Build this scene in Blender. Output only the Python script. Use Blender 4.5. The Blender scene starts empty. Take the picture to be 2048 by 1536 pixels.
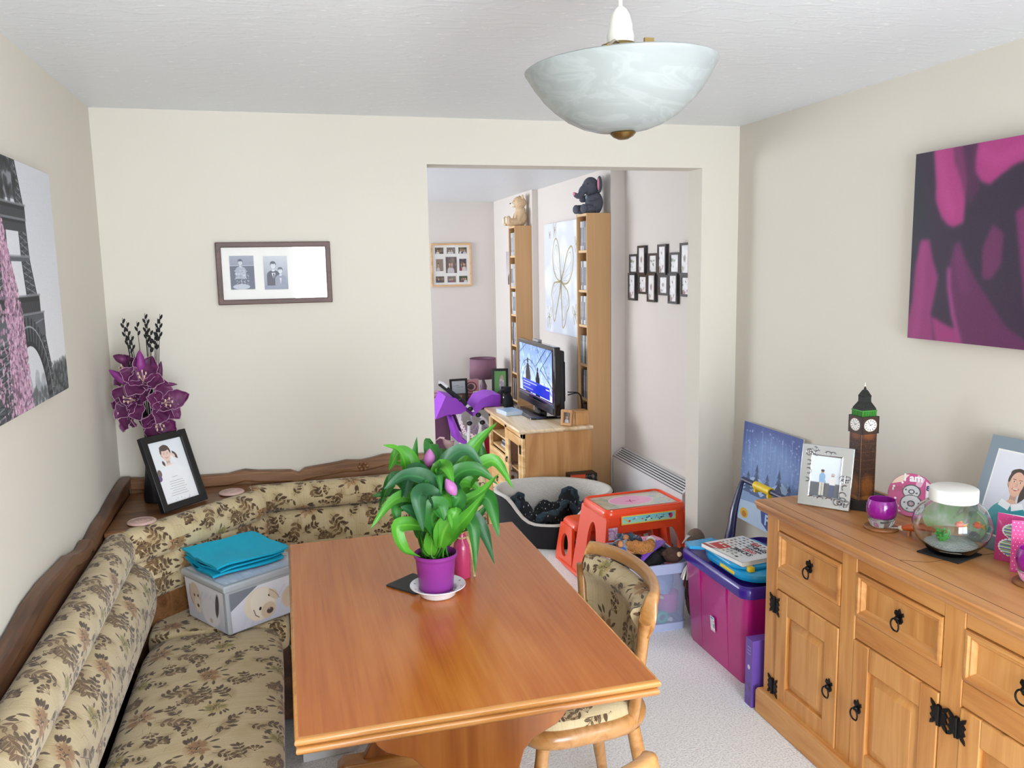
import bpy, bmesh, math, random
import numpy as np
from mathutils import Vector, Matrix, Euler
PI = math.pi
random.seed(7)
SC = bpy.context.scene
COL = SC.collection

# ---------------------------------------------------------------- camera
def make_camera():
    yaw, pitch, roll, f = 0.2686, 0.1413, -0.0186, 1660.65
    cy, sy, cp, sp = math.cos(yaw), math.sin(yaw), math.cos(pitch), math.sin(pitch)
    fw = Vector((sy*cp, cy*cp, -sp)); r = Vector((cy, -sy, 0)); u = r.cross(fw)
    cr, sr = math.cos(roll), math.sin(roll)
    r2 = cr*r + sr*u; u2 = -sr*r + cr*u
    cam = bpy.data.cameras.new('camera'); o = bpy.data.objects.new('camera', cam); COL.objects.link(o)
    o.matrix_world = Matrix(((r2.x, u2.x, -fw.x, 0), (r2.y, u2.y, -fw.y, 0), (r2.z, u2.z, -fw.z, 1.67), (0, 0, 0, 1)))
    cam.sensor_fit = 'HORIZONTAL'; cam.sensor_width = 36; cam.lens = 36*f/2048
    cam.clip_start = .05; cam.clip_end = 60
    SC.camera = o
make_camera()

# ---------------------------------------------------------------- world, light, exposure
W = bpy.data.worlds.new('world'); SC.world = W; W.use_nodes = True
W.node_tree.nodes['Background'].inputs[0].default_value = (.72, .82, 1, 1)
W.node_tree.nodes['Background'].inputs[1].default_value = 1.0
SC.view_settings.view_transform = 'Standard'
SC.view_settings.look = 'None'
SC.view_settings.exposure = 0.35
SC.view_settings.gamma = 1.0
SC.view_settings.use_curve_mapping = False
def area(name, loc, rot, sx, sy, power, col):
    l = bpy.data.lights.new(name, 'AREA'); l.shape = 'RECTANGLE'; l.size = sx; l.size_y = sy
    l.energy = power; l.color = col
    o = bpy.data.objects.new(name, l); COL.objects.link(o); o.location = loc; o.rotation_euler = rot
    return o
XR_ = 2.097
# daylight entering by the patio window behind the camera and by the side window of the room beyond
area('daylight_patio_window', (.93, -1.72, 1.12), (PI/2, 0, 0), 1.6, 2.0, 130, (.86, .93, 1))
area('added_right_fill', (XR_+.14, -.7, 1.5), (0, PI/2, 0), .95, .95, 26, (.88, .94, 1))  # added fill to brighten the left wall; no window known there
area('daylight_side_window', (-2.22, 6.85, 1.4), (0, -PI/2, 0), 1.3, 1.7, 98, (.88, .94, 1))


# ---------------------------------------------------------------- colour and mesh helpers
def c(h, a=1):
    if isinstance(h, str):
        h = h.lstrip('#'); h = [int(h[i:i+2], 16) for i in (0, 2, 4)]
    v = [x/255 for x in h]
    return tuple([(x/12.92 if x <= .04045 else ((x+.055)/1.055)**2.4) for x in v] + [a])

class MB:
    cnt = 0
    def __init__(s): s.v = []; s.f = []; s.uv = []; s.mi = []; s.M = None; s.m = 0
    def _add(s, vs, fs, uvs=None):
        n = len(s.v)
        for p in vs:
            p = Vector(p)
            s.v.append(tuple(s.M @ p) if s.M is not None else tuple(p))
        for i, f in enumerate(fs):
            s.f.append(tuple(n+k for k in f)); s.uv.append(uvs[i] if uvs else None); s.mi.append(s.m)
        return s
    def bb(s, lo, hi):
        x0, y0, z0 = lo; x1, y1, z1 = hi
        return s._add([(x0,y0,z0),(x1,y0,z0),(x1,y1,z0),(x0,y1,z0),(x0,y0,z1),(x1,y0,z1),(x1,y1,z1),(x0,y1,z1)],
            [(0,3,2,1),(4,5,6,7),(0,1,5,4),(1,2,6,5),(2,3,7,6),(3,0,4,7)])
    def box(s, ce, sz): return s.bb([ce[i]-sz[i]/2 for i in range(3)], [ce[i]+sz[i]/2 for i in range(3)])
    def hexa(s, a, b):      # two quads (bottom, top), same winding
        return s._add(list(a)+list(b), [(0,3,2,1),(4,5,6,7),(0,1,5,4),(1,2,6,5),(2,3,7,6),(3,0,4,7)])
    def loft(s, rings, closed=True, caps=True, loop=False, uv=None):
        n = len(rings[0]); vs = [p for r in rings for p in r]; fs = []; us = []
        R = len(rings); rr = range(R if loop else R-1); cc = range(n if closed else n-1)
        if uv is not None:
            MB.cnt += 1; su = [.37*MB.cnt % 1]; sv = [.53*MB.cnt % 1]
            mid = [sum((Vector(p) for p in r), Vector())/n for r in rings]
            for i in range(R): su.append(su[-1]+(mid[(i+1) % R]-mid[i]).length)
            rb = rings[R//2]
            for j in range(n): sv.append(sv[-1]+(Vector(rb[(j+1) % n])-Vector(rb[j])).length)
        for i in rr:
            for j in cc:
                i2 = (i+1) % R; j2 = (j+1) % n
                fs.append((i*n+j, i*n+j2, i2*n+j2, i2*n+j))
                us.append([(su[i]*uv+0., sv[j]*uv), (su[i]*uv, sv[j+1]*uv), (su[i+1]*uv, sv[j+1]*uv), (su[i+1]*uv, sv[j]*uv)] if uv is not None else None)
        if caps and closed and not loop:
            fs.append(tuple(range(n))[::-1]); us.append(None)
            fs.append(tuple((R-1)*n+j for j in range(n))); us.append(None)
        return s._add(vs, fs, us)
    def lathe(s, prof, seg=24, ce=(0, 0, 0), caps=False, sx=1, sy=1):
        rings = [[(ce[0]+r*sx*math.cos(2*PI*k/seg), ce[1]+r*sy*math.sin(2*PI*k/seg), ce[2]+z) for k in range(seg)] for r, z in prof]
        return s.loft(rings, caps=caps)
    def tube(s, pts, r, seg=8, loop=False, uv=None, flat=1.0, caps=True):
        P = [Vector(p) for p in pts]; n = len(P); rings = []
        up = None
        for i, p in enumerate(P):
            if loop: t = (P[(i+1) % n]-P[i-1])
            else: t = P[min(i+1, n-1)]-P[max(i-1, 0)]
            t.normalize()
            if up is None:
                up = Vector((0, 0, 1)) if abs(t.z) < .9 else Vector((1, 0, 0))
            a = t.cross(up); a.normalize(); up = a.cross(t); up.normalize()
            rad = r[i] if isinstance(r, (list, tuple)) else r
            rings.append([tuple(p + a*math.cos(2*PI*k/seg)*rad + up*math.sin(2*PI*k/seg)*rad*flat) for k in range(seg)])
        return s.loft(rings, loop=loop, uv=uv, caps=caps)
    def ell(s, ce, r, seg=16, rings=10, rot=None):
        if not isinstance(r, (list, tuple)): r = (r, r, r)
        Rm = Euler(rot).to_matrix() if rot else Matrix.Identity(3)
        vs = [tuple(Vector(ce)+Rm@Vector((0, 0, r[2])))]
        for i in range(1, rings):
            a = PI*i/rings
            for k in range(seg):
                b = 2*PI*k/seg
                vs.append(tuple(Vector(ce)+Rm@Vector((r[0]*math.sin(a)*math.cos(b), r[1]*math.sin(a)*math.sin(b), r[2]*math.cos(a)))))
        vs.append(tuple(Vector(ce)+Rm@Vector((0, 0, -r[2]))))
        fs = [(0, 1+k, 1+(k+1) % seg) for k in range(seg)]
        for i in range(rings-2):
            for k in range(seg):
                a = 1+i*seg+k; b = 1+i*seg+(k+1) % seg
                fs.append((a, a+seg, b+seg, b))
        L = len(vs)-1; o = 1+(rings-2)*seg
        fs += [(L, o+(k+1) % seg, o+k) for k in range(seg)]
        return s._add(vs, fs)
    def prism(s, poly, lo, hi, ax='z'):   # poly in the plane normal to ax
        def P(a, b, h): return {'z': (a, b, h), 'y': (a, h, b), 'x': (h, a, b)}[ax]
        n = len(poly); vs = [P(a, b, lo) for a, b in poly]+[P(a, b, hi) for a, b in poly]
        ar = sum(poly[i][0]*poly[(i+1) % n][1]-poly[(i+1) % n][0]*poly[i][1] for i in range(n))
        if ax == 'y': ar = -ar
        fs = [tuple(range(n))[::-1], tuple(range(n, 2*n))]+[(i, (i+1) % n, n+(i+1) % n, n+i) for i in range(n)]
        if ar < 0: fs = [f[::-1] for f in fs]
        return s._add(vs, fs)
    def quad(s, a, b, cc, d, uv=((0,0),(1,0),(1,1),(0,1))): return s._add([a, b, cc, d], [(0,1,2,3)], [list(uv)])
    def cyl(s, a, b, r, seg=16, r2=None): return s.tube([a, b], [r, r if r2 is None else r2], seg)
    def grid(s, fn, nu, nv, uv=None, thick=0):   # fn(u,v)->point
        vs = [fn(i/nu, j/nv) for i in range(nu+1) for j in range(nv+1)]; fs = []; us = []
        for i in range(nu):
            for j in range(nv):
                a = i*(nv+1)+j; fs.append((a, a+nv+1, a+nv+2, a+1))
                us.append([(i/nu, j/nv), ((i+1)/nu, j/nv), ((i+1)/nu, (j+1)/nv), (i/nu, (j+1)/nv)])
        return s._add(vs, fs, us)
    def build(s, name, mats, parent=None, bevel=0, seg=2, smooth=40, sub=0, solid=0, loc=None, kind=None, uvs=1.0, recalc=False, **kw):
        me = bpy.data.meshes.new(name)
        me.from_pydata(s.v, [], s.f)
        if not isinstance(mats, (list, tuple)): mats = [mats]
        for m in mats: me.materials.append(m)
        me.polygons.foreach_set('material_index', s.mi)
        L = me.uv_layers.new(name='uv')
        flat = []
        V = s.v
        for f, u in zip(s.f, s.uv):
            if u: flat += [t for q in u for t in q]
            else:
                a, b, d = Vector(V[f[0]]), Vector(V[f[1]]), Vector(V[f[2]])
                nn = (b-a).cross(d-a); k = max(range(3), key=lambda i: abs(nn[i]))
                ii = [(1, 2), (0, 2), (0, 1)][k]
                for q in f: flat += [V[q][ii[0]]*uvs, V[q][ii[1]]*uvs]
        L.data.foreach_set('uv', flat)
        if recalc:
            bm = bmesh.new(); bm.from_mesh(me); bmesh.ops.recalc_face_normals(bm, faces=bm.faces); bm.to_mesh(me); bm.free()
        if smooth:
            me.polygons.foreach_set('use_smooth', [True]*len(me.polygons))
            me.set_sharp_from_angle(angle=math.radians(smooth))
        me.update()
        o = bpy.data.objects.new(name, me); COL.objects.link(o)
        if loc: o.location = loc
        if parent is not None: o.parent = parent
        if bevel:
            b = o.modifiers.new('bevel', 'BEVEL'); b.width = bevel; b.segments = seg; b.limit_method = 'ANGLE'; b.angle_limit = math.radians(35); b.use_clamp_overlap = True
        if solid:
            b = o.modifiers.new('solid', 'SOLIDIFY'); b.thickness = solid; b.offset = 0
        if sub:
            b = o.modifiers.new('sub', 'SUBSURF'); b.levels = sub; b.render_levels = sub
        if kind: o['kind'] = kind
        for k, v in kw.items(): o[k] = v
        return o

def thing(name, label, cat, loc=(0, 0, 0), rot=0, group=None):
    o = bpy.data.objects.new(name, None); COL.objects.link(o); o.empty_display_size = .05
    o.location = loc; o.rotation_euler = rot if isinstance(rot, (tuple, list)) else (0, 0, rot)
    o['label'] = label; o['category'] = cat
    if group: o['group'] = group
    return o
def tag(o, label, cat, group=None):
    o['label'] = label; o['category'] = cat
    if group: o['group'] = group
    return o
def dup(root, loc=None, rot=None, label=None, parent=None, group=None):
    r = root.copy(); COL.objects.link(r)
    if parent is not None: r.parent = parent
    if loc is not None: r.location = loc
    if rot is not None: r.rotation_euler = rot if isinstance(rot, (tuple, list)) else (0, 0, rot)
    if label: r['label'] = label
    if group: r['group'] = group
    for ch in list(root.children): dup(ch, parent=r)
    return r
def rot_m(rx=0, ry=0, rz=0, t=(0, 0, 0)): return Matrix.Translation(t) @ Euler((rx, ry, rz)).to_matrix().to_4x4()

# ---------------------------------------------------------------- materials
MATS = {}
def nodes(name):
    m = bpy.data.materials.new(name); m.use_nodes = True; t = m.node_tree
    return m, t, t.nodes['Principled BSDF'], t.nodes.new, t.links.new
def mat(name, col, rough=.5, metal=0, spec=.5, bump=None, var=None, trans=0, ior=1.45, emis=None, es=1, coat=0, sheen=0, alpha=1, sss=0, vs=None):
    if name in MATS: return MATS[name]
    m, t, b, N, L = nodes(name)
    col = c(col)
    b.inputs['Base Color'].default_value = col; b.inputs['Roughness'].default_value = rough
    b.inputs['Metallic'].default_value = metal; b.inputs['Specular IOR Level'].default_value = spec
    b.inputs['Transmission Weight'].default_value = trans; b.inputs['IOR'].default_value = ior
    b.inputs['Coat Weight'].default_value = coat; b.inputs['Sheen Weight'].default_value = sheen
    b.inputs['Alpha'].default_value = alpha; b.inputs['Subsurface Weight'].default_value = sss
    if emis: b.inputs['Emission Color'].default_value = c(emis); b.inputs['Emission Strength'].default_value = es
    tc = N('ShaderNodeTexCoord')
    sc, am = var if var else (9, .05)
    n = N('ShaderNodeTexNoise'); n.inputs['Scale'].default_value = sc; n.inputs['Detail'].default_value = 4
    L(tc.outputs['Object'], n.inputs['Vector'])
    mx = N('ShaderNodeMix'); mx.data_type = 'RGBA'
    mx.inputs[6].default_value = tuple(max(0, x*(1-am)) for x in col[:3])+(1,)
    mx.inputs[7].default_value = tuple(min(1, x*(1+am)) for x in col[:3])+(1,)
    L(n.outputs['Fac'], mx.inputs[0]); L(mx.outputs[2], b.inputs['Base Color'])
    if bump:
        n2 = N('ShaderNodeTexNoise'); n2.inputs['Scale'].default_value = bump[0]; n2.inputs['Detail'].default_value = 3
        L(tc.outputs['Object'], n2.inputs['Vector'])
        bp = N('ShaderNodeBump'); bp.inputs['Strength'].default_value = bump[1]; bp.inputs['Distance'].default_value = bump[2] if len(bump) > 2 else .004
        L(n2.outputs['Fac'], bp.inputs['Height']); L(bp.outputs[0], b.inputs['Normal'])
    MATS[name] = m; return m
def ramp(t, stops):
    r = t.nodes.new('ShaderNodeValToRGB'); e = r.color_ramp.elements
    while len(e) < len(stops): e.new(.5)
    for k, (p, col) in zip(e, stops): k.position = p; k.color = c(col)
    return r
def wood(name, cols, axis='y', rough=.35, scale=1.0, knots=0, coat=.0, bump=.15, fine=.35, rings=.5):
    if name in MATS: return MATS[name]
    m, t, b, N, L = nodes(name)
    tc = N('ShaderNodeTexCoord'); mp = N('ShaderNodeMapping')
    s = [9*scale]*3; s['xyz'.index(axis)] = .9*scale
    mp.inputs['Scale'].default_value = s
    L(tc.outputs['Object'], mp.inputs['Vector'])
    n1 = N('ShaderNodeTexNoise'); n1.inputs['Scale'].default_value = 1.3; n1.inputs['Detail'].default_value = 3; n1.inputs['Distortion'].default_value = .8
    L(mp.outputs[0], n1.inputs['Vector'])
    mm = N('ShaderNodeMath'); mm.operation = 'MULTIPLY'; mm.inputs[1].default_value = 9*rings+1; L(n1.outputs['Fac'], mm.inputs[0])
    fr = N('ShaderNodeMath'); fr.operation = 'PINGPONG'; fr.inputs[1].default_value = 1; L(mm.outputs[0], fr.inputs[0])
    mp2 = N('ShaderNodeMapping'); s2 = [160*scale]*3; s2['xyz'.index(axis)] = 4*scale; mp2.inputs['Scale'].default_value = s2
    L(tc.outputs['Object'], mp2.inputs['Vector'])
    n2 = N('ShaderNodeTexNoise'); n2.inputs['Scale'].default_value = 1; n2.inputs['Detail'].default_value = 2; L(mp2.outputs[0], n2.inputs['Vector'])
    mx = N('ShaderNodeMix'); mx.inputs[0].default_value = fine; L(fr.outputs[0], mx.inputs[2]); L(n2.outputs['Fac'], mx.inputs[3])
    r = ramp(t, [(i/(len(cols)-1)*.7+.15, k) for i, k in enumerate(cols)]); L(mx.outputs[0], r.inputs[0])
    out = r.outputs[0]
    if knots:
        mp3 = N('ShaderNodeMapping'); s3 = [3.2*knots]*3; s3['xyz'.index(axis)] = 2.0*knots; mp3.inputs['Scale'].default_value = s3
        L(tc.outputs['Object'], mp3.inputs['Vector'])
        vo = N('ShaderNodeTexVoronoi'); vo.inputs['Scale'].default_value = 1.6; L(mp3.outputs[0], vo.inputs['Vector'])
        rk = ramp(t, [(.03, '000000'), (.085, 'ffffff')]); L(vo.outputs['Distance'], rk.inputs[0])
        mk = N('ShaderNodeMix'); mk.data_type = 'RGBA'; mk.inputs[6].default_value = c([x*.55 for x in hexrgb(cols[0])]); L(rk.outputs[0], mk.inputs[0]); L(out, mk.inputs[7])
        out = mk.outputs[2]
    L(out, b.inputs['Base Color'])
    b.inputs['Roughness'].default_value = rough; b.inputs['Coat Weight'].default_value = coat; b.inputs['Coat Roughness'].default_value = .15
    bp = N('ShaderNodeBump'); bp.inputs['Strength'].default_value = bump; bp.inputs['Distance'].default_value = .001
    L(n2.outputs['Fac'], bp.inputs['Height']); L(bp.outputs[0], b.inputs['Normal'])
    MATS[name] = m; return m
def hexrgb(h):
    if isinstance(h, str): h = h.lstrip('#'); return [int(h[i:i+2], 16) for i in (0, 2, 4)]
    return list(h)

# ---------------------------------------------------------------- small painter for printed things (photographs, fabric, labels)
class Pic:   # unit: height = 1, x runs 0..w/h, y runs down
    def __init__(s, w, h, bg, wrap=False):
        s.W, s.H = w, h; s.a = np.empty((h, w, 3)); s.a[:] = np.array(hexrgb(bg))/255; s.wrap = wrap; s.asp = w/h
    def _put(s, x0, y0, x1, y1, fn, col, al=1):
        H = s.H; i0, i1, j0, j1 = int(x0*H)-2, int(x1*H)+3, int(y0*H)-2, int(y1*H)+3
        if not s.wrap: i0, i1, j0, j1 = max(i0, 0), min(i1, s.W), max(j0, 0), min(j1, s.H)
        if i1 <= i0 or j1 <= j0: return
        X, Y = np.meshgrid((np.arange(i0, i1)+.5)/H, (np.arange(j0, j1)+.5)/H)
        m = (fn(X, Y)*al)[..., None]; col = np.array(hexrgb(col))/255
        if s.wrap:
            ii = np.arange(i0, i1) % s.W; jj = np.arange(j0, j1) % s.H
            sub = s.a[np.ix_(jj, ii)]; s.a[np.ix_(jj, ii)] = sub*(1-m)+col*m
        else: s.a[j0:j1, i0:i1] = s.a[j0:j1, i0:i1]*(1-m)+col*m
    def ell(s, x, y, rx, ry, col, rot=0, soft=0, al=1):
        R = max(rx, ry)+soft; co, si = math.cos(rot), math.sin(rot); k = max(soft, 1.2/s.H)
        def fn(X, Y):
            a = ((X-x)*co+(Y-y)*si)/rx; b = (-(X-x)*si+(Y-y)*co)/ry
            return np.clip((1-np.sqrt(a*a+b*b))*min(rx, ry)/k+.5, 0, 1)
        s._put(x-R, y-R, x+R, y+R, fn, col, al); return s
    def leaf(s, x, y, l, w, rot, col, al=1):   # pointed leaf centred
        co, si = math.cos(rot), math.sin(rot)
        def fn(X, Y):
            a = ((X-x)*co+(Y-y)*si)/l; b = (-(X-x)*si+(Y-y)*co)/w
            return np.clip(((1-a*a)-np.abs(b))*w*s.H*.8+.5, 0, 1)*(np.abs(a) <= 1)
        s._put(x-l, y-l, x+l, y+l, fn, col, al); return s
    def poly(s, pts, col, al=1):
        xs = [p[0] for p in pts]; ys = [p[1] for p in pts]
        def one(X, Y):
            ins = np.zeros(X.shape, bool); n = len(pts)
            for i in range(n):
                (xa, ya), (xb, yb) = pts[i], pts[(i+1) % n]
                if ya == yb: continue
                ins ^= ((ya > Y) != (yb > Y)) & (X < (xb-xa)*(Y-ya)/(yb-ya)+xa)
            return ins.astype(float)
        d = .25/s.H
        s._put(min(xs), min(ys), max(xs), max(ys), lambda X, Y: (one(X-d, Y-d)+one(X+d, Y-d)+one(X-d, Y+d)+one(X+d, Y+d))/4, col, al); return s
    def rect(s, x0, y0, x1, y1, col, al=1):
        s._put(x0, y0, x1, y1, lambda X, Y: ((X >= x0)&(X <= x1)&(Y >= y0)&(Y <= y1)).astype(float), col, al); return s
    def line(s, pts, w, col, al=1, soft=0):
        xs = [p[0] for p in pts]; ys = [p[1] for p in pts]
        def fn(X, Y):
            D = np.full(X.shape, 9.)
            for (xa, ya), (xb, yb) in zip(pts[:-1], pts[1:]):
                dx, dy = xb-xa, yb-ya; q = dx*dx+dy*dy+1e-12
                tt = np.clip(((X-xa)*dx+(Y-ya)*dy)/q, 0, 1)
                D = np.minimum(D, np.hypot(X-xa-tt*dx, Y-ya-tt*dy))
            return np.clip((w/2-D)/max(soft, 1/s.H)+.5, 0, 1)
        s._put(min(xs)-w, min(ys)-w, max(xs)+w, max(ys)+w, fn, col, al); return s
    def grad(s, c0, c1, y0=0, y1=1):
        Y = (np.arange(s.H)+.5)/s.H; t = np.clip((Y-y0)/(y1-y0), 0, 1)[:, None, None]
        s.a[:] = np.array(hexrgb(c0))/255*(1-t)+np.array(hexrgb(c1))/255*t; return s
    def noise(s, amt, cell=1, seed=1):
        r = np.random.RandomState(seed); h = s.H//cell+2; w = s.W//cell+2
        n = r.rand(h, w)-.5; n = np.kron(n, np.ones((cell, cell)))[:s.H, :s.W]; s.a = np.clip(s.a+n[..., None]*amt, 0, 1); return s
    def blotch(s, col, n, r0, r1, seed, x0=0, y0=0, x1=None, y1=1, al=.5, soft=.01):
        r = np.random.RandomState(seed); x1 = s.asp if x1 is None else x1
        for _ in range(n):
            q = r0+(r1-r0)*r.rand(); s.ell(x0+(x1-x0)*r.rand(), y0+(y1-y0)*r.rand(), q, q*(.5+.7*r.rand()), col, r.rand()*3, soft, al)
        return s
    def blur(s, n=3):
        for _ in range(n):
            q = np.pad(s.a, ((1, 1), (1, 1), (0, 0)), 'edge'); s.a = (q[:-2, 1:-1]+q[2:, 1:-1]+q[1:-1, :-2]+q[1:-1, 2:]+2*q[1:-1, 1:-1])/6
        return s
    def tomat(s, name, rough=.5, emis=0, coat=0, bump=0, uvscale=None, spec=.5, sheen=0, trans=0):
        im = bpy.data.images.new(name, s.W, s.H); px = np.ones((s.H, s.W, 4), np.float32); px[..., :3] = np.clip(s.a[::-1], 0, 1)
        im.pixels.foreach_set(px.ravel()); im.pack()
        m, t, b, N, L = nodes(name); ti = N('ShaderNodeTexImage'); ti.image = im; ti.interpolation = 'Cubic'
        if uvscale:
            uvn = N('ShaderNodeUVMap'); mp = N('ShaderNodeMapping'); mp.inputs['Scale'].default_value = (uvscale, uvscale, 1)
            L(uvn.outputs[0], mp.inputs[0]); L(mp.outputs[0], ti.inputs[0])
        L(ti.outputs[0], b.inputs['Base Color']); b.inputs['Roughness'].default_value = rough; b.inputs['Coat Weight'].default_value = coat
        b.inputs['Specular IOR Level'].default_value = spec; b.inputs['Sheen Weight'].default_value = sheen
        b.inputs['Transmission Weight'].default_value = trans
        if emis: L(ti.outputs[0], b.inputs['Emission Color']); b.inputs['Emission Strength'].default_value = emis
        if bump:
            tc = N('ShaderNodeTexCoord'); n2 = N('ShaderNodeTexNoise'); n2.inputs['Scale'].default_value = 350
            L(tc.outputs['Object'], n2.inputs['Vector']); bp = N('ShaderNodeBump'); bp.inputs['Strength'].default_value = bump; bp.inputs['Distance'].default_value = .002
            L(n2.outputs['Fac'], bp.inputs['Height']); L(bp.outputs[0], b.inputs['Normal'])
        MATS[name] = m; return m

def bust(p, x, y, s, skin, hair, top, long=False, smile=True, bg=None):
    """a head and shoulders; (x, y) face centre, s face height"""
    sh = [int(v*.86) for v in hexrgb(skin)]
    if long: p.ell(x, y+.22*s, .43*s, .78*s, hair)
    p.ell(x, y+1.55*s, .95*s, .85*s, top); p.rect(x-.95*s, y+1.55*s, x+.95*s, y+3*s, top)
    p.rect(x-.15*s, y+.3*s, x+.15*s, y+.78*s, sh); p.ell(x, y+.76*s, .24*s, .14*s, skin)
    p.ell(x, y-.14*s, .42*s, .5*s, hair); p.ell(x, y+.02*s, .33*s, .46*s, skin)
    p.ell(x-.02*s, y-.42*s, .36*s, .2*s, hair)
    for k in (-1, 1):
        p.ell(x+k*.13*s, y-.02*s, .052*s, .026*s, 'f4f0ea'); p.ell(x+k*.13*s, y-.02*s, .027*s, .027*s, '3a2a22')
        p.line([(x+k*.07*s, y-.1*s), (x+k*.2*s, y-.1*s)], .02*s, hair, .7); p.ell(x+k*.36*s, y+.03*s, .05*s, .09*s, sh)
    p.line([(x, y), (x+.03*s, y+.13*s), (x-.03*s, y+.14*s)], .02*s, sh)
    p.line([(x-.11*s, y+.22*s), (x-.05*s, y+.26*s), (x+.05*s, y+.26*s), (x+.11*s, y+.22*s)], .035*s, 'a8524c' if smile else sh)
    if smile: p.line([(x-.07*s, y+.235*s), (x+.07*s, y+.235*s)], .022*s, 'f8f4f0')

def text_mesh(name, body, size, M, matl, parent, ext=.0004, align='CENTER', bold=0):
    cu = bpy.data.curves.new(name, 'FONT'); cu.body = body; cu.size = size; cu.extrude = ext; cu.align_x = align; cu.align_y = 'CENTER'; cu.offset = bold
    cu.resolution_u = 3
    t = bpy.data.objects.new(name+'_curve', cu); COL.objects.link(t)
    dg = bpy.context.evaluated_depsgraph_get(); me = bpy.data.meshes.new_from_object(t.evaluated_get(dg))
    bpy.data.objects.remove(t); me.transform(M); me.materials.clear(); me.materials.append(matl)
    o = bpy.data.objects.new(name, me); COL.objects.link(o)
    if parent is not None: o.parent = parent
    return o
# ================================================================ materials
M_wall = mat('cream_wall_paint', 'd8d2c6', .85, spec=.2, bump=(420, .06, .001), var=(1.5, .015))
M_wall2 = mat('pale_mushroom_wall_paint', 'dbd3cd', .85, spec=.2, bump=(420, .06, .001), var=(1.5, .015))
def ceiling_mat():
    m, t, b, N, L = nodes('textured_white_ceiling')
    b.inputs['Base Color'].default_value = c('dfe0e2'); b.inputs['Roughness'].default_value = .42
    tc = N('ShaderNodeTexCoord'); mp = N('ShaderNodeMapping'); mp.inputs['Scale'].default_value = (9, 26, 1); mp.inputs['Rotation'].default_value = (0, 0, .25)
    L(tc.outputs['Object'], mp.inputs[0])
    n = N('ShaderNodeTexNoise'); n.inputs['Scale'].default_value = 1; n.inputs['Detail'].default_value = 6; n.inputs['Distortion'].default_value = 1.2; L(mp.outputs[0], n.inputs[0])
    r = ramp(t, [(.5, '000000'), (.64, 'ffffff')]); L(n.outputs[0], r.inputs[0])
    bp = N('ShaderNodeBump'); bp.inputs['Strength'].default_value = .16; bp.inputs['Distance'].default_value = .004; L(r.outputs[0], bp.inputs['Height']); L(bp.outputs[0], b.inputs['Normal'])
    v = N('ShaderNodeTexNoise'); v.inputs['Scale'].default_value = 1; v.inputs['Detail'].default_value = 2; 
    mp2 = N('ShaderNodeMapping'); mp2.inputs['Scale'].default_value = (30, 95, 1); mp2.inputs['Rotation'].default_value = (0, 0, .3); L(tc.outputs['Object'], mp2.inputs[0]); L(mp2.outputs[0], v.inputs[0])
    r2 = ramp(t, [(.695, 'e2e6ea'), (.72, 'ffffff')]); L(v.outputs[0], r2.inputs[0]); L(r2.outputs[0], b.inputs['Base Color'])
    return m
M_ceil = ceiling_mat()
def carpet_mat():
    m, t, b, N, L = nodes('beige_loop_carpet'); b.inputs['Roughness'].default_value = .95; b.inputs['Specular IOR Level'].default_value = .1
    tc = N('ShaderNodeTexCoord')
    n = N('ShaderNodeTexNoise'); n.inputs['Scale'].default_value = 150; n.inputs['Detail'].default_value = 3; L(tc.outputs['Object'], n.inputs[0])
    n3 = N('ShaderNodeTexNoise'); n3.inputs['Scale'].default_value = 2.5; L(tc.outputs['Object'], n3.inputs[0])
    r = ramp(t, [(.3, 'd3d0cb'), (.5, 'f1efec'), (.7, 'fcfbfa')]); L(n.outputs[0], r.inputs[0]); 
    mx = N('ShaderNodeMix'); mx.data_type = 'RGBA'; mx.blend_type = 'MULTIPLY'; mx.inputs[0].default_value = .25; L(r.outputs[0], mx.inputs[6]); L(n3.outputs[1], mx.inputs[7])
    L(r.outputs[0], b.inputs['Base Color'])
    bp = N('ShaderNodeBump'); bp.inputs['Strength'].default_value = .6; bp.inputs['Distance'].default_value = .006; L(n.outputs[0], bp.inputs['Height']); L(bp.outputs[0], b.inputs['Normal'])
    return m
M_carpet = carpet_mat()
oak = ['6d3f1c', '8a5527', 'a26a36', 'b27a42']
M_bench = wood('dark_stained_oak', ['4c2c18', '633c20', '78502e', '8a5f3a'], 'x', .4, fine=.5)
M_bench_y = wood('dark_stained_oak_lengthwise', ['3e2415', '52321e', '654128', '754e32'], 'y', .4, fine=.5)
M_benchp = wood('pale_oak_end', ['a8713f', 'c08a54', 'cf9c66'], 'z', .4)
M_table = wood('teak_veneer', ['a8561a', 'b86522', 'c1702a', 'ca7c34'], 'y', .27, .8, coat=.1, fine=.62, rings=.25, bump=.08)
M_tedge = wood('teak_lipping', ['a86a32', 'bb7e3e', 'c98f50'], 'x', .28, 1, coat=.3, fine=.4)
M_tpan = wood('teak_panel', ['90501e', 'a25e28', 'b26e34'], 'z', .3, .8, coat=.15)
M_chairw = wood('varnished_oak', ['a06c3a', 'b27e48', 'be8c58'], 'x', .25, 1.2, coat=.35)
M_pine = wood('waxed_pine', ['b9783c', 'c98a4a', 'd09352', 'd89e5e'], 'y', .42, .9, knots=1)
M_pinez = wood('waxed_pine_upright', ['bb7b3e', 'ca8b4a', 'd29452', 'da9f5e'], 'z', .42, .9, knots=1)
M_pinetop = wood('waxed_pine_top', ['a86e3c', 'b87c46', 'c0854e', 'c88e58'], 'y', .36, .9, knots=.6)
M_pale = wood('pale_pine', ['c9985c', 'd9ae74', 'e3bf8a', 'ebcb98'], 'y', .45, .9, knots=1.2)
M_palez = wood('pale_pine_upright', ['b17a45', 'c08a52', 'cb9860'], 'z', .45, .9, knots=1)
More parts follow.
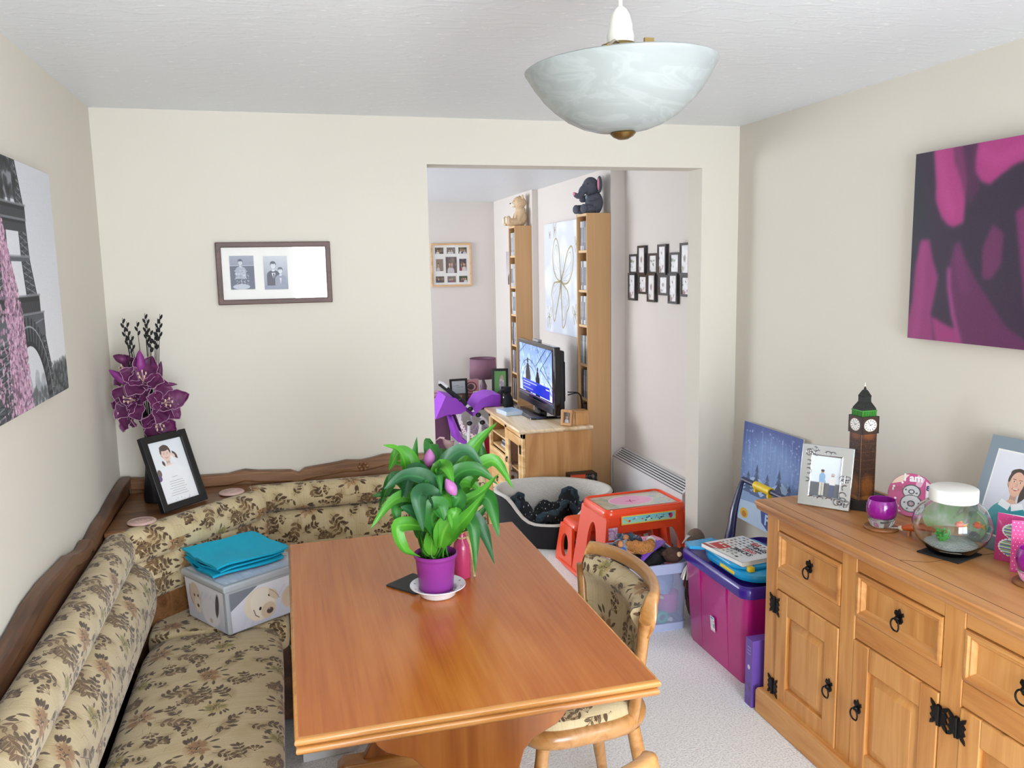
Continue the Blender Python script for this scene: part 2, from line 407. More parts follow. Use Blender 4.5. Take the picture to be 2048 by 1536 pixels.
M_beech = wood('beech_foil', ['b98b5c', 'c19565', 'c79c6c'], 'z', .5, .6, fine=.5, rings=.1)
M_black = mat('black_satin', '141416', .35)
M_blackm = mat('black_matt', '1a1a1c', .8)
M_iron = mat('black_iron', '1c1a19', .38, metal=.6)
M_white = mat('white_plastic', 'eceae6', .4)
M_glass = mat('clear_glass', 'f4faf8', .03, trans=1, ior=1.45)
M_brass = mat('aged_brass', '8a7448', .3, metal=.9)
M_silver = mat('polished_silver', 'd8d8da', .18, metal=1)
M_paper = mat('white_paper', 'f0efec', .7)
def clear_pane():     # thin picture glass: mostly see-through with a mirror sheen
    m, t, b, N, L = nodes('picture_glass'); tr = N('ShaderNodeBsdfTransparent'); gl = N('ShaderNodeBsdfGlossy'); gl.inputs['Roughness'].default_value = .02
    fr = N('ShaderNodeFresnel'); fr.inputs[0].default_value = 1.75; mx = N('ShaderNodeMixShader'); ge = N('ShaderNodeNewGeometry'); iv = N('ShaderNodeMath'); iv.operation = 'SUBTRACT'; iv.inputs[0].default_value = 1; L(ge.outputs['Backfacing'], iv.inputs[1]); mu = N('ShaderNodeMath'); mu.operation = 'MULTIPLY'; L(iv.outputs[0], mu.inputs[0]); L(fr.outputs[0], mu.inputs[1]); L(mu.outputs[0], mx.inputs[0]); L(tr.outputs[0], mx.inputs[1]); L(gl.outputs[0], mx.inputs[2])
    L(mx.outputs[0], t.nodes['Material Output'].inputs[0]); return m
M_pane = clear_pane()

# ================================================================ the room
XL, XR, YF, H = -.659, 2.097, 3.55, 2.291
OX1, OX2, OZ, JT = .623, 1.906, 2.10, .13
YB = -1.6                      # wall behind the camera
def st(mb, name, m, **k): return mb.build(name, m, kind='structure', smooth=0, **k)
b = MB(); b.bb((-2.4, YB-.2, -.1), (2.7, 8.3, 0)); st(b, 'floor', M_carpet)
b = MB(); b.bb((XL-.15, YB-.15, H), (2.5, YF+JT, H+.1)); st(b, 'ceiling', M_ceil)
b = MB(); b.bb((-2.4, YF+JT, H), (2.5, 8.25, H+.1)); st(b, 'ceiling_beyond', M_ceil)
b = MB(); b.bb((XL-.12, YB, 0), (XL, YF, H)); st(b, 'wall_left', M_wall)
b = MB(); b.bb((XR, YB, 0), (XR+.12, -1.2, H)); b.bb((XR, -.2, 0), (XR+.12, YF, H)); b.bb((XR, -1.2, 0), (XR+.12, -.2, 1.0)); b.bb((XR, -1.2, 2.0), (XR+.12, -.2, H)); st(b, 'wall_right', M_wall)  # opening behind the camera is cut for the added window
b = MB(); b.bb((XR+.07, -.72, 1.0), (XR+.11, -.68, 2.0)); b.bb((XR+.07, -1.2, 1.0), (XR+.11, -.2, 1.04)); b.bb((XR+.07, -1.2, 1.96), (XR+.11, -.2, 2.0)); st(b, 'added_window', M_white)  # unseen window made up to go with the right-hand fill lamp
b = MB()   # wall with the wide opening into the next room
b.bb((-2.3, YF, 0), (OX1, YF+JT, H)); b.bb((OX2, YF, 0), (XR+.2, YF+JT, H)); b.bb((OX1, YF, OZ), (OX2, YF+JT, H))
st(b, 'wall_far', M_wall)
b = MB()   # wall behind the camera, pierced by the patio window
b.bb((XL, YB-.12, 0), (.10, YB, H)); b.bb((1.78, YB-.12, 0), (XR, YB, H)); b.bb((.10, YB-.12, 2.13), (1.78, YB, H))
st(b, 'wall_back', M_wall)
b = MB()
for x in (.12, .94, 1.76): b.bb((x-.025, YB-.08, 0), (x+.025, YB-.03, 2.13))
b.bb((.10, YB-.08, 2.08), (1.78, YB-.03, 2.13)); b.bb((.10, YB-.08, 0), (1.78, YB-.03, .06)); st(b, 'window_1', M_white)
W1, W2, W3, YS1, YS2 = 2.20, 2.10, 2.05, 5.13, 6.72     # the right wall beyond steps out twice
b = MB(); b.bb((W1, YF+JT, 0), (W1+.25, YS1, H)); b.bb((W2, YS1, 0), (W2+.3, YS2, H)); b.bb((W3, YS2, 0), (W3+.3, 8.0, H)); st(b, 'wall_right_beyond', M_wall2)
b = MB(); b.bb((-2.4, 8.0, 0), (2.5, 8.12, H)); st(b, 'wall_end', M_wall2)
b = MB(); x0, x1 = -2.3, -2.18
b.bb((x0, YF+JT, 0), (x1, 5.95, H)); b.bb((x0, 7.75, 0), (x1, 8.0, H)); b.bb((x0, 5.95, 0), (x1, 7.75, .72)); b.bb((x0, 5.95, 2.08), (x1, 7.75, H)); st(b, 'wall_left_beyond', M_wall2)
b = MB()
for y in (5.97, 6.85, 7.73): b.bb((-2.26, y-.02, .72), (-2.21, y+.02, 2.08))
b.bb((-2.26, 5.95, .72), (-2.21, 7.75, .76)); b.bb((-2.26, 5.95, 2.04), (-2.21, 7.75, 2.08)); st(b, 'window_2', M_white)
# ================================================================ upholstery fabric
def fabric():
    p = Pic(1024, 1024, 'c8b48e', wrap=True); r = np.random.RandomState(3)
    for k in range(90): x = r.rand(); p.line([(x, -.1), (x+r.randn()*.01, .5), (x, 1.1)], .002+.003*r.rand(), 'b09c72', .35)
    p.noise(.05, 3, 2)
    p.blotch('a8925f', 14, .04, .1, 5, al=.18, soft=.05)
    D, Mi, T, O, G = '432f1c', '664a2c', '8e6a42', 'a08a4a', '7f7a48'
    def spray(x, y, a, n, s, col):
        s *= 1.25; p.ell(x+math.cos(a)*s*2, y+math.sin(a)*s*2, s*2.2, s*1.2, '9c835c', a, .03, .5)
        px, py = x, y; pts = [(x, y)]
        for i in range(n):
            a += (r.rand()-.5)*.35; px += math.cos(a)*s; py += math.sin(a)*s; pts.append((px, py))
            for sg in (-1, 1):
                if r.rand() < .9:
                    b = a+sg*(.75+.3*r.rand()); l = s*(.55+.4*r.rand())
                    p.leaf(px+math.cos(b)*l, py+math.sin(b)*l, l, l*.42, b, col, .9)
                    if r.rand() < .5: p.line([(px, py), (px+math.cos(b)*l*2, py+math.sin(b)*l*2)], .002, 'c8b48e', .7)
        p.line(pts, .0035, col, .9); p.leaf(px+math.cos(a)*s*.6, py+math.sin(a)*s*.6, s*.7, s*.3, a, col, .9)
    def bloom(x, y, R, c1, c2):
        R *= 1.18; p.ell(x, y, R*.8, R*.7, c2, 0, .03, .35)
        for i in range(30):
            a = r.rand()*7; q = R*(.45+.55*r.rand()); p.leaf(x+math.cos(a)*q*.6, y+math.sin(a)*q*.6, q*.42, q*.14, a, c1 if r.rand() < .6 else c2, .75)
        for i in range(22):
            a = r.rand()*7; q = R*.5*r.rand(); p.ell(x+math.cos(a)*q, y+math.sin(a)*q, R*.06, R*.04, D, a, 0, .8)
        for i in range(12):
            a = r.rand()*7; p.leaf(x+math.cos(a)*R*1.05, y+math.sin(a)*R*1.05, R*.3, R*.1, a+.3, D, .85)
    def bells(x, y, a, s):
        s *= 1.2
        for k in range(4):
            b = a+(k-1.5)*.5; X, Y = x+math.cos(b)*s*2.2, y+math.sin(b)*s*2.2
            p.line([(x, y), (X, Y)], .003, D, .8); p.ell(X, Y, s*.7, s*.5, Mi, b, 0, .8); p.ell(X+math.cos(b)*s*.5, Y+math.sin(b)*s*.5, s*.3, s*.55, D, b, 0, .9)
    for (x, y, R, a, b2) in [(.2, .2, .105, T, 'a5805a'), (.68, .62, .1, T, '9a7048'), (.72, .13, .07, O, G), (.18, .7, .075, G, O)]: bloom(x, y, R, a, b2)
    for (x, y, a, n, s) in [(.33, .12, 0, 4, .034), (.1, .32, 1.8, 4, .034), (.56, .52, 3.6, 4, .034), (.8, .72, .6, 4, .034), (.6, .72, 1.9, 4, .032), (.8, .22, 1.2, 5, .03),
                            (.42, .3, .8, 5, .033), (.3, .8, -.3, 4, .034), (.05, .62, 4.2, 4, .03), (.92, .45, 4, 4, .03), (.5, .93, -.4, 4, .03), (.25, .5, .2, 4, .034), (.9, .93, 2.2, 4, .03), (.62, .34, 5.2, 4, .028), (.45, .47, 2.6, 4, .034), (.88, .02, 1.4, 4, .03), (.13, .47, -.6, 4, .03), (.37, .66, 5.6, 3, .032), (.93, .75, .9, 4, .03), (.52, .2, 3.9, 4, .03)]: spray(x, y, a, n, s, D if r.rand() < .6 else Mi)
    for (x, y, a, s) in [(.45, .1, 1.2, .02), (.9, .58, 5, .022), (.4, .66, 4, .022), (.05, .9, 1, .022), (.55, .82, 2.6, .018), (.35, .42, 2, .02), (.82, .36, 1, .024), (.12, .05, 4, .022), (.56, .98, 0, .02), (.98, .3, 3, .02)]: bells(x, y, a, s)
    for k in range(26):
        x, y, a = r.rand(), r.rand(), r.rand()*7; p.line([(x, y), (x+.05*math.cos(a), y+.05*math.sin(a)), (x+.09*math.cos(a+.5), y+.09*math.sin(a+.5))], .0025, Mi, .5)
    return p.tomat('floral_tapestry', rough=.85, uvscale=2.5, bump=.5, sheen=.2)
M_fab = fabric()
def WB(t):
    m = MB(); m.M = Matrix.Translation(-Vector(t.location)); return m
def sup(cx, cz, rx, rz, e=2.6, n=20, a0=0):   # superellipse outline
    out = []
    for k in range(n):
        a = a0+2*PI*k/n; ca, sa = math.cos(a), math.sin(a)
        out.append((cx+rx*math.copysign(abs(ca)**(2/e), ca), cz+rz*math.copysign(abs(sa)**(2/e), sa)))
    return out
def bolster(mb, A, B, rx, rz, e=2.4, off=0, n=20, steps=10, bulge=.0, round_ends=True):
    """padded roll from A to B: section half-sizes rx (sideways) and rz (up)"""
    A, B = Vector(A), Vector(B); t = (B-A); L = t.length; t.normalize(); s = Vector((t.y, -t.x, 0)).normalized(); rings = []
    ts = [0, .012, .03, .06]+[.06+.88*i/steps for i in range(1, steps)]+[.94, .97, .988, 1]
    for q in ts:
        ed = min(q, 1-q)*L; k = 1 if not round_ends else (1-(1-min(1, ed/(rx*.9)))**2.5)*.12+.88
        if round_ends and ed == 0: k = .72
        P = A+t*(q*L)
        rings.append([tuple(P+s*a*k*(1+bulge*math.sin(9*q))+Vector((0, 0, 1))*b*k) for a, b in sup(0, 0, rx, rz, e, n)])
    return mb.loft(rings, uv=1.0)

# ================================================================ corner bench
bench = thing('corner_bench', 'upholstered corner bench in floral tapestry with carved dark oak back', 'bench', (-.3, 3.2, 0))
left_prof = [(.25, .86), (1.0, .875), (1.7, .845), (1.958, .848), (2.056, .856), (2.185, .874), (2.324, .876), (2.526, .862), (2.58, .86), (2.63, .845), (2.731, .83), (2.80, .838), (2.824, .822), (2.966, .838), (3.112, .84), (3.16, .846), (3.284, .855), (3.40, .862), (3.535, .862)]
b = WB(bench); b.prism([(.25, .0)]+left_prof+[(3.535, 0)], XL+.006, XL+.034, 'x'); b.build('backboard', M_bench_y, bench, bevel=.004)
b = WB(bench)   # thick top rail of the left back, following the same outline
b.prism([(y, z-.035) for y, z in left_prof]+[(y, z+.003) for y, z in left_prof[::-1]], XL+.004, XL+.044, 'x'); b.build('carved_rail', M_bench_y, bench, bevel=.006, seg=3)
far_prof = [(-.62, .858), (-.575, .854), (-.356, .845), (-.248, .843), (-.181, .856), (-.128, .847), (0, .839), (.033, .825), (.059, .842), (.195, .856), (.231, .862), (.294, .857), (.345, .864), (.388, .874), (.431, .874), (.548, .864), (.616, .865), (.70, .848), (.815, .83)]
b = WB(bench); b.prism([(-.62, 0)]+far_prof+[(.815, 0)], 3.516, 3.543, 'y'); b.build('backboard', M_bench, bench, bevel=.004)
b = WB(bench); b.prism([(x, z-.045) for x, z in far_prof]+[(x, z+.002) for x, z in far_prof[::-1]], 3.506, 3.545, 'y'); b.build('carved_rail', M_bench, bench, bevel=.006, seg=3)
b = WB(bench)   # carved flowers and scrolls
for x in (.30, .62):
    for k in range(6): b.ell((x+.017*math.cos(k*PI/3), 3.504, .835+.014*math.sin(k*PI/3)), (.0085, .004, .0075), 10, 6)
    b.ell((x, 3.503, .835), (.006, .005, .006), 10, 6)
for x0 in (.09, .38, .47, .12):
    b.tube([(x0+.02*i, 3.505, .825+.006*math.sin(i*1.4)) for i in range(8)], .0025, 6)
b.build('carving', M_bench, bench)
# corner shelf behind the diagonal roll
b = WB(bench); b.prism([(-.62, 3.50), (-.62, 2.98), (-.565, 2.98), (-.16, 3.37), (-.16, 3.50)], .782, .80, 'z'); b.build('corner_shelf', M_bench, bench, bevel=.003)
b = WB(bench); b.hexa([(-.57, 2.98, 0), (-.55, 2.96, 0), (-.13, 3.36, 0), (-.15, 3.38, 0)], [(-.57, 2.98, .785), (-.55, 2.96, .785), (-.13, 3.36, .785), (-.15, 3.38, .785)]); b.build('corner_board', M_bench, bench)
b = WB(bench); bolster(b, (-.575, .3, .735), (-.575, 3.05, .735), .055, .062); b.build('head_roll', M_fab, bench, smooth=60)
b = WB(bench); bolster(b, (-.568, .3, .572), (-.555, 3.02, .572), .088, .118, 2.6); b.build('back_cushion', M_fab, bench, smooth=60)
b = WB(bench); bolster(b, (-.555, 2.97, .742), (-.13, 3.385, .742), .055, .062); b.build('head_roll', M_fab, bench, smooth=60)
b = WB(bench); bolster(b, (-.55, 2.99, .62), (-.13, 3.40, .62), .06, .085, 2.6); b.build('back_cushion', M_fab, bench, smooth=60)
b = WB(bench); bolster(b, (-.19, 3.455, .748), (.812, 3.455, .748), .058, .054); b.build('head_roll', M_fab, bench, smooth=60)
b = WB(bench); bolster(b, (-.2, 3.445, .575), (.812, 3.445, .575), .07, .118, 2.8); b.build('back_cushion', M_fab, bench, smooth=60)
b = WB(bench); bolster(b, (-.277, .85, .405), (-.277, 2.885, .405), .222, .052, 3.4, n=28); b.build('seat_cushion', M_fab, bench, smooth=60)
def padpoly(mb, poly, z0, z1, r):   # padded polygon with rounded rim
    n = len(poly); ce = Vector((sum(p[0] for p in poly)/n, sum(p[1] for p in poly)/n)); P = []
    for i in range(n):   # round the corners
        a, q, d = Vector(poly[i-1]), Vector(poly[i]), Vector(poly[(i+1) % n])
        u, v = (a-q).normalized(), (d-q).normalized()
        for k in range(5): w = k/4; P.append(q+u*r*(1-w)**2+v*r*w**2)
    rings = []
    for h, ins in ((0, .6), (.12, .15), (.35, 0), (.65, 0), (.88, .18), (.97, .5), (1, 1.2)):
        rings.append([tuple(p+(ce-p).normalized()*ins*r)+(z0+(z1-z0)*h,) for p in P])
    return mb.loft(rings)
b = WB(bench); padpoly(b, [(-.5, 2.895), (-.035, 2.86), (-.03, 3.37), (-.15, 3.385), (-.5, 3.03)], .35, .455, .03); b.build('seat_cushion', M_fab, bench, smooth=50)
b = WB(bench); padpoly(b, [(-.022, 2.96), (.812, 2.96), (.812, 3.385), (-.022, 3.385)], .35, .455, .03); b.build('seat_cushion', M_fab, bench, smooth=50)
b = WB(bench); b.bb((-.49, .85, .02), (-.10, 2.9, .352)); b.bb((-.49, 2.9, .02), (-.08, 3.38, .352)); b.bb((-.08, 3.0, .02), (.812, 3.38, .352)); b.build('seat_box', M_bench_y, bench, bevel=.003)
b = WB(bench); b.hexa([(-.53, 3.0, .44), (-.49, 3.0, .44), (-.13, 3.345, .44), (-.13, 3.385, .44)], [(-.53, 3.0, .55), (-.49, 3.0, .55), (-.13, 3.345, .55), (-.13, 3.385, .55)]); b.build('corner_rail', M_bench, bench, bevel=.004)
b = WB(bench); b.prism([(3.545, 0), (3.545, .835), (3.50, .84), (3.462, .80), (3.43, .72), (3.40, .6), (3.36, .5), (3.26, .44), (3.0, .42), (2.96, .38), (2.96, 0)], .816, .852, 'x'); b.build('end_panel', M_benchp, bench, bevel=.006, seg=3)

# ================================================================ dining table
tab = thing('dining_table', 'teak draw-leaf dining table with trestle ends in front of the bench', 'table', (.3655, 2.15, 0))
TX0, TX1, TY0, TY1, TZ = -.022, .753, 1.555, 2.76, .770
def round_slab(b, x0, x1, y0, y1, z0, z1):
    r = (z1-z0)/2; rings = []
    for z, i in ((z0, r*.8), (z0+r*.25, r*.3), (z0+r*.8, 0), (z1-r*.7, 0), (z1-r*.15, r*.35), (z1, r*.9)):
        rings.append([(x0+i, y0+i, z), (x1-i, y0+i, z), (x1-i, y1-i, z), (x0+i, y1-i, z)])
    b.loft(rings, caps=False)
    b.m = 1; i = r*.9; b._add([(x0+i, y0+i, z1), (x1-i, y0+i, z1), (x1-i, y1-i, z1), (x0+i, y1-i, z1)], [(0, 1, 2, 3)]); b.m = 0
    i = r*.8; b._add([(x0+i, y0+i, z0), (x1-i, y0+i, z0), (x1-i, y1-i, z0), (x0+i, y1-i, z0)], [(3, 2, 1, 0)])
b = WB(tab); round_slab(b, TX0, TX1, TY0, TY1, .7515, TZ); b.build('tabletop', [M_tedge, M_table], tab, smooth=50)
b = WB(tab); round_slab(b, TX0+.002, TX1-.002, TY0+.002, TY1-.002, .732, .7508); b.build('extension_leaf', [M_tedge, M_table], tab, smooth=50)
cx = .3655
for y in (1.72, 2.56):
    for sx in (-.22, .22): b = WB(tab); b.box((cx+sx, y, .006), (.06, .06, .012)); b.build('glide', M_blackm, tab)
hp = [(.24, .731), (.235, .68), (.222, .648), (.215, .635), (.197, .617), (.165, .603), (.138, .59), (.118, .566), (.107, .53), (.10, .46), (.10, .36), (.115, .26), (.15, .16), (.19, .089)]
for y in (1.72, 2.56):
    b = WB(tab); b.prism([(cx-w, z) for w, z in hp[::-1]]+[(cx+w, z) for w, z in hp], y-.014, y+.014, 'y'); b.build('trestle_panel', M_tpan, tab, bevel=.003)
    b = WB(tab); b.prism([(cx-.27, .012), (cx-.275, .03), (cx-.27, .075), (cx-.25, .09), (cx+.25, .09), (cx+.27, .075), (cx+.275, .03), (cx+.27, .012)], y-.035, y+.035, 'y'); b.build('foot', M_tedge, tab, bevel=.006)
b = WB(tab); b.bb((cx-.018, 1.734, .20), (cx+.018, 2.546, .31)); b.build('stretcher', M_tpan, tab, bevel=.004)
b = WB(tab); b.bb((cx-.3, 1.70, .70), (cx-.27, 2.6, .7315)); b.bb((cx+.27, 1.70, .70), (cx+.3, 2.6, .7315)); b.bb((cx-.3, 1.70, .70), (cx+.3, 1.73, .7315)); b.bb((cx-.3, 2.57, .70), (cx+.3, 2.6, .7315)); b.build('underframe', M_tpan, tab)

# ================================================================ dining chairs (front of the chair is local +y)
def make_chair(name, label):
    t = thing(name, label, 'chair')
    def outline(s=1, o=0):
        pts = []
        for k in range(40):
            a = 2*PI*k/40; ca, sa = math.cos(a), math.sin(a)
            x = math.copysign(abs(ca)**.55, ca)*(.215+.02*sa); y = math.copysign(abs(sa)**.6, sa)*.2
            pts.append((x*s, y*s+o))
        return pts
    b = MB(); rings = []
    for z, s in ((.405, .93), (.41, .97), (.425, 1), (.44, 1), (.452, .965), (.455, .9)): rings.append([(x, y, z) for x, y in outline(s)])
    b.loft(rings); b.build('seat_frame', M_chairw, t, smooth=50)
    b = MB(); rings = []
    for z, s in ((.44, .9), (.458, .9), (.475, .87), (.485, .78), (.49, .6), (.491, .3)): rings.append([(x, y, z) for x, y in outline(s)])
    b.loft(rings); b.build('seat_pad', M_fab, t, smooth=60)
    for sx, sy in ((-1, 1), (1, 1), (-1, -1), (1, -1)):
        b = MB(); top = Vector((.165*sx, .13*sy, .41)); bot = Vector((.205*sx, (.19 if sy > 0 else .2)*sy, 0))
        prof = [(0, .016), (.03, .019), (.12, .022), (.3, .024), (.42, .0185), (.47, .014), (.5, .0135), (.52, .02), (.55, .0235), (.6, .024), (.66, .021), (.76, .0185), (.8, .021), (.83, .019), (.9, .018), (1, .019)]
        if sy < 0: prof = [(0, .015), (.3, .019), (.7, .0205), (1, .019)]
        b.tube([tuple(bot.lerp(top, q)) for q, r in prof], [r for q, r in prof], 14); b.build('leg', M_chairw, t, smooth=50)
    def arc(q, z):   # q in -1..1 around the back at height z
        k = (z-.47)/.33; w = .175+.065*k; d = -.175-.04*k
        return Vector((w*math.sin(q*1.25)/math.sin(1.25), d+.085*(1-math.cos(q*1.25))/(1-math.cos(1.25))*(.6+.4*k), z))
    def nrm(q): return Vector((math.sin(q*1.1), -math.cos(q*1.1), 0))
    b = MB(); rings = []           # crest rail, dropping into two horns
    N = 34
    for i in range(N+1):
        q = -1+2*i/N; dr = max(0, abs(q)-.80)/.20; z = .80-.012*abs(q)**2-.075*dr**1.5
        P = arc(q, z); n = nrm(q); h = .020+.009*math.sin(min(1, dr)*PI); th = .0145+.006*min(1, dr*2)
        if abs(q) > .985: h *= .8; th *= .8
        up = Vector((0, 0, 1)) if dr < .05 else (Vector((0, 0, 1))-Vector((math.copysign(.55, q), 0, 0))*min(1, dr)).normalized()
        rings.append([tuple(P+n*(a+.008)+up*c2) for a, c2 in sup(0, 0, th, h, 3, 14)])
    b.loft(rings); b.build('crest_rail', M_chairw, t, smooth=60)
    b = MB(); rings = []           # padded back: thick roll at the top, thin panel below
    NZ = 16
    for i in range(25):
        q = -.87+1.74*i/24; ring_f = []; ring_b = []
        for k in range(NZ+1):
            z = .50+.275*k/NZ; P = arc(q, z); n = nrm(q)
            roll = math.exp(-((z-.742)/.034)**2)*.038
            edge = 1 if 0 < k < NZ else .35
            ring_f.append(tuple(P-n*(.012*edge+roll*edge))); ring_b.append(tuple(P+n*.006))
        rings.append(ring_f+ring_b[::-1])
    b.loft(rings, uv=1.0); b.build('backrest_pad', M_fab, t, smooth=60)
    for s in (-1, 1):
        b = MB(); b.tube([tuple(arc(s*.97, z)+nrm(s)*.004) for z in (.43, .5, .6, .68, .74)], [.016, .0155, .015, .015, .016], 10, flat=1.3); b.build('back_post', M_chairw, t, smooth=60)
    return t
ch = make_chair('dining_chair', 'oak dining chair with curved tapestry back at the right side of the table'); ch.location = (.735, 2.13, 0); ch.rotation_euler = (0, 0, PI/2+.02)
dup(ch, (.355, 1.40, 0), .08, 'oak dining chair whose crest rail just enters the bottom edge of the photo')

# ================================================================ sideboard
sbd = thing('sideboard', 'waxed pine sideboard with three drawers and black iron fittings against the right wall', 'sideboard', (1.87, 1.88, 0))
SX = 1.65
b = WB(sbd)
b.bb((SX+.012, 1.235, .05), (2.085, 2.545, .78))
for y0, y1 in ((1.22, 1.29), (1.645, 1.715), (2.065, 2.135), (2.483, 2.552)): b.bb((SX, y0, .05), (SX+.03, y1, .779))
b.build('body', M_pinez, sbd, bevel=.003)
b = WB(sbd)
for y0, y1 in ((1.29, 1.645), (1.715, 2.065), (2.135, 2.483)):
    b.bb((SX+.002, y0, .727), (SX+.03, y1, .779)); b.bb((SX+.002, y0, .512), (SX+.03, y1, .583))
b.build('rails', M_pine, sbd, bevel=.003)
b = WB(sbd); x = 1.628
b.prism([(1.20, 0), (2.572, 0), (2.572, .085), (2.56, .1), (1.212, .1), (1.20, .085)], x, x+.03, 'x')
b.bb((x+.03, 2.545, 0), (2.085, 2.57, .095)); b.bb((x+.03, 1.20, 0), (2.085, 1.225, .095))
b.build('plinth', M_pine, sbd, bevel=.006, seg=3)
b = WB(sbd); rings = []
for z, i in ((.779, .014), (.785, .006), (.797, .004), (.8, .0), (.812, 0), (.817, .004), (.8185, .012)):
    rings.append([(1.613+i, 1.185+i, z), (2.094, 1.185+i, z), (2.094, 2.58-i, z), (1.613+i, 2.58-i, z)])
b.loft(rings); b.build('top', M_pinetop, sbd, smooth=50)
b = WB(sbd)
for pts in ([(1.66, 2.54), (1.66, 1.22)], [(1.66, 1.9), (1.72, 1.86), (2.09, 1.86)]):
    for (xa, ya), (xb, yb) in zip(pts[:-1], pts[1:]): b.tube([(xa, ya, .8185), (xb, yb, .8185)], .0009, 4)
b.build('plank_joints', mat('dark_wood_joint', '5a3818', .7), sbd)
def rect_rings(b, y0, y1, z0, z1, steps):   # steps: (inset, x)
    b.loft([[(x, y0+i, z0+i), (x, y0+i, z1-i), (x, y1-i, z1-i), (x, y1-i, z0+i)] for i, x in steps])
def fitting_ring(parent, name, y, z):
    b = WB(parent) if False else MB(); b.M = Matrix.Translation((-sbd.location.x, -sbd.location.y, 0))
    X = SX-.004
    poly = [(0, .034), (.006, .022), (.014, .026), (.017, .016), (.010, .010), (.014, 0), (.009, -.009), (0, -.012), (-.009, -.009), (-.014, 0), (-.010, .010), (-.017, .016), (-.014, .026), (-.006, .022)]
    b.prism([(y+a, z+c2) for a, c2 in poly], X-.003, X+.003, 'x'); b.ell((X-.007, y, z+.006), (.009, .008, .008), 12, 8)
    b.tube([(X-.010-.004*abs(math.sin(a)), y+.016*math.sin(a), z-.012+.019*math.cos(a)) for a in [2*PI*k/20 for k in range(20)]], .0026, 8, loop=True)
    return b.build(name, M_iron, parent, smooth=60)
def hinge(parent, y, z):
    b = MB(); b.M = Matrix.Translation((-sbd.location.x, -sbd.location.y, 0)); X = SX-.004
    half = [(0, -.030), (.006, -.030), (.010, -.022), (.018, -.030), (.030, -.036), (.028, -.024), (.022, -.018), (.030, -.010), (.024, 0), (.030, .010), (.022, .018), (.028, .024), (.030, .036), (.018, .030), (.010, .022), (.006, .030), (0, .030)]
    poly = half+[(-a, c2) for a, c2 in half[::-1]][1:-1]
    b.prism([(y+a, z+c2) for a, c2 in poly], X-.002, X+.002, 'x'); b.tube([(X-.003, y, z-.028), (X-.003, y, z+.028)], .0045, 8)
    for a in (-.018, .018):
        for q in (-.018, .018): b.ell((X-.003, y+a, z+q), (.002, .003, .003), 8, 5)
    return b.build('hinge', M_iron, parent, smooth=50)
for i, (y0, y1) in enumerate(((2.135, 2.483), (1.715, 2.065), (1.29, 1.645))):
    b = MB(); b.M = Matrix.Translation((-sbd.location.x, -sbd.location.y, 0))
    rect_rings(b, y0+.003, y1-.003, .586, .724, [(0, SX+.02), (0, SX-.002), (.004, SX-.004), (.011, SX-.004), (.015, SX+.001), (.020, SX+.001), (.026, SX+.010), (.030, SX+.012), (.032, SX+.018)])
    d = b.build('drawer', M_pine, sbd, smooth=30)
    fitting_ring(d, 'ring_pull', (y0+y1)/2-.015, .650)
    b = MB(); b.M = Matrix.Translation((-sbd.location.x, -sbd.location.y, 0))
    sw, rt, rb = .066, .075, .068
    a0, a1, z0, z1 = y0+.003, y1-.003, .095, .509
    b.bb((SX-.003, a0, z0), (SX+.02, a0+sw, z1)); b.bb((SX-.003, a1-sw, z0), (SX+.02, a1, z1))
    b.bb((SX-.002, a0+sw, z1-rt), (SX+.02, a1-sw, z1)); b.bb((SX-.002, a0+sw, z0), (SX+.02, a1-sw, z0+rb))
    dr = b.build('door', M_pinez, sbd, bevel=.0025)
    b = MB(); b.M = Matrix.Translation((-sbd.location.x, -sbd.location.y, 0))
    rect_rings(b, a0+sw, a1-sw, z0+rb, z1-rt, [(0, SX+.012), (.006, SX+.010), (.026, SX+.002), (.030, SX+.001), (.032, SX-.0005)]); b.build('panel', M_pinez, dr, smooth=30)
    far = (i != 1)
    fitting_ring(dr, 'ring_pull', y0+.035 if far else y1-.035, .293)
    for z in (.45, .14): hinge(dr, y1+.004 if far else y0-.004, z)
# ================================================================ pendant lamp
lamp = thing('pendant_lamp', 'white marbled glass bowl pendant light hanging from the ceiling on a white cord', 'lamp', (.676, 1.6, H))
def alabaster():
    m, t, b, N, L = nodes('marbled_white_glass'); b.inputs['Roughness'].default_value = .22; b.inputs['Subsurface Weight'].default_value = .0; b.inputs['Transmission Weight'].default_value = .0
    tc = N('ShaderNodeTexCoord'); mp = N('ShaderNodeMapping'); mp.inputs['Scale'].default_value = (5, 5, 22); mp.inputs['Rotation'].default_value = (.35, .2, 0); L(tc.outputs['Object'], mp.inputs[0])
    n = N('ShaderNodeTexNoise'); n.inputs['Scale'].default_value = 1; n.inputs['Detail'].default_value = 3; n.inputs['Distortion'].default_value = 2.5; L(mp.outputs[0], n.inputs[0])
    r = ramp(t, [(.3, 'acb1b0'), (.5, 'aeb4b3'), (.57, 'b7bdbc'), (.66, 'aeb4b3')]); L(n.outputs[0], r.inputs[0]); L(r.outputs[0], b.inputs['Base Color'])
    tr = N('ShaderNodeBsdfTranslucent'); L(r.outputs[0], tr.inputs[0]); mx = N('ShaderNodeMixShader'); mx.inputs[0].default_value = .3
    L(b.outputs[0], mx.inputs[1]); L(tr.outputs[0], mx.inputs[2]); L(mx.outputs[0], t.nodes['Material Output'].inputs[0]); return m
z0 = 2.06-H
b = MB(); b.M = rot_m(0, -.045, 0, (0, 0, z0))
out = [(.006, -.128), (.03, -.1275), (.055, -.124), (.083, -.115), (.111, -.100), (.137, -.079), (.158, -.057), (.174, -.035), (.185, -.016), (.190, -.008), (.1915, -.004)]
b.lathe([(r, z) for r, z in out]+[(r-.005, z+.003) for r, z in out[::-1]], 64); b.build('glass_shade', alabaster(), lamp, smooth=70)
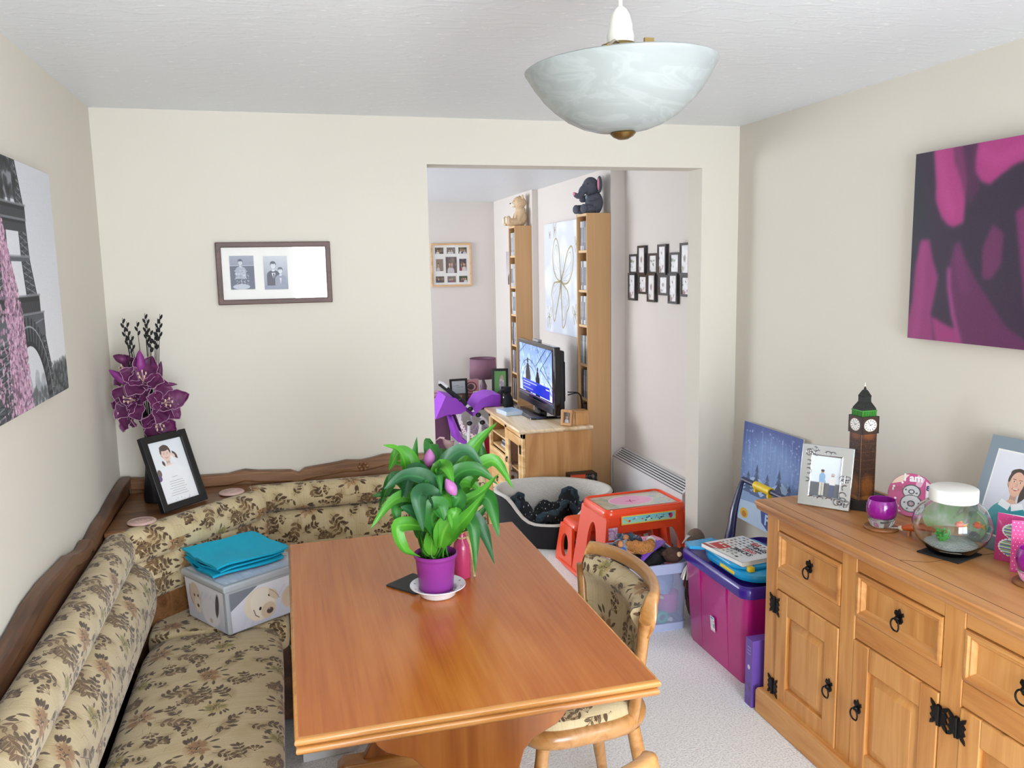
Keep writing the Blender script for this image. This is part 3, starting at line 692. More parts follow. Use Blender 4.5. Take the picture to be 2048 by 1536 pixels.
b = MB(); b.M = rot_m(0, -.045, 0, (0, 0, z0))
b.lathe([(.0, -.143), (.01, -.142), (.02, -.137), (.026, -.131), (.022, -.126), (.008, -.122), (.004, -.06)], 28, caps=False); b.build('brass_finial', M_brass, lamp, smooth=60)
b = MB(); b.lathe([(.026, -.19), (.027, -.175), (.024, -.165), (.0235, -.155), (.018, -.135), (.012, -.125), (.006, -.12)], 28, caps=True); b.build('lampholder', mat('cream_bakelite', 'efece2', .3), lamp, smooth=50)
b = MB(); b.tube([(.002, .0, 0), (-.002, 0, -.04), (-.001, 0, -.09), (0, 0, -.125)], .0042, 10); b.build('cord', mat('white_flex', 'e9e6dc', .5), lamp)
b = MB(); b.lathe([(.0, -.004), (.04, -.004), (.045, 0)], 30); b.build('ceiling_rose', M_white, lamp)
b = MB(); zz = -.196
b.tube([(.036*math.cos(a), .036*math.sin(a), zz+.004*math.sin(a)) for a in [k*2*PI/28 for k in range(28)]], .004, 8, loop=True)
for a in (0, 2.1, 4.2): b.tube([(.034*math.cos(a), .034*math.sin(a), zz), (.1*math.cos(a), .1*math.sin(a), zz-.012), (.19*math.cos(a), .19*math.sin(a), zz-.038+.008*math.cos(a))], .003, 6)
b.lathe([(.03, zz-.006), (.033, zz), (.03, zz+.006)], 28); b.box((.052, -.02, zz+.008), (.02, .006, .014)); b.build('shade_carrier', M_brass, lamp)
b = MB(); b.lathe([(.012, -.2), (.014, -.22), (.028, -.25), (.03, -.268), (.02, -.287), (.004, -.293)], 20); b.build('bulb', mat('frosted_bulb', 'f2f2ee', .5), lamp, smooth=60)

# ================================================================ pictures and frames
def make_frame(name, label, cat, loc, rz, lean, w, h, bw, th, fm, pic, mount=0, mm=None, holes=None, glass=True, leg=0, group=None, roll=0):
    """upright framed picture; local x across, z up, front looks along -y.  holes: [(cx, cz, w, h, material)]"""
    t = thing(name, label, cat, loc, (-lean, roll, rz), group)
    b = MB()
    o = [(-w/2, 0), (w/2, 0), (w/2, h), (-w/2, h)]; i = [(-w/2+bw, bw), (w/2-bw, bw), (w/2-bw, h-bw), (-w/2+bw, h-bw)]
    rings = []
    for k in range(4):
        rings.append([(o[k][0], 0, o[k][1]), (o[k][0], -th, o[k][1]), (i[k][0], -th*.9, i[k][1]), (i[k][0], 0, i[k][1])])
    b.loft(rings, loop=True, caps=False); b.build('frame', fm, t, bevel=min(.0025, bw*.15), recalc=True)
    yb = -th*.35
    b = MB(); b.bb((-w/2+bw*.9, yb+.001, bw*.9), (w/2-bw*.9, 0, h-bw*.9)); b.build('backing', mm or M_paper, t)
    if holes:
        for (hx, hz, hw, hh, pm) in holes:
            b = MB(); b.quad((hx-hw/2, yb-.0012, hz-hh/2), (hx+hw/2, yb-.0012, hz-hh/2), (hx+hw/2, yb-.0012, hz+hh/2), (hx-hw/2, yb-.0012, hz+hh/2)); b.build('photograph', pm, t)
    elif pic:
        q = bw+mount; b = MB(); b.quad((-w/2+q, yb-.0012, q), (w/2-q, yb-.0012, q), (w/2-q, yb-.0012, h-q), (-w/2+q, yb-.0012, h-q)); b.build('picture', pic, t)
    if glass:
        b = MB(); yg = -th*.7; b.bb((-w/2+bw*.9, yg, bw*.9), (w/2-bw*.9, yg+.001, h-bw*.9)); b.build('glass', M_pane, t)
    if leg:
        b = MB(); d = leg; b.hexa([(-.03, .0, .03), (.03, .0, .03), (.03, .004, .03), (-.03, .004, .03)], [(-.02, .0, h*.8), (.02, .0, h*.8), (.02, .004, h*.8), (-.02, .004, h*.8)])
        b2 = MB(); f_ = h*.3; g_ = f_*math.tan(lean)+.001; b2.prism([(.0005, h*.75), (.005, h*.76), (f_+.005, g_+.002), (f_, g_)], -.025, .025, 'x'); b2.build('stand', M_blackm, t)
    return t
def old_photo(seed, kind):
    p = Pic(150, 220, '8f95a8'); p.grad('9aa2b4', '5c647c') if kind != 1 else p.grad('c8ccd6', '868da2')
    if kind == 0:
        p.rect(0, .28, .7, .3, 'c4c9d4'); p.rect(0, .3, .7, 1, '545c74'); bust(p, .3, .2, .16, 'cdd2dc', '3a4158', 'a4abbe', smile=True)
        p.blotch('d4d8e2', 60, .01, .02, 3, .12, .42, .52, .9, .8); p.blotch('5a6278', 30, .006, .014, 4, .12, .42, .52, .9, .7); p.ell(.3, .92, .24, .08, 'b8bece')
    elif kind == 1:
        bust(p, .27, .28, .2, 'd8dbe4', '3a4056', '3c4258', smile=False); p.poly([(.22, .5), (.33, .5), (.28, .75)], 'e0e3ea'); p.poly([(.26, .52), (.3, .52), (.29, .78), (.27, .78)], '30364a')
        bust(p, .47, .44, .17, 'd8dbe4', '444b62', '8e95aa', smile=False); p.poly([(.44, .66), (.5, .66), (.47, .85)], 'd0d4de')
    else:
        p.grad('d3d6de', 'dfe2e8'); p.rect(0, .2, .15, .6, '78809a'); bust(p, .3, .2, .17, 'd6dae2', '353b52', 'b9bfcc'); p.ell(.38, .6, .26, .16, 'c3c8d4'); p.line([(.1, .5), (.35, .52), (.5, .62)], .02, '6a7288'); p.rect(.1, .68, .6, 1, 'eceef2')
    return p.noise(.06, 2, seed).tomat('old_monochrome_photograph_%d' % kind, .5)
M_dkw = wood('dark_walnut_frame', ['42261e', '4e2e25', '58362b'], 'x', .4)
make_frame('picture_frame', 'dark wooden wall frame holding three old black and white portraits', 'picture frame', (-.016, YF-.004, 1.535), 0, 0, .447, .248, .020, .018, M_dkw, None, mm=M_paper,
    holes=[(-.127, .128, .093, .134, old_photo(1, 0)), (.003, .125, .093, .134, old_photo(2, 1)), (.128, .122, .093, .134, old_photo(3, 2))])

def tower_canvas():
    p = Pic(1190, 768, 'd9dadd'); A = p.asp
    p.grad('cdd0d6', 'e0e0e4'); r = np.random.RandomState(5)
    dk, md, lt = '26282c', '4a4e54', '8e9298'
    cx = .90
    def hw(y): return float(np.interp(y, [0, .19, .4, .545, .7, .88, 1], [.115, .185, .2, .26, .32, .39, .42]))
    for s in (-1, 1):
        for k in range(170):
            y = k/170; w = hw(y); xi = cx+s*w*(.42 if y < .6 else .55); xo = cx+s*w; p.rect(min(xi, xo), y, max(xi, xo), y+.008, ['3c4046', '555a60', '484c52'][k % 3])
        for k in range(34):
            y = k*.03; w, w2 = hw(y), hw(y+.03)
            p.line([(cx+s*w, y), (cx+s*w2*.45, y+.03)], .004, dk); p.line([(cx+s*w*.45, y), (cx+s*w2, y+.03)], .004, lt); p.line([(cx+s*w*.7, y), (cx+s*w2*.7, y+.03)], .005, dk)
            p.line([(cx+s*w, y), (cx+s*w2, y+.03)], .009, dk); p.line([(cx+s*w*.45, y), (cx+s*w2*.45, y+.03)], .009, dk)
    p.rect(cx-.1, 0, cx+.1, .16, md, .6); p.blotch(dk, 40, .012, .03, 2, cx-.12, 0, cx+.12, .17, .7)
    for y, h, e in ((.175, .06, .02), (.235, .05, .005), (.385, .02, 0), (.545, .075, .035), (.62, .03, .05)):
        w = hw(y)+e; p.rect(cx-w, y, cx+w, y+h, dk if h > .03 else md); p.line([(cx-w-.01, y), (cx+w+.01, y)], .010, lt, .7)
        for k in range(40): p.line([(cx-w+2*w*k/39, y+h*.35), (cx-w+2*w*k/39, y+h)], .003, lt, .6)
    p.rect(cx-.34, .65, cx+.34, .72, md); 
    for k in range(60): p.line([(cx-.34+.0115*k, .65), (cx-.34+.0115*((k+4) % 60), .72)], .003, lt, .5)
    for k in range(40):
        q = k/39; a = PI+PI*q; p.line([(cx+.08+.22*math.cos(a), 1+.26*math.sin(a)), (cx+.08+.3*math.cos(a), 1+.36*math.sin(a))], .02, md if k % 2 else dk)
    p.ell(cx+.08, 1.02, .215, .27, 'cfd2d6'); p.line([(cx+.08+.22*math.cos(a), 1.01+.27*math.sin(a)) for a in np.linspace(PI, 2*PI, 30)], .02, dk); p.line([(cx+.08+.29*math.cos(a), 1.01+.34*math.sin(a)) for a in np.linspace(PI, 2*PI, 30)], .008, lt)
    p.blotch('9a9ea4', 40, .015, .04, 8, cx-.1, .88, cx+.25, 1, .6); p.blotch('5a5e60', 60, .008, .02, 18, cx, .93, cx+.3, 1, .7)
    p.blotch('3a3e40', 200, .01, .025, 9, 1.3, .87, A, 1, .8); p.blotch('6e7274', 120, .006, .014, 10, 1.28, .85, A, 1, .7); p.blotch('3c4042', 120, .008, .02, 11, 0, .9, .8, 1, .7)
    for k in range(3200):
        y = .24+.76*r.rand()**.85; wmax = float(np.interp(y, [.24, .3, .4, .6, 1], [.03, .05, .09, .17, .2]))
        x = .74+wmax*(r.rand()*1.25-.15) if r.rand() < .75 else .2+.6*r.rand()
        if x < .7 and y < .5: continue
        col = ['c79ab8', 'ad8099', 'd9b4c8', '86647c', 'bb97ac', '685264'][r.randint(6)]; q = .004+.006*r.rand(); p.ell(x, y, q, q*1.3, col, r.rand()*3, 0, .85)
    return p.noise(.05, 2, 3).tomat('iron_tower_print', .7)
def canvas(name, label, y0, y1, z0, z1, wallx, side, m, th=.035, axis='x'):
    """stretched canvas on a wall x = wallx, looking towards side (+1/-1 along x); picture's left edge comes first as seen from the room"""
    t = thing(name, label, 'canvas print', (wallx+side*.002, (y0+y1)/2, z0)); w = (y1-y0)/2; h = z1-z0
    b = MB(); xa, xb = (0, side*th) if side > 0 else (side*th, 0)
    b.bb((xa, -w, 0), (xb-.0002 if side > 0 else xb, w, h)) if side > 0 else b.bb((xa+.0002, -w, 0), (xb, w, h))
    b.build('stretcher_edges', m[1], t, bevel=.002)
    b = MB(); X = side*(th+.0004)
    if side > 0: b.quad((X, -w, 0), (X, w, 0), (X, w, h), (X, -w, h))
    else: b.quad((X, w, 0), (X, -w, 0), (X, -w, h), (X, w, h))
    b.build('print', m[0], t); return t
canvas('canvas_print', 'tall black and white iron tower canvas with pink blossom on the left wall', 1.75, 2.71, 1.335, 1.955, XL, 1, (tower_canvas(), mat('canvas_edge_white', 'dcdad6', .8)))
def petal_canvas():
    p = Pic(675, 480, '232833'); p.grad('20262f', '2e2036'); A = p.asp
    p.poly([(.0, 0), (A, 0), (A, 1), (.2, 1), (.12, .4)], '35203a', .6)
    p.poly([(.235, 0), (.4, 0), (.39, .15), (.42, .22), (.36, .3), (.32, .2)], '4e2048', .9); p.poly([(.24, 0), (.3, 0), (.34, .18), (.33, .3)], '7c2c62', .8)
    p.poly([(.12, 0), (.145, .19), (.145, .25), (.16, .29), (.19, .35), (.23, .39), (.27, .405), (.33, .385), (.335, .27), (.30, .17), (.26, .08), (.24, 0)], 'a6367a'); p.line([(.16, .02), (.2, .2), (.25, .33)], .06, 'b64488', .5, .03)
    p.poly([(.39, 0), (.38, .08), (.385, .14), (.42, .19), (.47, .21), (.53, .17), (.6, .13), (.75, .1), (.95, .16), (A, .1), (A, 0)], 'a6367a'); p.line([(.42, .05), (.5, .1), (.7, .04), (1.1, .05)], .06, 'b64488', .5, .03)
    p.poly([(.06, .46), (.12, .46), (.15, .57), (.19, .66), (.17, .78), (.155, .86), (.18, 1.0), (0, 1), (.0, .9), (.02, .79), (.03, .61)], '8a2e6a'); p.line([(.08, .5), (.08, .8), (.05, 1)], .05, 'a23c7c', .5, .03)
    p.poly([(.31, .47), (.345, .55), (.42, .67), (.61, .9), (.8, 1), (.36, 1), (.29, .87), (.25, .68), (.265, .57)], '5c2250'); p.line([(.255, .62), (.262, .72), (.3, .87), (.35, 1.0)], .022, 'b04a8c', .8, .012); p.line([(.30, .52), (.36, .72)], .06, '6e2a5e', .6, .03)
    p.poly([(.16, .87), (.19, 1), (.36, 1), (.31, .93), (.23, .9)], '94306e'); p.poly([(.5, .4), (.45, .52), (.46, .67), (.51, .67), (.56, .6), (.565, .45)], '6a2858', .9)
    p.poly([(.62, .35), (.72, .3), (.8, .5), (.95, .9), (.85, 1), (.7, .8)], '7c2c62', .9); p.poly([(.9, .25), (1.0, .22), (1.15, .5), (1.25, 1), (1.0, 1), (.92, .6)], '94306e', .9); p.poly([(1.2, .3), (A, .25), (A, .9), (1.3, .8)], '8a3068', .9)
    for k in range(26): y = .56+.014*k; p.line([(.05, y), (.14, y+.006)], .002, '6a2458', .5)
    return p.blur(60).noise(.025, 2, 4).tomat('magenta_petal_print', .6)
canvas('canvas_print', 'magenta flower petal close-up canvas on the right wall above the sideboard', 1.45, 2.372, 1.402, 2.012, XR, -1, (petal_canvas(), mat('canvas_edge_dark', '22202a', .8)))

def memorial():
    p = Pic(260, 400, 'f1f1f3'); p.grad('e8ecf1', 'f6f6f8')
    bust(p, .29, .22, .24, 'f0cfc0', '4a3630', 'f2f2f4'); p.ell(.3, .62, .28, .22, 'f4f4f6', 0, .03); p.leaf(.45, .26, .08, .03, 1.1, '4a3630'); p.leaf(.2, .36, .05, .022, 1.3, '4a3630'); p.ell(.07, .5, .04, .06, '6a5850'); p.ell(.04, .58, .05, .05, '6a4a86')
    p.ell(.40, .27, .05, .045, 'f0d2c4', .5); p.ell(.40, .33, .08, .03, 'f4f4f6', 1.2, .01)
    for k, (a, q) in enumerate(((.27, .1), (.2, .25), (.19, .28), (.2, .26), (.17, .32), (.21, .24), (.17, .3), (.16, .33))): 
        y = .6+.037*k+(.03 if k else 0); p.line([(a, y), (a+q, y)], .006, '8a8a92', .8)
    p.blotch('c9c9d2', 8, .008, .014, 3, .2, .94, .6, .99, .8)
    return p.tomat('portrait_print_with_verse', .4)
def place_frame_world(t): return t
make_frame('photo_frame', 'black photo frame with a smiling child and a verse, leaning in the bench corner', 'photo frame', (-.392, 3.225, .802), math.radians(48), math.radians(20), .205, .285, .026, .022, M_black, memorial(), leg=.1, roll=.0)

# engraved pink coasters on the bench corner
def coaster(x, y, rz, label):
    t = thing('coaster', label, 'coaster', (x, y, .804), rz)
    b = MB(); b.lathe([(0, 0), (.046, 0), (.048, .002), (.048, .005), (.046, .007), (0, .007)], 36); b.build('disc', mat('pink_quartz_resin', 'c9a79c', .35), t, smooth=50)
    b = MB()
    b.lathe([(.041, .0071), (.042, .008), (.043, .0071)], 36)
    for k in range(4):
        x0 = -.018+.012*k
        b.tube([(x0-.004, -.01, .0073), (x0, .01, .0075), (x0+.004, -.01, .0073)], .0012, 5)
    b.build('engraving', mat('pale_engraving', 'dcc3ba', .5), t); return t
coaster(-.512, 3.062, .6, 'round pink coaster left of the black photo frame')
coaster(-.228, 3.365, .9, 'round pink coaster right of the black photo frame')

# ================================================================ purple lily arrangement in the corner
ar = thing('flower_arrangement', 'artificial purple lilies and black seed stems in a tall black vase in the room corner', 'flower arrangement', (-.50, 3.36, .802))
b = MB(); b.lathe([(.0, 0), (.045, 0), (.047, .02), (.035, .12), (.026, .22), (.03, .29), (.034, .30), (.03, .295), (.022, .22), (.0, .2)], 24); b.build('vase', M_black, ar, smooth=60)
def silk_mat(name, a, bb):
    m, t, bs, N, L = nodes(name); tc = N('ShaderNodeTexCoord'); n = N('ShaderNodeTexNoise'); n.inputs['Scale'].default_value = 30; L(tc.outputs['Object'], n.inputs[0])
    r = ramp(t, [(.3, a), (.7, bb)]); L(n.outputs[0], r.inputs[0]); L(r.outputs[0], bs.inputs['Base Color']); bs.inputs['Roughness'].default_value = .5
    tr = N('ShaderNodeBsdfTranslucent'); L(r.outputs[0], tr.inputs[0]); mx = N('ShaderNodeMixShader'); mx.inputs[0].default_value = .3; L(bs.outputs[0], mx.inputs[1]); L(tr.outputs[0], mx.inputs[2]); L(mx.outputs[0], t.nodes['Material Output'].inputs[0]); return m
M_silk = silk_mat('plum_silk', '5a1f4e', '7c3468'); M_silk2 = silk_mat('bright_purple_silk', '8d2f86', 'b257a8'); M_wire = mat('pale_petal_wire', 'b08aa2', .4)
def petal(mb, base, d, up, L_, w, curl, wire=None):
    d = Vector(d).normalized(); up = Vector(up); s = d.cross(up).normalized(); n = s.cross(d).normalized(); base = Vector(base)
    def fn(u, v):
        ww = w*math.sin(PI*min(1, .08+u*.92))**.75*(1+.06*math.sin(u*22)); a = (v-.5)*2
        return tuple(base+d*L_*(u-.12*curl*u*u)+s*ww*a+n*(curl*L_*.35*u*u - .25*w*(1-a*a)+.004*math.sin(u*20+a*3)))
    mb.grid(fn, 12, 6)
    if wire is not None: wire.tube([fn(i/12, 0) for i in range(13)]+[fn(i/12, 1) for i in range(12, -1, -1)], .0011, 5)
rr = random.Random(4)
def lily(ce, axis, n, L_, w, curl, m=M_silk):
    axis = Vector(axis).normalized(); s = axis.orthogonal().normalized(); q = axis.cross(s); b = MB(); wr = MB()
    for k in range(n):
        a = 2*PI*k/n+rr.random()*.3; o = s*math.cos(a)+q*math.sin(a); petal(b, ce, (axis*(.55+.2*rr.random())+o), axis, L_*(.85+.3*rr.random()), w, curl*-1, wr)
    f = b.build('lily', m, ar, smooth=180); wr.build('wire_edge', M_wire, f)
    b = MB()
    for k in range(5): a = 2*PI*k/5; o = s*math.cos(a)+q*math.sin(a); e = Vector(ce)+axis*L_*.55+o*.014; b.tube([ce, tuple(e)], .0012, 5); b.ell(tuple(e), (.003, .003, .006), 6, 5)
    b.build('stamens', mat('pale_stamen', 'd9b8a8', .6), f)
# local = world - (-.50,3.36,.802); the bloom heads face the room
lily((-.045, -.05, .40), (-.35, -.8, .25), 5, .085, .036, .8); lily((.055, -.06, .385), (.55, -.8, .15), 5, .08, .036, .7)
lily((-.005, -.07, .47), (.05, -.7, .65), 4, .085, .038, .5); lily((-.05, -.02, .50), (-.8, -.5, .4), 4, .08, .038, .6)
lily((.03, -.05, .32), (.25, -.8, -.45), 4, .08, .038, .6); lily((-.075, -.02, .36), (-.7, -.5, -.3), 4, .075, .034, .6)
def bud(p, d, L_, r, m):
    b = MB(); P = Vector(p); d = Vector(d).normalized(); b.tube([tuple(P+d*L_*q) for q in (0, .12, .3, .5, .7, .85, .95, 1)], [r*.3, r*.75, r, r*.98, r*.8, r*.5, r*.25, r*.08], 12)
    return b.build('bud', m, ar, smooth=70)
bud((-.015, -.04, .50), (.02, -.1, 1), .085, .018, M_silk2); bud((-.06, -.04, .46), (-.8, -.1, .75), .085, .016, M_silk2)
bud((-.062, -.03, .545), (-.9, 0, .45), .05, .017, M_silk); bud((.035, -.02, .44), (.2, 0, 1), .1, .012, M_silk); bud((-.015, -.02, .54), (-1, 0, .35), .05, .009, M_silk); bud((.05, -.05, .455), (1, -.1, -.05), .06, .008, M_silk)
b = MB(); b.tube([(-.01, 0, .25), (-.03, -.02, .45), (-.062, -.03, .55)], .003, 6)
for p in ((-.04, -.04, .4), (.04, -.04, .38), (0, -.05, .46), (-.04, -.02, .5), (.03, -.04, .33), (-.06, -.02, .37)): b.tube([(0, 0, .22), (p[0]*.6, p[1]*.5, p[2]-.06), p], .003, 6)
b.build('stems', M_blackm, ar)
for k, (tx, tz, h) in enumerate(((-.065, .705, 1), (-.055, .69, 1), (-.047, .66, 1), (-.04, .64, 0), (-.02, .69, 0), (.015, .72, 1), (.018, .70, 1), (.01, .66, 0), (.03, .66, 1), (.055, .70, 1), (.062, .715, 1), (.05, .67, 1), (.04, .64, 0), (-.058, .64, 0), (.025, .63, 0))):
    b = MB(); y = -.03+.02*math.sin(k*2.1); pts = [(.3*tx, 0, .25), (.55*tx, y*.5, .42), (tx*.85, y, tz-.1), (tx, y, tz)]
    b.tube(pts, [.0022, .0018, .0012, .0008], 5)
    for j in range(5 if h else 3): q = tz-.012-.016*j; b.ell((tx*(1-.02*j)+.004*(-1)**j, y, q), (.0042, .0042, .010), 6, 6, (0, .4*(-1)**j, 0))
    b.build('seed_stem', M_blackm, ar, smooth=60)

# ================================================================ puppy storage box and folded cloth on the bench
def puppy_side(seed):
    p = Pic(520, 250, 'dfe0ea'); p.grad('e9eaf2', 'c9cbdc')
    for k in range(16): x = p.asp*random.Random(seed+k).random(); p.line([(x, 1), (x+.2, .5), (x+.45, .2)], .012, 'b5b8d0', .4, .02)
    if seed == 1:   # close-up of a pale puppy with another behind
        p.ell(.75, .5, .42, .42, 'e9dcc9', 0, .04); p.ell(.8, .48, .3, .38, 'efe5d6', -.2, .03); p.ell(.95, .72, .2, .2, 'd8c2a8', 0, .05)
        p.ell(1.0, .75, .09, .075, '4a3835', 0, .02); p.ell(.98, .70, .03, .015, 'b0a0a0'); p.ell(.73, .62, .03, .045, '1f1a1a', .3); p.ell(1.0, .35, .045, .03, '1f1a1a', .4)
        p.line([(.56, .6), (.6, .75), (.7, .83)], .02, '4a3a36', .8, .01); p.leaf(1.1, .35, .2, .1, 1.0, 'd9c7b0'); p.line([(1.02, .2), (1.15, .33), (1.25, .5)], .012, '7a6458', .8, .01)
        p.ell(1.62, .55, .3, .3, 'd8c4ae', 0, .04); p.ell(1.8, .6, .16, .2, 'e8dccb', 0, .03); p.ell(1.7, .6, .03, .035, '221c1c'); p.ell(1.88, .7, .06, .05, '3a2c2a', 0, .01)
        p.ell(1.9, .15, .25, .15, 'c9b098', .4, .05); p.poly([(-.02, -.02), (.75, -.02), (.0, .45)], '6f7480', .85)
    elif seed == 2:
        p.ell(.5, .4, .3, .34, 'd9c9b8', 0, .04); p.ell(.6, .6, .18, .2, 'eadfd2', 0, .04); p.ell(.45, .38, .03, .035, '2a2220'); p.ell(.66, .36, .03, .035, '2a2220'); p.ell(.6, .62, .055, .045, '4a3a38', 0, .01)
        p.line([(.25, .15), (.2, .4), (.3, .62)], .03, '8a7060', .8, .02); p.ell(1.3, .65, .5, .35, 'e6e4ee', 0, .06); p.ell(1.7, .4, .1, .3, '2c2a30', .2, .03, .8); p.ell(1.3, .85, .08, .06, 'cdb9a8', 0, .02)
    else:
        for k in range(5): p.ell(.3+.4*k, .5+.1*(-1)**k, .25, .22, 'd5d3d8', .5, .06, .8)
        for k in range(6): a = .5+.25*k; p.line([(a, .3), (a+.1, .5), (a+.3, .6)], .02, '7b7470', .7, .02); p.line([(a+.1, .6), (a+.2, .66)], .03, '5a5450', .6, .02)
        p.blotch('f2f1f4', 20, .04, .1, 6, al=.5, soft=.04)
    return p.tomat('puppy_print_%d' % seed, .25, coat=.3)
bx = thing('storage_box', 'clear plastic storage box printed with pale puppies on the bench seat', 'storage box', (-.17, 3.0, .457), math.radians(33))
M_cl = mat('cloudy_clear_plastic', 'c6ccd2', .15, alpha=.8, coat=.3)
b = MB(); w, d, h = .165, .14, .158
b.loft([[(-w*s, -d*s, z), (w*s, -d*s, z), (w*s, d*s, z), (-w*s, d*s, z)] for z, s in ((0, .93), (.004, .95), (h, 1))]); b.build('tub', M_cl, bx, bevel=.006, seg=3)
b = MB(); b.loft([[(-w*s, -d*s, z), (w*s, -d*s, z), (w*s, d*s, z), (-w*s, d*s, z)] for z, s in ((h-.004, 1.03), (h+.002, 1.045), (h+.016, 1.045), (h+.02, 1.02))]); b.build('lid', M_cl, bx, bevel=.003)
b = MB(); y = -d-.0012; b.quad((-w*.87, -d*.96-.001, .006), (w*.92, -d*.96-.001, .006), (w*.97, y, h-.012), (-w*.92, y, h-.012)); b.build('printed_panel', puppy_side(1), bx)
b = MB(); b.quad((-w*.96-.001, d*.9, .006), (-w*.96-.001, -d*.85, .006), (-w-.0012, -d*.9, h-.008), (-w-.0012, d*.95, h-.008)); b.build('printed_panel', puppy_side(2), bx)
b = MB(); z = h+.0206; b.quad((-w*.96, -d*.93, z), (w*.96, -d*.93, z), (w*.96, d*.93, z), (-w*.96, d*.93, z)); b.build('printed_panel', puppy_side(3), bx)
cl = MB(); rr = random.Random(9)
bcl = thing('folded_cloth', 'folded turquoise cloth lying on the puppy storage box', 'cloth', (-.203, 3.032, .6375), math.radians(33))
M_cy = mat('turquoise_cotton', '0cb2d6', .7, bump=(60, .25, .006))
def sheet(z, w, d, dx, dy, th, amp, rot=0, lift=.035):
    b = MB(); b.M = rot_m(0, 0, rot, (dx, dy, 0)); N_ = 18; P = []
    def top(u, v): x = (u-.5)*w; y = (v-.5)*d; return (x+.006*math.sin(v*9), y+.005*math.sin(u*7), z+th+amp*(math.sin(u*6+v*3)*.5+math.sin(u*13-v*9)*.25)+lift*max(0, v-.45)**1.3*(1.1-u*.7))
    def bot(u, v): p = top(u, v); e = min(u, 1-u, v, 1-v); return (p[0]*.985, p[1]*.985, max(z, p[2]-th*(.6+.4*min(1, e*8))))
    rings = []
    for i in range(N_+1):
        u = i/N_; rings.append([top(u, j/12) for j in range(13)]+[bot(u, j/12) for j in range(12, -1, -1)])
    b.loft(rings); return b.build('fold', M_cy, bcl, smooth=50, bevel=0)
sheet(.0, .27, .22, -.012, -.006, .014, .002, -.06); sheet(.0155, .26, .225, -.004, .0, .011, .003, .04); sheet(.030, .285, .245, .0, .004, .012, .006, .0)

# white carton on the floor between bench and table
wc = thing('white_carton', 'small white carton standing on the carpet between bench seat and table', 'carton', (.065, 2.86, 0), .1)
b = MB(); b.bb((-.09, -.12, 0), (.09, .12, .305)); b.build('carton', mat('white_card', 'eeeeec', .6), wc, bevel=.003)
b = MB(); b.bb((-.092, -.122, .30), (.092, .122, .322)); b.build('lid', mat('white_card', 'eeeeec', .6), wc, bevel=.002)

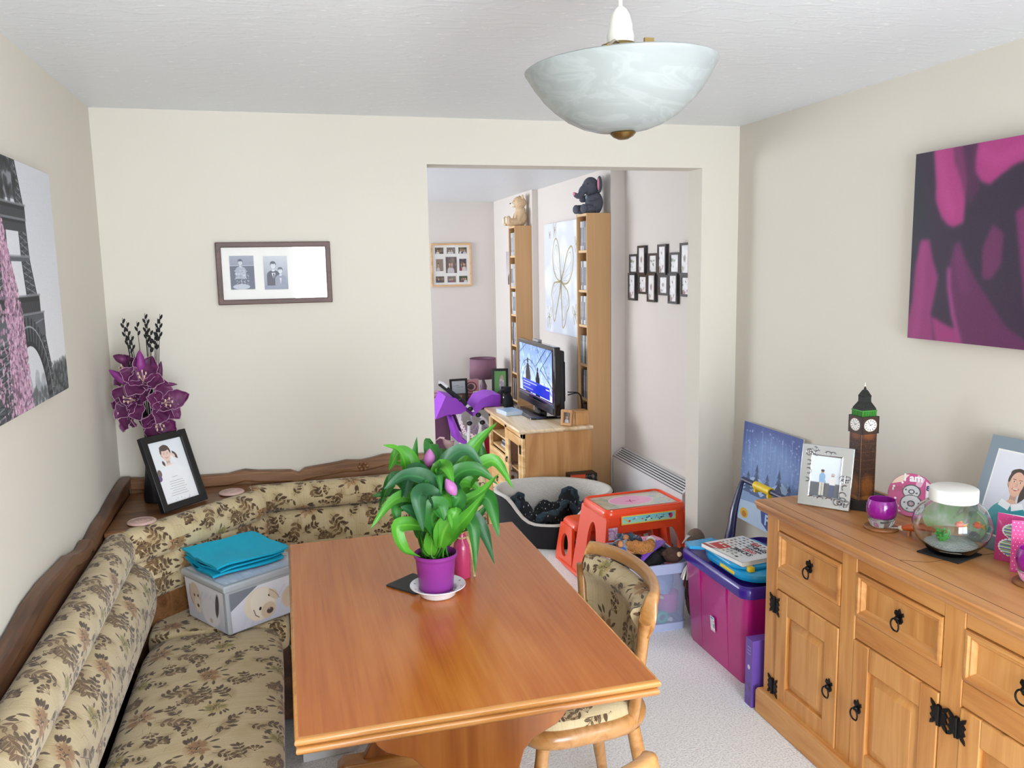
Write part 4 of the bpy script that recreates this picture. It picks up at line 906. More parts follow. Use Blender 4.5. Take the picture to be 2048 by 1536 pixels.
# ================================================================ potted calla lily on the table
LEAVES = [([(0.314, 2.197, 1.003), (0.321, 2.218, 1.052), (0.327, 2.238, 1.117), (0.341, 2.238, 1.208)], 0.028), ([(0.308, 2.176, 1.009), (0.301, 2.176, 1.123), (0.282, 2.165, 1.187), (0.238, 2.144, 1.213)], 0.018), ([(0.343, 2.144, 1.002), (0.347, 2.092, 1.109), (0.287, 2.071, 1.142), (0.225, 2.061, 1.116)], 0.032), ([(0.321, 2.155, 0.993), (0.3, 2.113, 1.069), (0.249, 2.092, 1.073), (0.187, 2.071, 1.012)], 0.023), ([(0.323, 2.197, 0.97), (0.321, 2.218, 1.024), (0.273, 2.228, 1.054), (0.211, 2.238, 1.052)], 0.026), ([(0.355, 2.123, 0.972), (0.348, 2.071, 1.069), (0.309, 2.019, 1.1), (0.315, 2.019, 1.006)], 0.039), ([(0.329, 2.123, 0.923), (0.337, 2.071, 0.996), (0.257, 2.05, 1.018), (0.267, 2.04, 0.962), (0.313, 2.061, 0.927)], 0.025), ([(0.328, 2.176, 0.93), (0.318, 2.134, 1.02), (0.262, 2.092, 1.058), (0.263, 2.071, 0.991)], 0.028), ([(0.41, 2.197, 0.979), (0.445, 2.218, 1.083), (0.496, 2.228, 1.166), (0.568, 2.228, 1.235)], 0.035), ([(0.44, 2.249, 0.942), (0.47, 2.27, 1.069), (0.527, 2.291, 1.114), (0.538, 2.301, 1.165)], 0.039), ([(0.419, 2.197, 0.96), (0.454, 2.197, 1.059), (0.541, 2.197, 1.133), (0.605, 2.197, 1.046)], 0.032), ([(0.405, 2.144, 0.943), (0.431, 2.123, 1.033), (0.491, 2.113, 1.071), (0.536, 2.092, 1.123)], 0.019), ([(0.387, 2.123, 0.927), (0.409, 2.092, 0.977), (0.446, 2.071, 1.026), (0.487, 2.05, 1.087)], 0.026), ([(0.415, 2.197, 0.925), (0.463, 2.218, 0.996), (0.527, 2.197, 1.025), (0.548, 2.155, 0.922)], 0.042), ([(0.4, 2.155, 0.929), (0.437, 2.144, 0.991), (0.464, 2.113, 0.97), (0.463, 2.092, 0.846)], 0.03), ([(0.426, 2.218, 0.917), (0.473, 2.228, 0.97), (0.515, 2.228, 0.929), (0.549, 2.218, 0.823)], 0.032), ([(0.427, 2.238, 0.928), (0.48, 2.249, 1.101), (0.524, 2.249, 1.133), (0.581, 2.249, 1.131)], 0.011), ([(0.384, 2.176, 0.952), (0.384, 2.155, 1.063), (0.374, 2.134, 1.127), (0.376, 2.092, 1.17)], 0.044), ([(0.363, 2.238, 0.936), (0.371, 2.249, 1.004), (0.354, 2.249, 1.105), (0.373, 2.197, 1.144)], 0.035), ([(0.345, 2.113, 0.942), (0.324, 2.071, 1.025), (0.29, 2.05, 1.054), (0.264, 2.04, 1.073)], 0.031), ([(0.362, 2.092, 0.947), (0.343, 2.05, 1.029), (0.36, 2.029, 1.066), (0.37, 2.019, 1.029)], 0.044), ([(0.385, 2.113, 0.938), (0.393, 2.071, 1.025), (0.418, 2.061, 1.072), (0.417, 2.082, 1.093)], 0.039), ([(0.366, 2.082, 0.934), (0.374, 2.05, 0.992), (0.401, 2.04, 1.039), (0.409, 2.05, 1.055)], 0.035), ([(0.372, 2.197, 0.912), (0.393, 2.218, 0.989), (0.43, 2.238, 1.023), (0.484, 2.259, 1.026)], 0.026), ([(0.351, 2.218, 0.907), (0.347, 2.238, 0.973), (0.322, 2.249, 1.008), (0.275, 2.259, 0.995)], 0.031), ([(0.403, 2.249, 0.892), (0.453, 2.28, 0.92), (0.502, 2.301, 0.927), (0.572, 2.322, 0.986)], 0.026), ([(0.37, 2.259, 0.91), (0.363, 2.28, 1.017), (0.346, 2.291, 1.096), (0.268, 2.301, 1.132)], 0.022), ([(0.347, 2.092, 0.915), (0.345, 2.071, 0.956), (0.35, 2.061, 0.992), (0.363, 2.05, 1.027)], 0.026), ([(0.357, 2.144, 0.93), (0.348, 2.123, 1.075), (0.331, 2.092, 1.098), (0.338, 2.071, 1.129)], 0.044), ([(0.427, 2.301, 0.853), (0.444, 2.322, 0.93), (0.478, 2.322, 0.972), (0.517, 2.322, 1.021)], 0.031)]
PZ = .7795
PX, PY = .372, 2.18
sl = thing('coaster', 'square black slate coaster under the saucer on the dining table', 'coaster', (.322, 2.275, .7706), .66)
b = MB(); b.bb((-.055, -.055, 0), (.055, .055, .005)); b.build('slate', mat('black_slate', '2a2c2c', .6, bump=(80, .4, .002)), sl, bevel=.001)
sa = thing('saucer', 'white saucer with small coloured motifs under the purple plant pot', 'saucer', (PX+.004, PY, .7706))
b = MB(); b.lathe([(0, .0), (.046, .0), (.05, .004), (.053, .016), (.058, .021), (.074, .027), (.0775, .029), (.077, .031), (.07, .0295), (.055, .0245), (.050, .020), (.046, .009), (0, .008)], 48); b.build('dish', mat('white_porcelain', 'efeff2', .15, coat=.4), sa, smooth=60)
for k in range(10):
    b = MB(); a = k*2*PI/10+.2; x, y = .066*math.cos(a), .066*math.sin(a); b.tube([(x*.96, y*.96, .0277), (x*1.04, y*1.04, .0292)], .0014, 6, flat=.5)
    b.build('motif', mat('motif_paint_%d' % (k % 4), ['7a2a30', '8a7a3a', '3a3a44', '6a4a2a'][k % 4], .3), sa)
pt = thing('potted_calla_lily', 'calla lily with broad green leaves and pink buds in a purple pot on the table', 'potted plant', (PX, PY, .7795))
b = MB(); b.lathe([(0, 0), (.043, 0), (.0455, .003), (.055, .095), (.057, .103), (.060, .105), (.0605, .112), (.058, .114), (.054, .106), (.05, .09), (0, .08)], 40); b.build('pot', mat('purple_plastic', '8e3590', .32), pt, smooth=50)
b = MB()
b.grid(lambda u, v: (0.052*u*math.cos(v*2*PI), .052*u*math.sin(v*2*PI), .100+.004*math.sin(u*40+v*30)+.003*math.sin(v*70)), 8, 30); b.build('soil', mat('dark_compost', '3b2a20', .95, bump=(260, 1, .01)), pt)
def leafmat(name, a, bb, mid):
    m, t, bs, N, L = nodes(name); uvn = N('ShaderNodeUVMap'); sp = N('ShaderNodeSeparateXYZ'); L(uvn.outputs[0], sp.inputs[0])
    tc = N('ShaderNodeTexCoord'); n = N('ShaderNodeTexNoise'); n.inputs['Scale'].default_value = 14; L(tc.outputs['Object'], n.inputs[0])
    r = ramp(t, [(.3, a), (.7, bb)]); L(n.outputs[0], r.inputs[0])
    w = N('ShaderNodeMath'); w.operation = 'SUBTRACT'; w.inputs[1].default_value = .5; L(sp.outputs[1], w.inputs[0]); ab = N('ShaderNodeMath'); ab.operation = 'ABSOLUTE'; L(w.outputs[0], ab.inputs[0])
    rm = ramp(t, [(.02, 'ffffff'), (.07, '000000')]); L(ab.outputs[0], rm.inputs[0]); mx = N('ShaderNodeMix'); mx.data_type = 'RGBA'; L(rm.outputs[0], mx.inputs[0]); L(r.outputs[0], mx.inputs[6]); mx.inputs[7].default_value = c(mid)
    L(mx.outputs[2], bs.inputs['Base Color']); bs.inputs['Roughness'].default_value = .38
    tr = N('ShaderNodeBsdfTranslucent'); L(mx.outputs[2], tr.inputs[0]); ms = N('ShaderNodeMixShader'); ms.inputs[0].default_value = .3; L(bs.outputs[0], ms.inputs[1]); L(tr.outputs[0], ms.inputs[2]); L(ms.outputs[0], t.nodes['Material Output'].inputs[0]); return m
rr = random.Random(77)
for k in range(16):
    a = rr.random()*6.28; q = .03+.04*rr.random(); L_ = .05+.05*rr.random(); z = 1.0+.10*rr.random(); x, y = PX+q*math.cos(a), PY+q*math.sin(a)
    LEAVES.append(([(PX+.5*q*math.cos(a), PY+.5*q*math.sin(a), z-.03), (x, y, z+.05), (x+L_*.6*math.cos(a), y+L_*.6*math.sin(a), z+.06+.03*rr.random()), (x+L_*1.2*math.cos(a), y+L_*1.2*math.sin(a), z+.0+.05*rr.random())], .022+.014*rr.random()))
LM = [leafmat('calla_leaf', '2c702c', '3c8836', '4a9040'), leafmat('calla_leaf_bright', '459428', '5cab34', '6cb53e'), leafmat('calla_leaf_deep', '285c38', '357044', '3c7848')]
bright = {1: 1, 3: 1, 6: 1, 8: 1, 11: 1, 12: 1, 16: 1, 0: 0, 5: 2, 2: 2, 7: 0, 22: 1, 27: 1, 14: 0}
def catmull(P, n):
    P = [Vector(p) for p in P]; Q = [P[0]*2-P[1]]+P+[P[-1]*2-P[-2]]; out = []
    for i in range(1, len(Q)-2):
        for k in range(n):
            t = k/n; a, b_, c_, d = Q[i-1], Q[i], Q[i+1], Q[i+2]
            out.append(.5*((2*b_)+(c_-a)*t+(2*a-5*b_+4*c_-d)*t*t+(3*b_-a-3*c_+d)*t**3))
    out.append(P[-1]); return out
rr = random.Random(12)
for i, (pts, w) in enumerate(LEAVES):
    P = [Vector(p)-Vector((PX, PY, .7795)) for p in pts]; a = rr.random()*6.28; q = .006+.026*rr.random()
    d0 = Vector((P[0].x, P[0].y, 0)); d0 = d0.normalized()*q if d0.length > .01 else Vector((q*math.cos(a), q*math.sin(a), 0)); base = d0+Vector((.008*math.cos(a), .008*math.sin(a), .097))
    C = catmull([base]+P, 7); n = len(C); b = MB(); k0 = int(n*(.28 if w > .015 else .1)); rings = []
    b.tube([tuple(v) for v in C[:k0+2]], [.0036-.0016*j/(k0+1) for j in range(k0+2)], 7)
    nrm_prev = None; rows = []
    for j in range(k0, n):
        t = (j-k0)/(n-1-k0); T = (C[min(j+1, n-1)]-C[max(j-1, 0)]).normalized(); ref = Vector((.25*math.sin(i*2.3), -.75, .65)); S = T.cross(ref).normalized(); Nn = S.cross(T).normalized()
        ww = w*(math.sin(PI*min(1, t*.97+.03)**.8))**.8*(1-.25*t); rows.append([tuple(C[j]+S*ww*s_*(1-.15*s_*s_)+Nn*(abs(s_)**1.5*ww*.35+.0025*math.sin(t*14+s_*2)*abs(s_))) for s_ in (-1, -.66, -.33, 0, .33, .66, 1)])
    R_ = len(rows); b._add([p for r in rows for p in r], [(x*7+y, x*7+y+1, x*7+y+8, x*7+y+7) for x in range(R_-1) for y in range(6)], [[(x/R_, y/6), (x/R_, (y+1)/6), ((x+1)/R_, (y+1)/6), ((x+1)/R_, y/6)] for x in range(R_-1) for y in range(6)])
    b.build('leaf', LM[bright.get(i, [0, 0, 1, 2][i % 4])], pt, smooth=180)
M_bud = mat('pink_calla', 'b06aa6', .45, var=(60, .25)); M_gs = mat('calla_stem', '5a7a34', .45)
def cbud(p, d, L_, r, m=M_bud):
    P = Vector(p)-Vector((PX, PY, .7795)); d = Vector(d).normalized(); b = MB()
    b.tube([tuple(P+d*L_*q) for q in (-.5, -.3, -.1, .1, .3, .45, .5)], [r*.35, r*.8, r, r*.95, r*.6, r*.25, r*.05], 12); f = b.build('flower', m, pt, smooth=70)
    b = MB(); e = P-d*L_*.45; b.tube([(e.x*.15, e.y*.15, .097), (e.x*.6, e.y*.6, e.z*.6+.05), tuple(e)], .0032, 7); b.build('stem', M_gs, f)
cbud((0.367, 2.197, 1.155), (.05, 0, 1), .052, .0165); cbud((0.399, 2.071, 1.103), (-.4, .1, .8), .05, .0155); cbud((0.468, 2.197, 1.03), (.8, 0, .7), .05, .01); cbud((0.392, 2.27, 1.147), (-.2, 0, 1), .06, .009, M_gs)
b = MB(); o = Vector((0.437, 2.249, 1.131))-Vector((PX, PY, .7795)); rings = []   # open trumpet with a long swept tip
for k in range(9):
    q = k/8; r = .004+.014*q**1.6; rings.append([(o.x+r*math.cos(a)-.006*q, o.y+r*.7*math.sin(a), o.z+.055*q+(.012*max(0, -math.cos(a)) if q > .9 else 0)) for a in [j*2*PI/14 for j in range(14)]])
b.loft(rings, caps=False); b.tube([(o.x-.018, o.y, o.z+.064), (o.x-.03, o.y, o.z+.068), (o.x-.042, o.y, o.z+.060)], [.0045, .0025, .0006], 6); f = b.build('flower', mat('pink_green_calla', 'a98a8c', .45, var=(40, .3)), pt, smooth=70)
b = MB(); b.tube([(.01, .01, .097), (.035, .04, .27), tuple(o)], .0034, 7); b.build('stem', M_gs, f)

pb = thing('glass_bottle', 'pink glass bottle with cork and rope leaning behind the plant pot', 'bottle', (.468, 2.285, .7706), (0, 0, .3))
b = MB(); b.lathe([(0, 0), (.022, 0), (.025, .004), (.025, .09), (.022, .105), (.012, .118), (.011, .135), (.009, .134), (.009, .118), (.02, .102), (.022, .09), (.022, .008), (0, .006)], 28); b.build('bottle', mat('pink_glass', 'c2406e', .08, alpha=.85, coat=.5), pb, smooth=60)
b = MB(); b.cyl((0, 0, .128), (0, 0, .15), .0105, 14, .012); b.build('cork', mat('cork', 'b98a5c', .9, bump=(120, .5)), pb)
b = MB(); b.tube([(.029, -.02, .003), (.027, -.02, .05), (.018, -.016, .10), (.012, -.01, .125)], .0042, 8); b.tube([(.0125*math.cos(a), .0125*math.sin(a), .122) for a in [k*PI/6 for k in range(12)]], .003, 6, loop=True); b.build('rope', mat('jute_rope', 'cfb086', .9, bump=(300, 1, .004)), pb)
b = MB(); b.ell((0, 0, .158), (.012, .012, .009), 14, 8); b.build('stopper', mat('red_bead', 'b02430', .3), pb, smooth=60)
# ================================================================ things on the sideboard
ZT = .8188
def couple():
    p = Pic(200, 280, 'dfe8f4'); p.grad('e6eef8', 'd9e4f2'); p.rect(0, .66, 1, 1, '5d636c'); p.rect(0, .655, 1, .67, '8a9098')
    for x, top, bot, s in ((.27, '8fb4d8', 'd8d4c8', 1), (.52, 'ece8e6', '4a5a86', .88)):
        y = 1-.62*s; p.ell(x, y, .038, .045, 'b08a78'); p.ell(x, y-.025, .042, .03, '40383a' if s == 1 else 'c8c0b8'); p.ell(x, y+.13, .075, .1, top); p.rect(x-.07, y+.13, x+.07, y+.27*s, top); p.rect(x-.055, y+.27*s, x-.003, .97, bot); p.rect(x+.01, y+.27*s, x+.055, .97, bot)
    p.line([(.35, .6), (.36, .96)], .008, '3a3030'); return p.noise(.04, 2).tomat('print_of_two_people', .35)
M_mirror = mat('brushed_silver', 'c9ccd0', .22, metal=.85)
sf = make_frame('photo_frame', 'silver photo frame with wire butterflies, two people standing by the sea', 'photo frame', (1.776, 2.408, ZT), math.radians(-53.6), math.radians(12), .178, .215, .038, .010, M_mirror, couple(), leg=.1)
def curl(cx_, cz, r, a0, a1, n=12, y=-.013): return [(cx_+r*(1-.4*k/n)*math.cos(a0+(a1-a0)*k/n), y, cz+r*(1-.4*k/n)*math.sin(a0+(a1-a0)*k/n)) for k in range(n+1)]
M_wire2 = mat('dark_silver_wire', 'a8a8ac', .25, metal=1)
for q in ((-.062, .185, .015, 0, 5), (-.045, .2, .012, 3, 8), (-.035, .185, .012, 1, 5), (.0, .186, .012, 0, 3.2), (.02, .187, .010, 3.2, 0), (-.062, .15, .010, 2, -2), (-.06, .12, .012, 2, -2), (-.063, .09, .008, 2, -2),
          (.062, .03, .015, 0, 6), (.045, .025, .012, 2, 7), (.06, .05, .014, 0, 4), (.02, .03, .012, 3, 0), (-.01, .028, .012, 3, 0), (-.04, .03, .010, 3, 0), (.066, .075, .012, 1, 4)):
    b = MB(); b.tube(curl(*q), .0017, 6); b.build('wire_scroll', M_wire2, sf, smooth=60)
for cx_, cz in ((.066, .105), (.068, .022)):
    b = MB()
    for sx in (-1, 1):
        for a, r in ((.7, .016), (-.6, .011)): b.tube([(cx_+sx*(.001+r*.55*math.cos(a)+r*.5*math.cos(t)), -.015-.003*math.cos(t), cz+r*.6*math.sin(a)+r*.42*math.sin(t)) for t in [k*PI/6 for k in range(12)]], .0014, 5, loop=True)
    b.tube([(cx_, -.015, cz-.012), (cx_, -.016, cz+.014)], .002, 6); b.build('wire_butterfly', M_wire2, sf, smooth=60)
for cx_, cz in ((-.055, .188), (.055, .028)):
    b = MB()
    for k in range(5): b.ell((cx_+.006*math.cos(k*1.256), -.014, cz+.006*math.sin(k*1.256)), (.0046, .002, .0046), 8, 5)
    b.build('wire_flower', M_wire2, sf, smooth=60)
b = MB(); w0, w1, h0, h1 = -.052, .052, .035, .180
b.tube([(w0, -.0105, h0), (w1, -.0105, h0), (w1, -.0105, h1), (w0, -.0105, h1)], .0022, 6, loop=True); b.build('inner_rim', M_silver, sf)

# lit-brick pattern clock tower model
def brick_pic():
    p = Pic(200, 640, '3c241a'); r = np.random.RandomState(2); A = p.asp
    for k in range(40): x = A*k/40; p.line([(x, 0), (x, 1)], .0016, ['1e120e', '6a3d22', '20140f'][k % 3], .7)
    for k in range(44): y = k/44; p.line([(0, y), (A, y)], .0014, '24150f', .7)
    for x in (.02, A*.35, A*.65, A-.02): p.line([(x, 0), (x, 1)], .007, '221410', .8)
    for k in range(8): p.line([(0, .03+.125*k), (A, .03+.125*k)], .005, '9a6a44', .5)
    for k in range(260): x, y = A*r.rand(), r.rand(); p.rect(x, y, x+.006, y+.014, ['a86424', 'c87a2c', '7a4420'][r.randint(3)], .5)
    p.ell(A*.5, .8, A*.4, .16, 'c9792a', 0, .09, .6); p.ell(A*.5, .05, A*.4, .05, 'b4672a', 0, .04, .5); p.ell(A*.5, .97, A*.45, .035, 'd08a34', 0, .03, .6)
    for k in range(6): x = A*(.3+.08*k); p.line([(x, .66), (x, .94)], .003, '241409', .8)
    return p.noise(.08, 2, 3).tomat('printed_brick_card', .55)
def face_pic():
    p = Pic(300, 300, '3a2820'); r = np.random.RandomState(4)
    for k in range(20): p.line([(0, k/20), (1, k/20)], .003, '1f1410', .6); p.line([(k/20, 0), (k/20, 1)], .003, '5a3a28', .5)
    for x in (.05, .95): p.line([(x, 0), (x, 1)], .05, '20140f')
    p.ell(.5, .5, .38, .38, '8a6a4a'); p.ell(.5, .5, .35, .35, 'f2f0ec')
    for k in range(12):
        a = k*PI/6; p.line([(.5+.23*math.cos(a), .5+.23*math.sin(a)), (.5+.31*math.cos(a), .5+.31*math.sin(a))], .035, '2a2424')
    p.ell(.5, .5, .19, .19, 'e2dfda'); p.line([(.5, .5), (.62, .44)], .03, '1c1c1c'); p.line([(.5, .5), (.38, .32)], .022, '1c1c1c'); p.ell(.5, .5, .03, .03, '1c1c1c')
    return p.tomat('clock_face_card', .5)
bb_ = thing('clock_tower_model', 'card model of a gothic clock tower with green gallery standing on the sideboard', 'model building', (1.895, 2.368, ZT))
M_card = mat('dark_roof_card', '20221f', .6, bump=(150, .6, .002)); M_grn = mat('green_gallery', '3f8a34', .5); BP, FP = brick_pic(), face_pic()
b = MB(); b.prism([(.022+.085*math.cos(a), .028+.085*math.sin(a)) for a in [PI/8+k*PI/4 for k in range(8)]], 0, .035, 'z'); b.build('plinth', mat('charcoal_card', '1d1d1f', .5), bb_, bevel=.001)
def sq_side(b, h, z0, z1, h2=None):
    h2 = h2 or h; C0 = [(-h, -h), (h, -h), (h, h), (-h, h)]; C1 = [(-h2, -h2), (h2, -h2), (h2, h2), (-h2, h2)]
    for k in range(4): a, d = C0[k], C0[(k+1) % 4]; e, f = C1[(k+1) % 4], C1[k]; b.quad(a+(z0,), d+(z0,), e+(z1,), f+(z1,))
b = MB(); sq_side(b, .030, .035, .268); b.build('shaft', BP, bb_, smooth=0)
b = MB(); sq_side(b, .0345, .266, .325); b._add([(-.0345, -.0345, .266), (.0345, -.0345, .266), (.0345, .0345, .266), (-.0345, .0345, .266), (-.0345, -.0345, .325), (.0345, -.0345, .325), (.0345, .0345, .325), (-.0345, .0345, .325)], [(3, 2, 1, 0), (4, 5, 6, 7)]); b.build('clock_stage', FP, bb_, smooth=0)
b = MB(); b.box((0, 0, .333), (.05, .05, .018))
for k in range(9):
    for s in (-1, 1): b.box((-.026+.0065*k, s*.027, .334), (.0025, .003, .018)); b.box((s*.027, -.026+.0065*k, .334), (.003, .0025, .018))
b.box((0, 0, .344), (.058, .058, .004)); b.build('gallery', M_grn, bb_)
b = MB()
b.loft([[(-h, -h, z), (h, -h, z), (h, h, z), (-h, h, z)] for z, h in ((.346, .027), (.352, .026), (.372, .015), (.376, .0145), (.389, .0145), (.392, .0155), (.412, .006), (.4125, .004), (.425, .001))]); b.build('roof', M_card, bb_, smooth=0)
b = MB(); b.tube([(0, 0, .42), (0, 0, .437)], .0012, 6); b.ell((0, 0, .426), .0025, 8, 6); b.build('finial', M_white, bb_)
M_line = mat('pale_card_edge', '8a6a50', .6)
b = MB()
for sx, sy in ((-1, -1), (1, -1), (-1, 1), (1, 1)): b.box((sx*.030, sy*.030, .152), (.0012, .0012, .234))
b.build('corner_edges', M_line, bb_)

M_pg = mat('violet_glass', 'a2189f', .05, alpha=.80, coat=.8); M_cg = mat('clear_thick_glass', 'e8eef0', .06, trans=.9, ior=1.45)
def tealight(x, y, label):
    w = thing('coaster', label[1], 'coaster', (x, y, ZT)); b = MB(); b.lathe([(0, 0), (.05, 0), (.052, .002), (.052, .006), (.049, .009), (.0, .009)], 36); b.build('disc', wood('brown_coaster_wood', ['7a4a28', '8c5830', '9a6438'], 'x', .4), w, smooth=50)
    t = thing('candle_holder', label[0], 'candle holder', (x, y, ZT+.0095))
    b = MB(); b.lathe([(0, .022), (.03, .024), (.043, .034), (.047, .05), (.046, .07), (.041, .086), (.040, .0875), (.038, .086), (.043, .07), (.044, .05), (.040, .037), (.028, .028), (0, .0265)], 36); b.build('glass_cup', M_pg, t, smooth=70)
    b = MB(); b.lathe([(0, 0), (.03, 0), (.034, .003), (.0395, .018), (.042, .0305), (.03, .0225), (0, .0205)], 36); b.build('clear_base', M_cg, t, smooth=60)
    b = MB(); b.lathe([(0, .028), (.019, .028), (.019, .043), (.0, .042)], 24); b.build('tealight', mat('lilac_wax', 'c9a0d0', .5), t, smooth=50)
tealight(1.806, 2.155, ('purple glass candle holder between the silver photo frame and fish bowl', 'round wooden coaster under the purple candle holder near the badge'))
tealight(1.860, 1.640, ('purple glass candle holder cut by the right edge of the photo', 'round wooden coaster at the right edge of the photo'))

def badge_pic():
    p = Pic(400, 400, 'c0267a'); 
    for pts, col in (([(0, .05), (.45, .02), (.3, .2), (0, .28)], 'f0e0c0'), ([(.62, 0), (.78, .1), (.7, .3), (.58, .3)], 'e0b8cc'), ([(.8, .15), (1, .3), (.95, .6), (.8, .55)], 'f0e6ea'), ([(0, .7), (.3, .9), (.1, .95)], 'e8c8d8')): p.poly(pts, col, .9)
    p.poly([(.0, .36), (.3, .3), (.32, .4), (0, .5)], 'b01a6a')
    for x, y in ((.12, .32), (.3, .22), (.16, .6), (.9, .62), (.22, .78), (.86, .4)): 
        for k in range(5): p.leaf(x, y, .035, .009, k*1.256, 'f6eef2')
    p.ell(.5, .42, .2, .17, '1c1c20'); p.ell(.5, .42, .175, .145, 'c9c9cf'); p.ell(.5, .70, .24, .21, '1c1c20'); p.ell(.5, .70, .215, .185, 'c9c9cf'); p.ell(.5, .56, .14, .05, 'c9c9cf')
    p.ell(.5, .42, .07, .055, '1c1c20'); p.ell(.5, .42, .045, .035, 'c9c9cf'); p.ell(.5, .70, .085, .075, '1c1c20'); p.ell(.5, .70, .055, .048, 'a08090')
    for x, y in ((.38, .38), (.61, .45), (.36, .68), (.66, .68), (.42, .82), (.58, .84)): p.leaf(x, y, .03, .01, .4, '1c1c20'); p.leaf(x, y, .03, .01, 2.2, '1c1c20')
    p.blotch('e6e6ec', 60, .006, .012, 3, .32, .3, .68, .86, .5)
    p.line([(.86, .3), (.84, .62)], .07, 'f4eef2', .8)
    return p.tomat('birthday_badge_print', .25, coat=.4)
bd = thing('birthday_badge', 'large round pink birthday badge reading I am 8 behind the fish bowl', 'badge', (1.978, 2.225, ZT), (math.radians(-16), 0, math.radians(-42)))
b = MB(); b.M = rot_m(PI/2, 0, 0, (0, 0, .072)); b.lathe([(0, -.004), (.07, -.004), (.072, -.001), (.0715, .002), (.068, .004), (0, .004)], 48); b.build('disc', mat('badge_pink', 'b8236f', .3), bd, smooth=40)
b = MB(); n = 40; R_ = .0705; b._add([(R_*math.cos(2*PI*k/n), -.0052, .072+R_*math.sin(2*PI*k/n)) for k in range(n)], [tuple(range(n))], [[(.5+.5*math.cos(2*PI*k/n), .5+.5*math.sin(2*PI*k/n)) for k in range(n)]]); b.build('printed_face', badge_pic(), bd, smooth=0)
text_mesh('lettering', 'I am', .034, rot_m(PI/2, 0, 0, (.004, -.0058, .128)), mat('white_print', 'f2f0f2', .4), bd, bold=.0012)
text_mesh('lettering', '8', .022, rot_m(PI/2, 0, 0, (.049, -.0058, .098)), mat('indigo_print', '2a2270', .4), bd, bold=.001)
text_mesh('lettering', '8', .014, rot_m(PI/2, 0, 0, (-.056, -.0058, .088)), mat('white_print', 'f2f0f2', .4), bd)
b = MB(); b.bb((-.012, .004, .0), (.012, .006, .07)); b.build('pin_stand', M_white, bd)

# fish bowl with its contents
bx_, by_ = 1.834, 1.898
sq = thing('coaster', 'square black coaster under the fish bowl', 'coaster', (bx_-.004, by_, ZT), .3); b = MB(); b.bb((-.062, -.062, 0), (.062, .062, .004)); b.build('felt', mat('black_felt', '1c1c1c', .9, bump=(200, .5)), sq, bevel=.001)
fb = thing('fish_bowl', 'round glass fish bowl with a white screw lid holding toy goldfish', 'fish bowl', (bx_, by_, ZT+.0042))
prof = [(0, .0), (.05, 0), (.06, .004), (.064, .012), (.075, .022), (.094, .044), (.104, .07), (.106, .09), (.1, .115), (.085, .138), (.068, .152), (.06, .158), (.059, .172)]
b = MB(); b.lathe(prof+[(.0565, .172), (.0575, .157), (.066, .1495), (.083, .136), (.0975, .114), (.1035, .09), (.1015, .07), (.0915, .045), (.072, .0245), (.05, .010), (0, .009)], 56); b.build('glass_bowl', M_glass, fb, smooth=80)
b = MB(); b.lathe([(0, .195), (.058, .195), (.0635, .192), (.0645, .188), (.0645, .158), (.0625, .156), (.0605, .158), (.0605, .186), (0, .187)], 48); b.build('lid', mat('white_lid_plastic', 'f0eee8', .35), fb, smooth=40)
gz = ZT+.0042+.012
b = MB(); b.lathe([(0, .0), (.05, 0), (.072, .014), (.06, .022), (.03, .026), (0, .024)], 30); g = b.build('aquarium_gravel', mat('blue_grey_gravel', 'd2e2ec', .8, bump=(180, 1, .01), var=(60, .5)), None, loc=(bx_, by_, gz)); g['kind'] = 'stuff'; tag(g, 'blue grey gravel in the bottom of the fish bowl', 'gravel')
pl = thing('aquarium_plant', 'bright green plastic weed inside the fish bowl', 'aquarium plant', (bx_-.03, by_+.002, gz+.022))
rr = random.Random(3)
for k in range(9):
    b = MB(); a = k*.7; x, y = .014*math.cos(a), .014*math.sin(a); h = .03+.022*rr.random(); b.tube([(x*.3, y*.3, 0), (x, y, h*.4), (x*1.2+.004, y*1.2, h*.75), (x*1.5-.003, y*1.4, h)], [.003, .004, .003, .001], 6, flat=.5)
    for j in range(3): b.ell((x*(1+.1*j)+.004*(-1)**j, y, h*(.35+.22*j)), (.005, .002, .003), 6, 5)
    b.build('frond', mat('green_plastic_weed', '3fae4a', .4), pl, smooth=60)
def fish(x, y, z, rz, label):
    t = thing('toy_fish', label, 'toy fish', (x, y, z), rz); b = MB(); b.ell((0, 0, 0), (.0125, .006, .0095), 14, 8); b.build('body', mat('orange_fish', 'f0561a', .3, var=(80, .25)), t, smooth=60)
    b = MB(); b.prism([(.010, 0), (.022, .009), (.019, 0), (.022, -.009)], -.001, .001, 'y'); b.prism([(-.004, .008), (.006, .013), (.008, .007)], -.0008, .0008, 'y'); b.build('fins', mat('yellow_fin', 'f4a81e', .3), t)
    b = MB(); b.ell((-.008, -.0052, .002), .0014, 8, 5); b.ell((-.008, .0052, .002), .0014, 8, 5); b.build('eyes', M_black, t)
fish(bx_+.002, by_-.025, gz+.078, -.9, 'orange toy goldfish on the left inside the fish bowl'); fish(bx_+.045, by_-.045, gz+.078, -1.3, 'orange toy goldfish on the right inside the fish bowl')
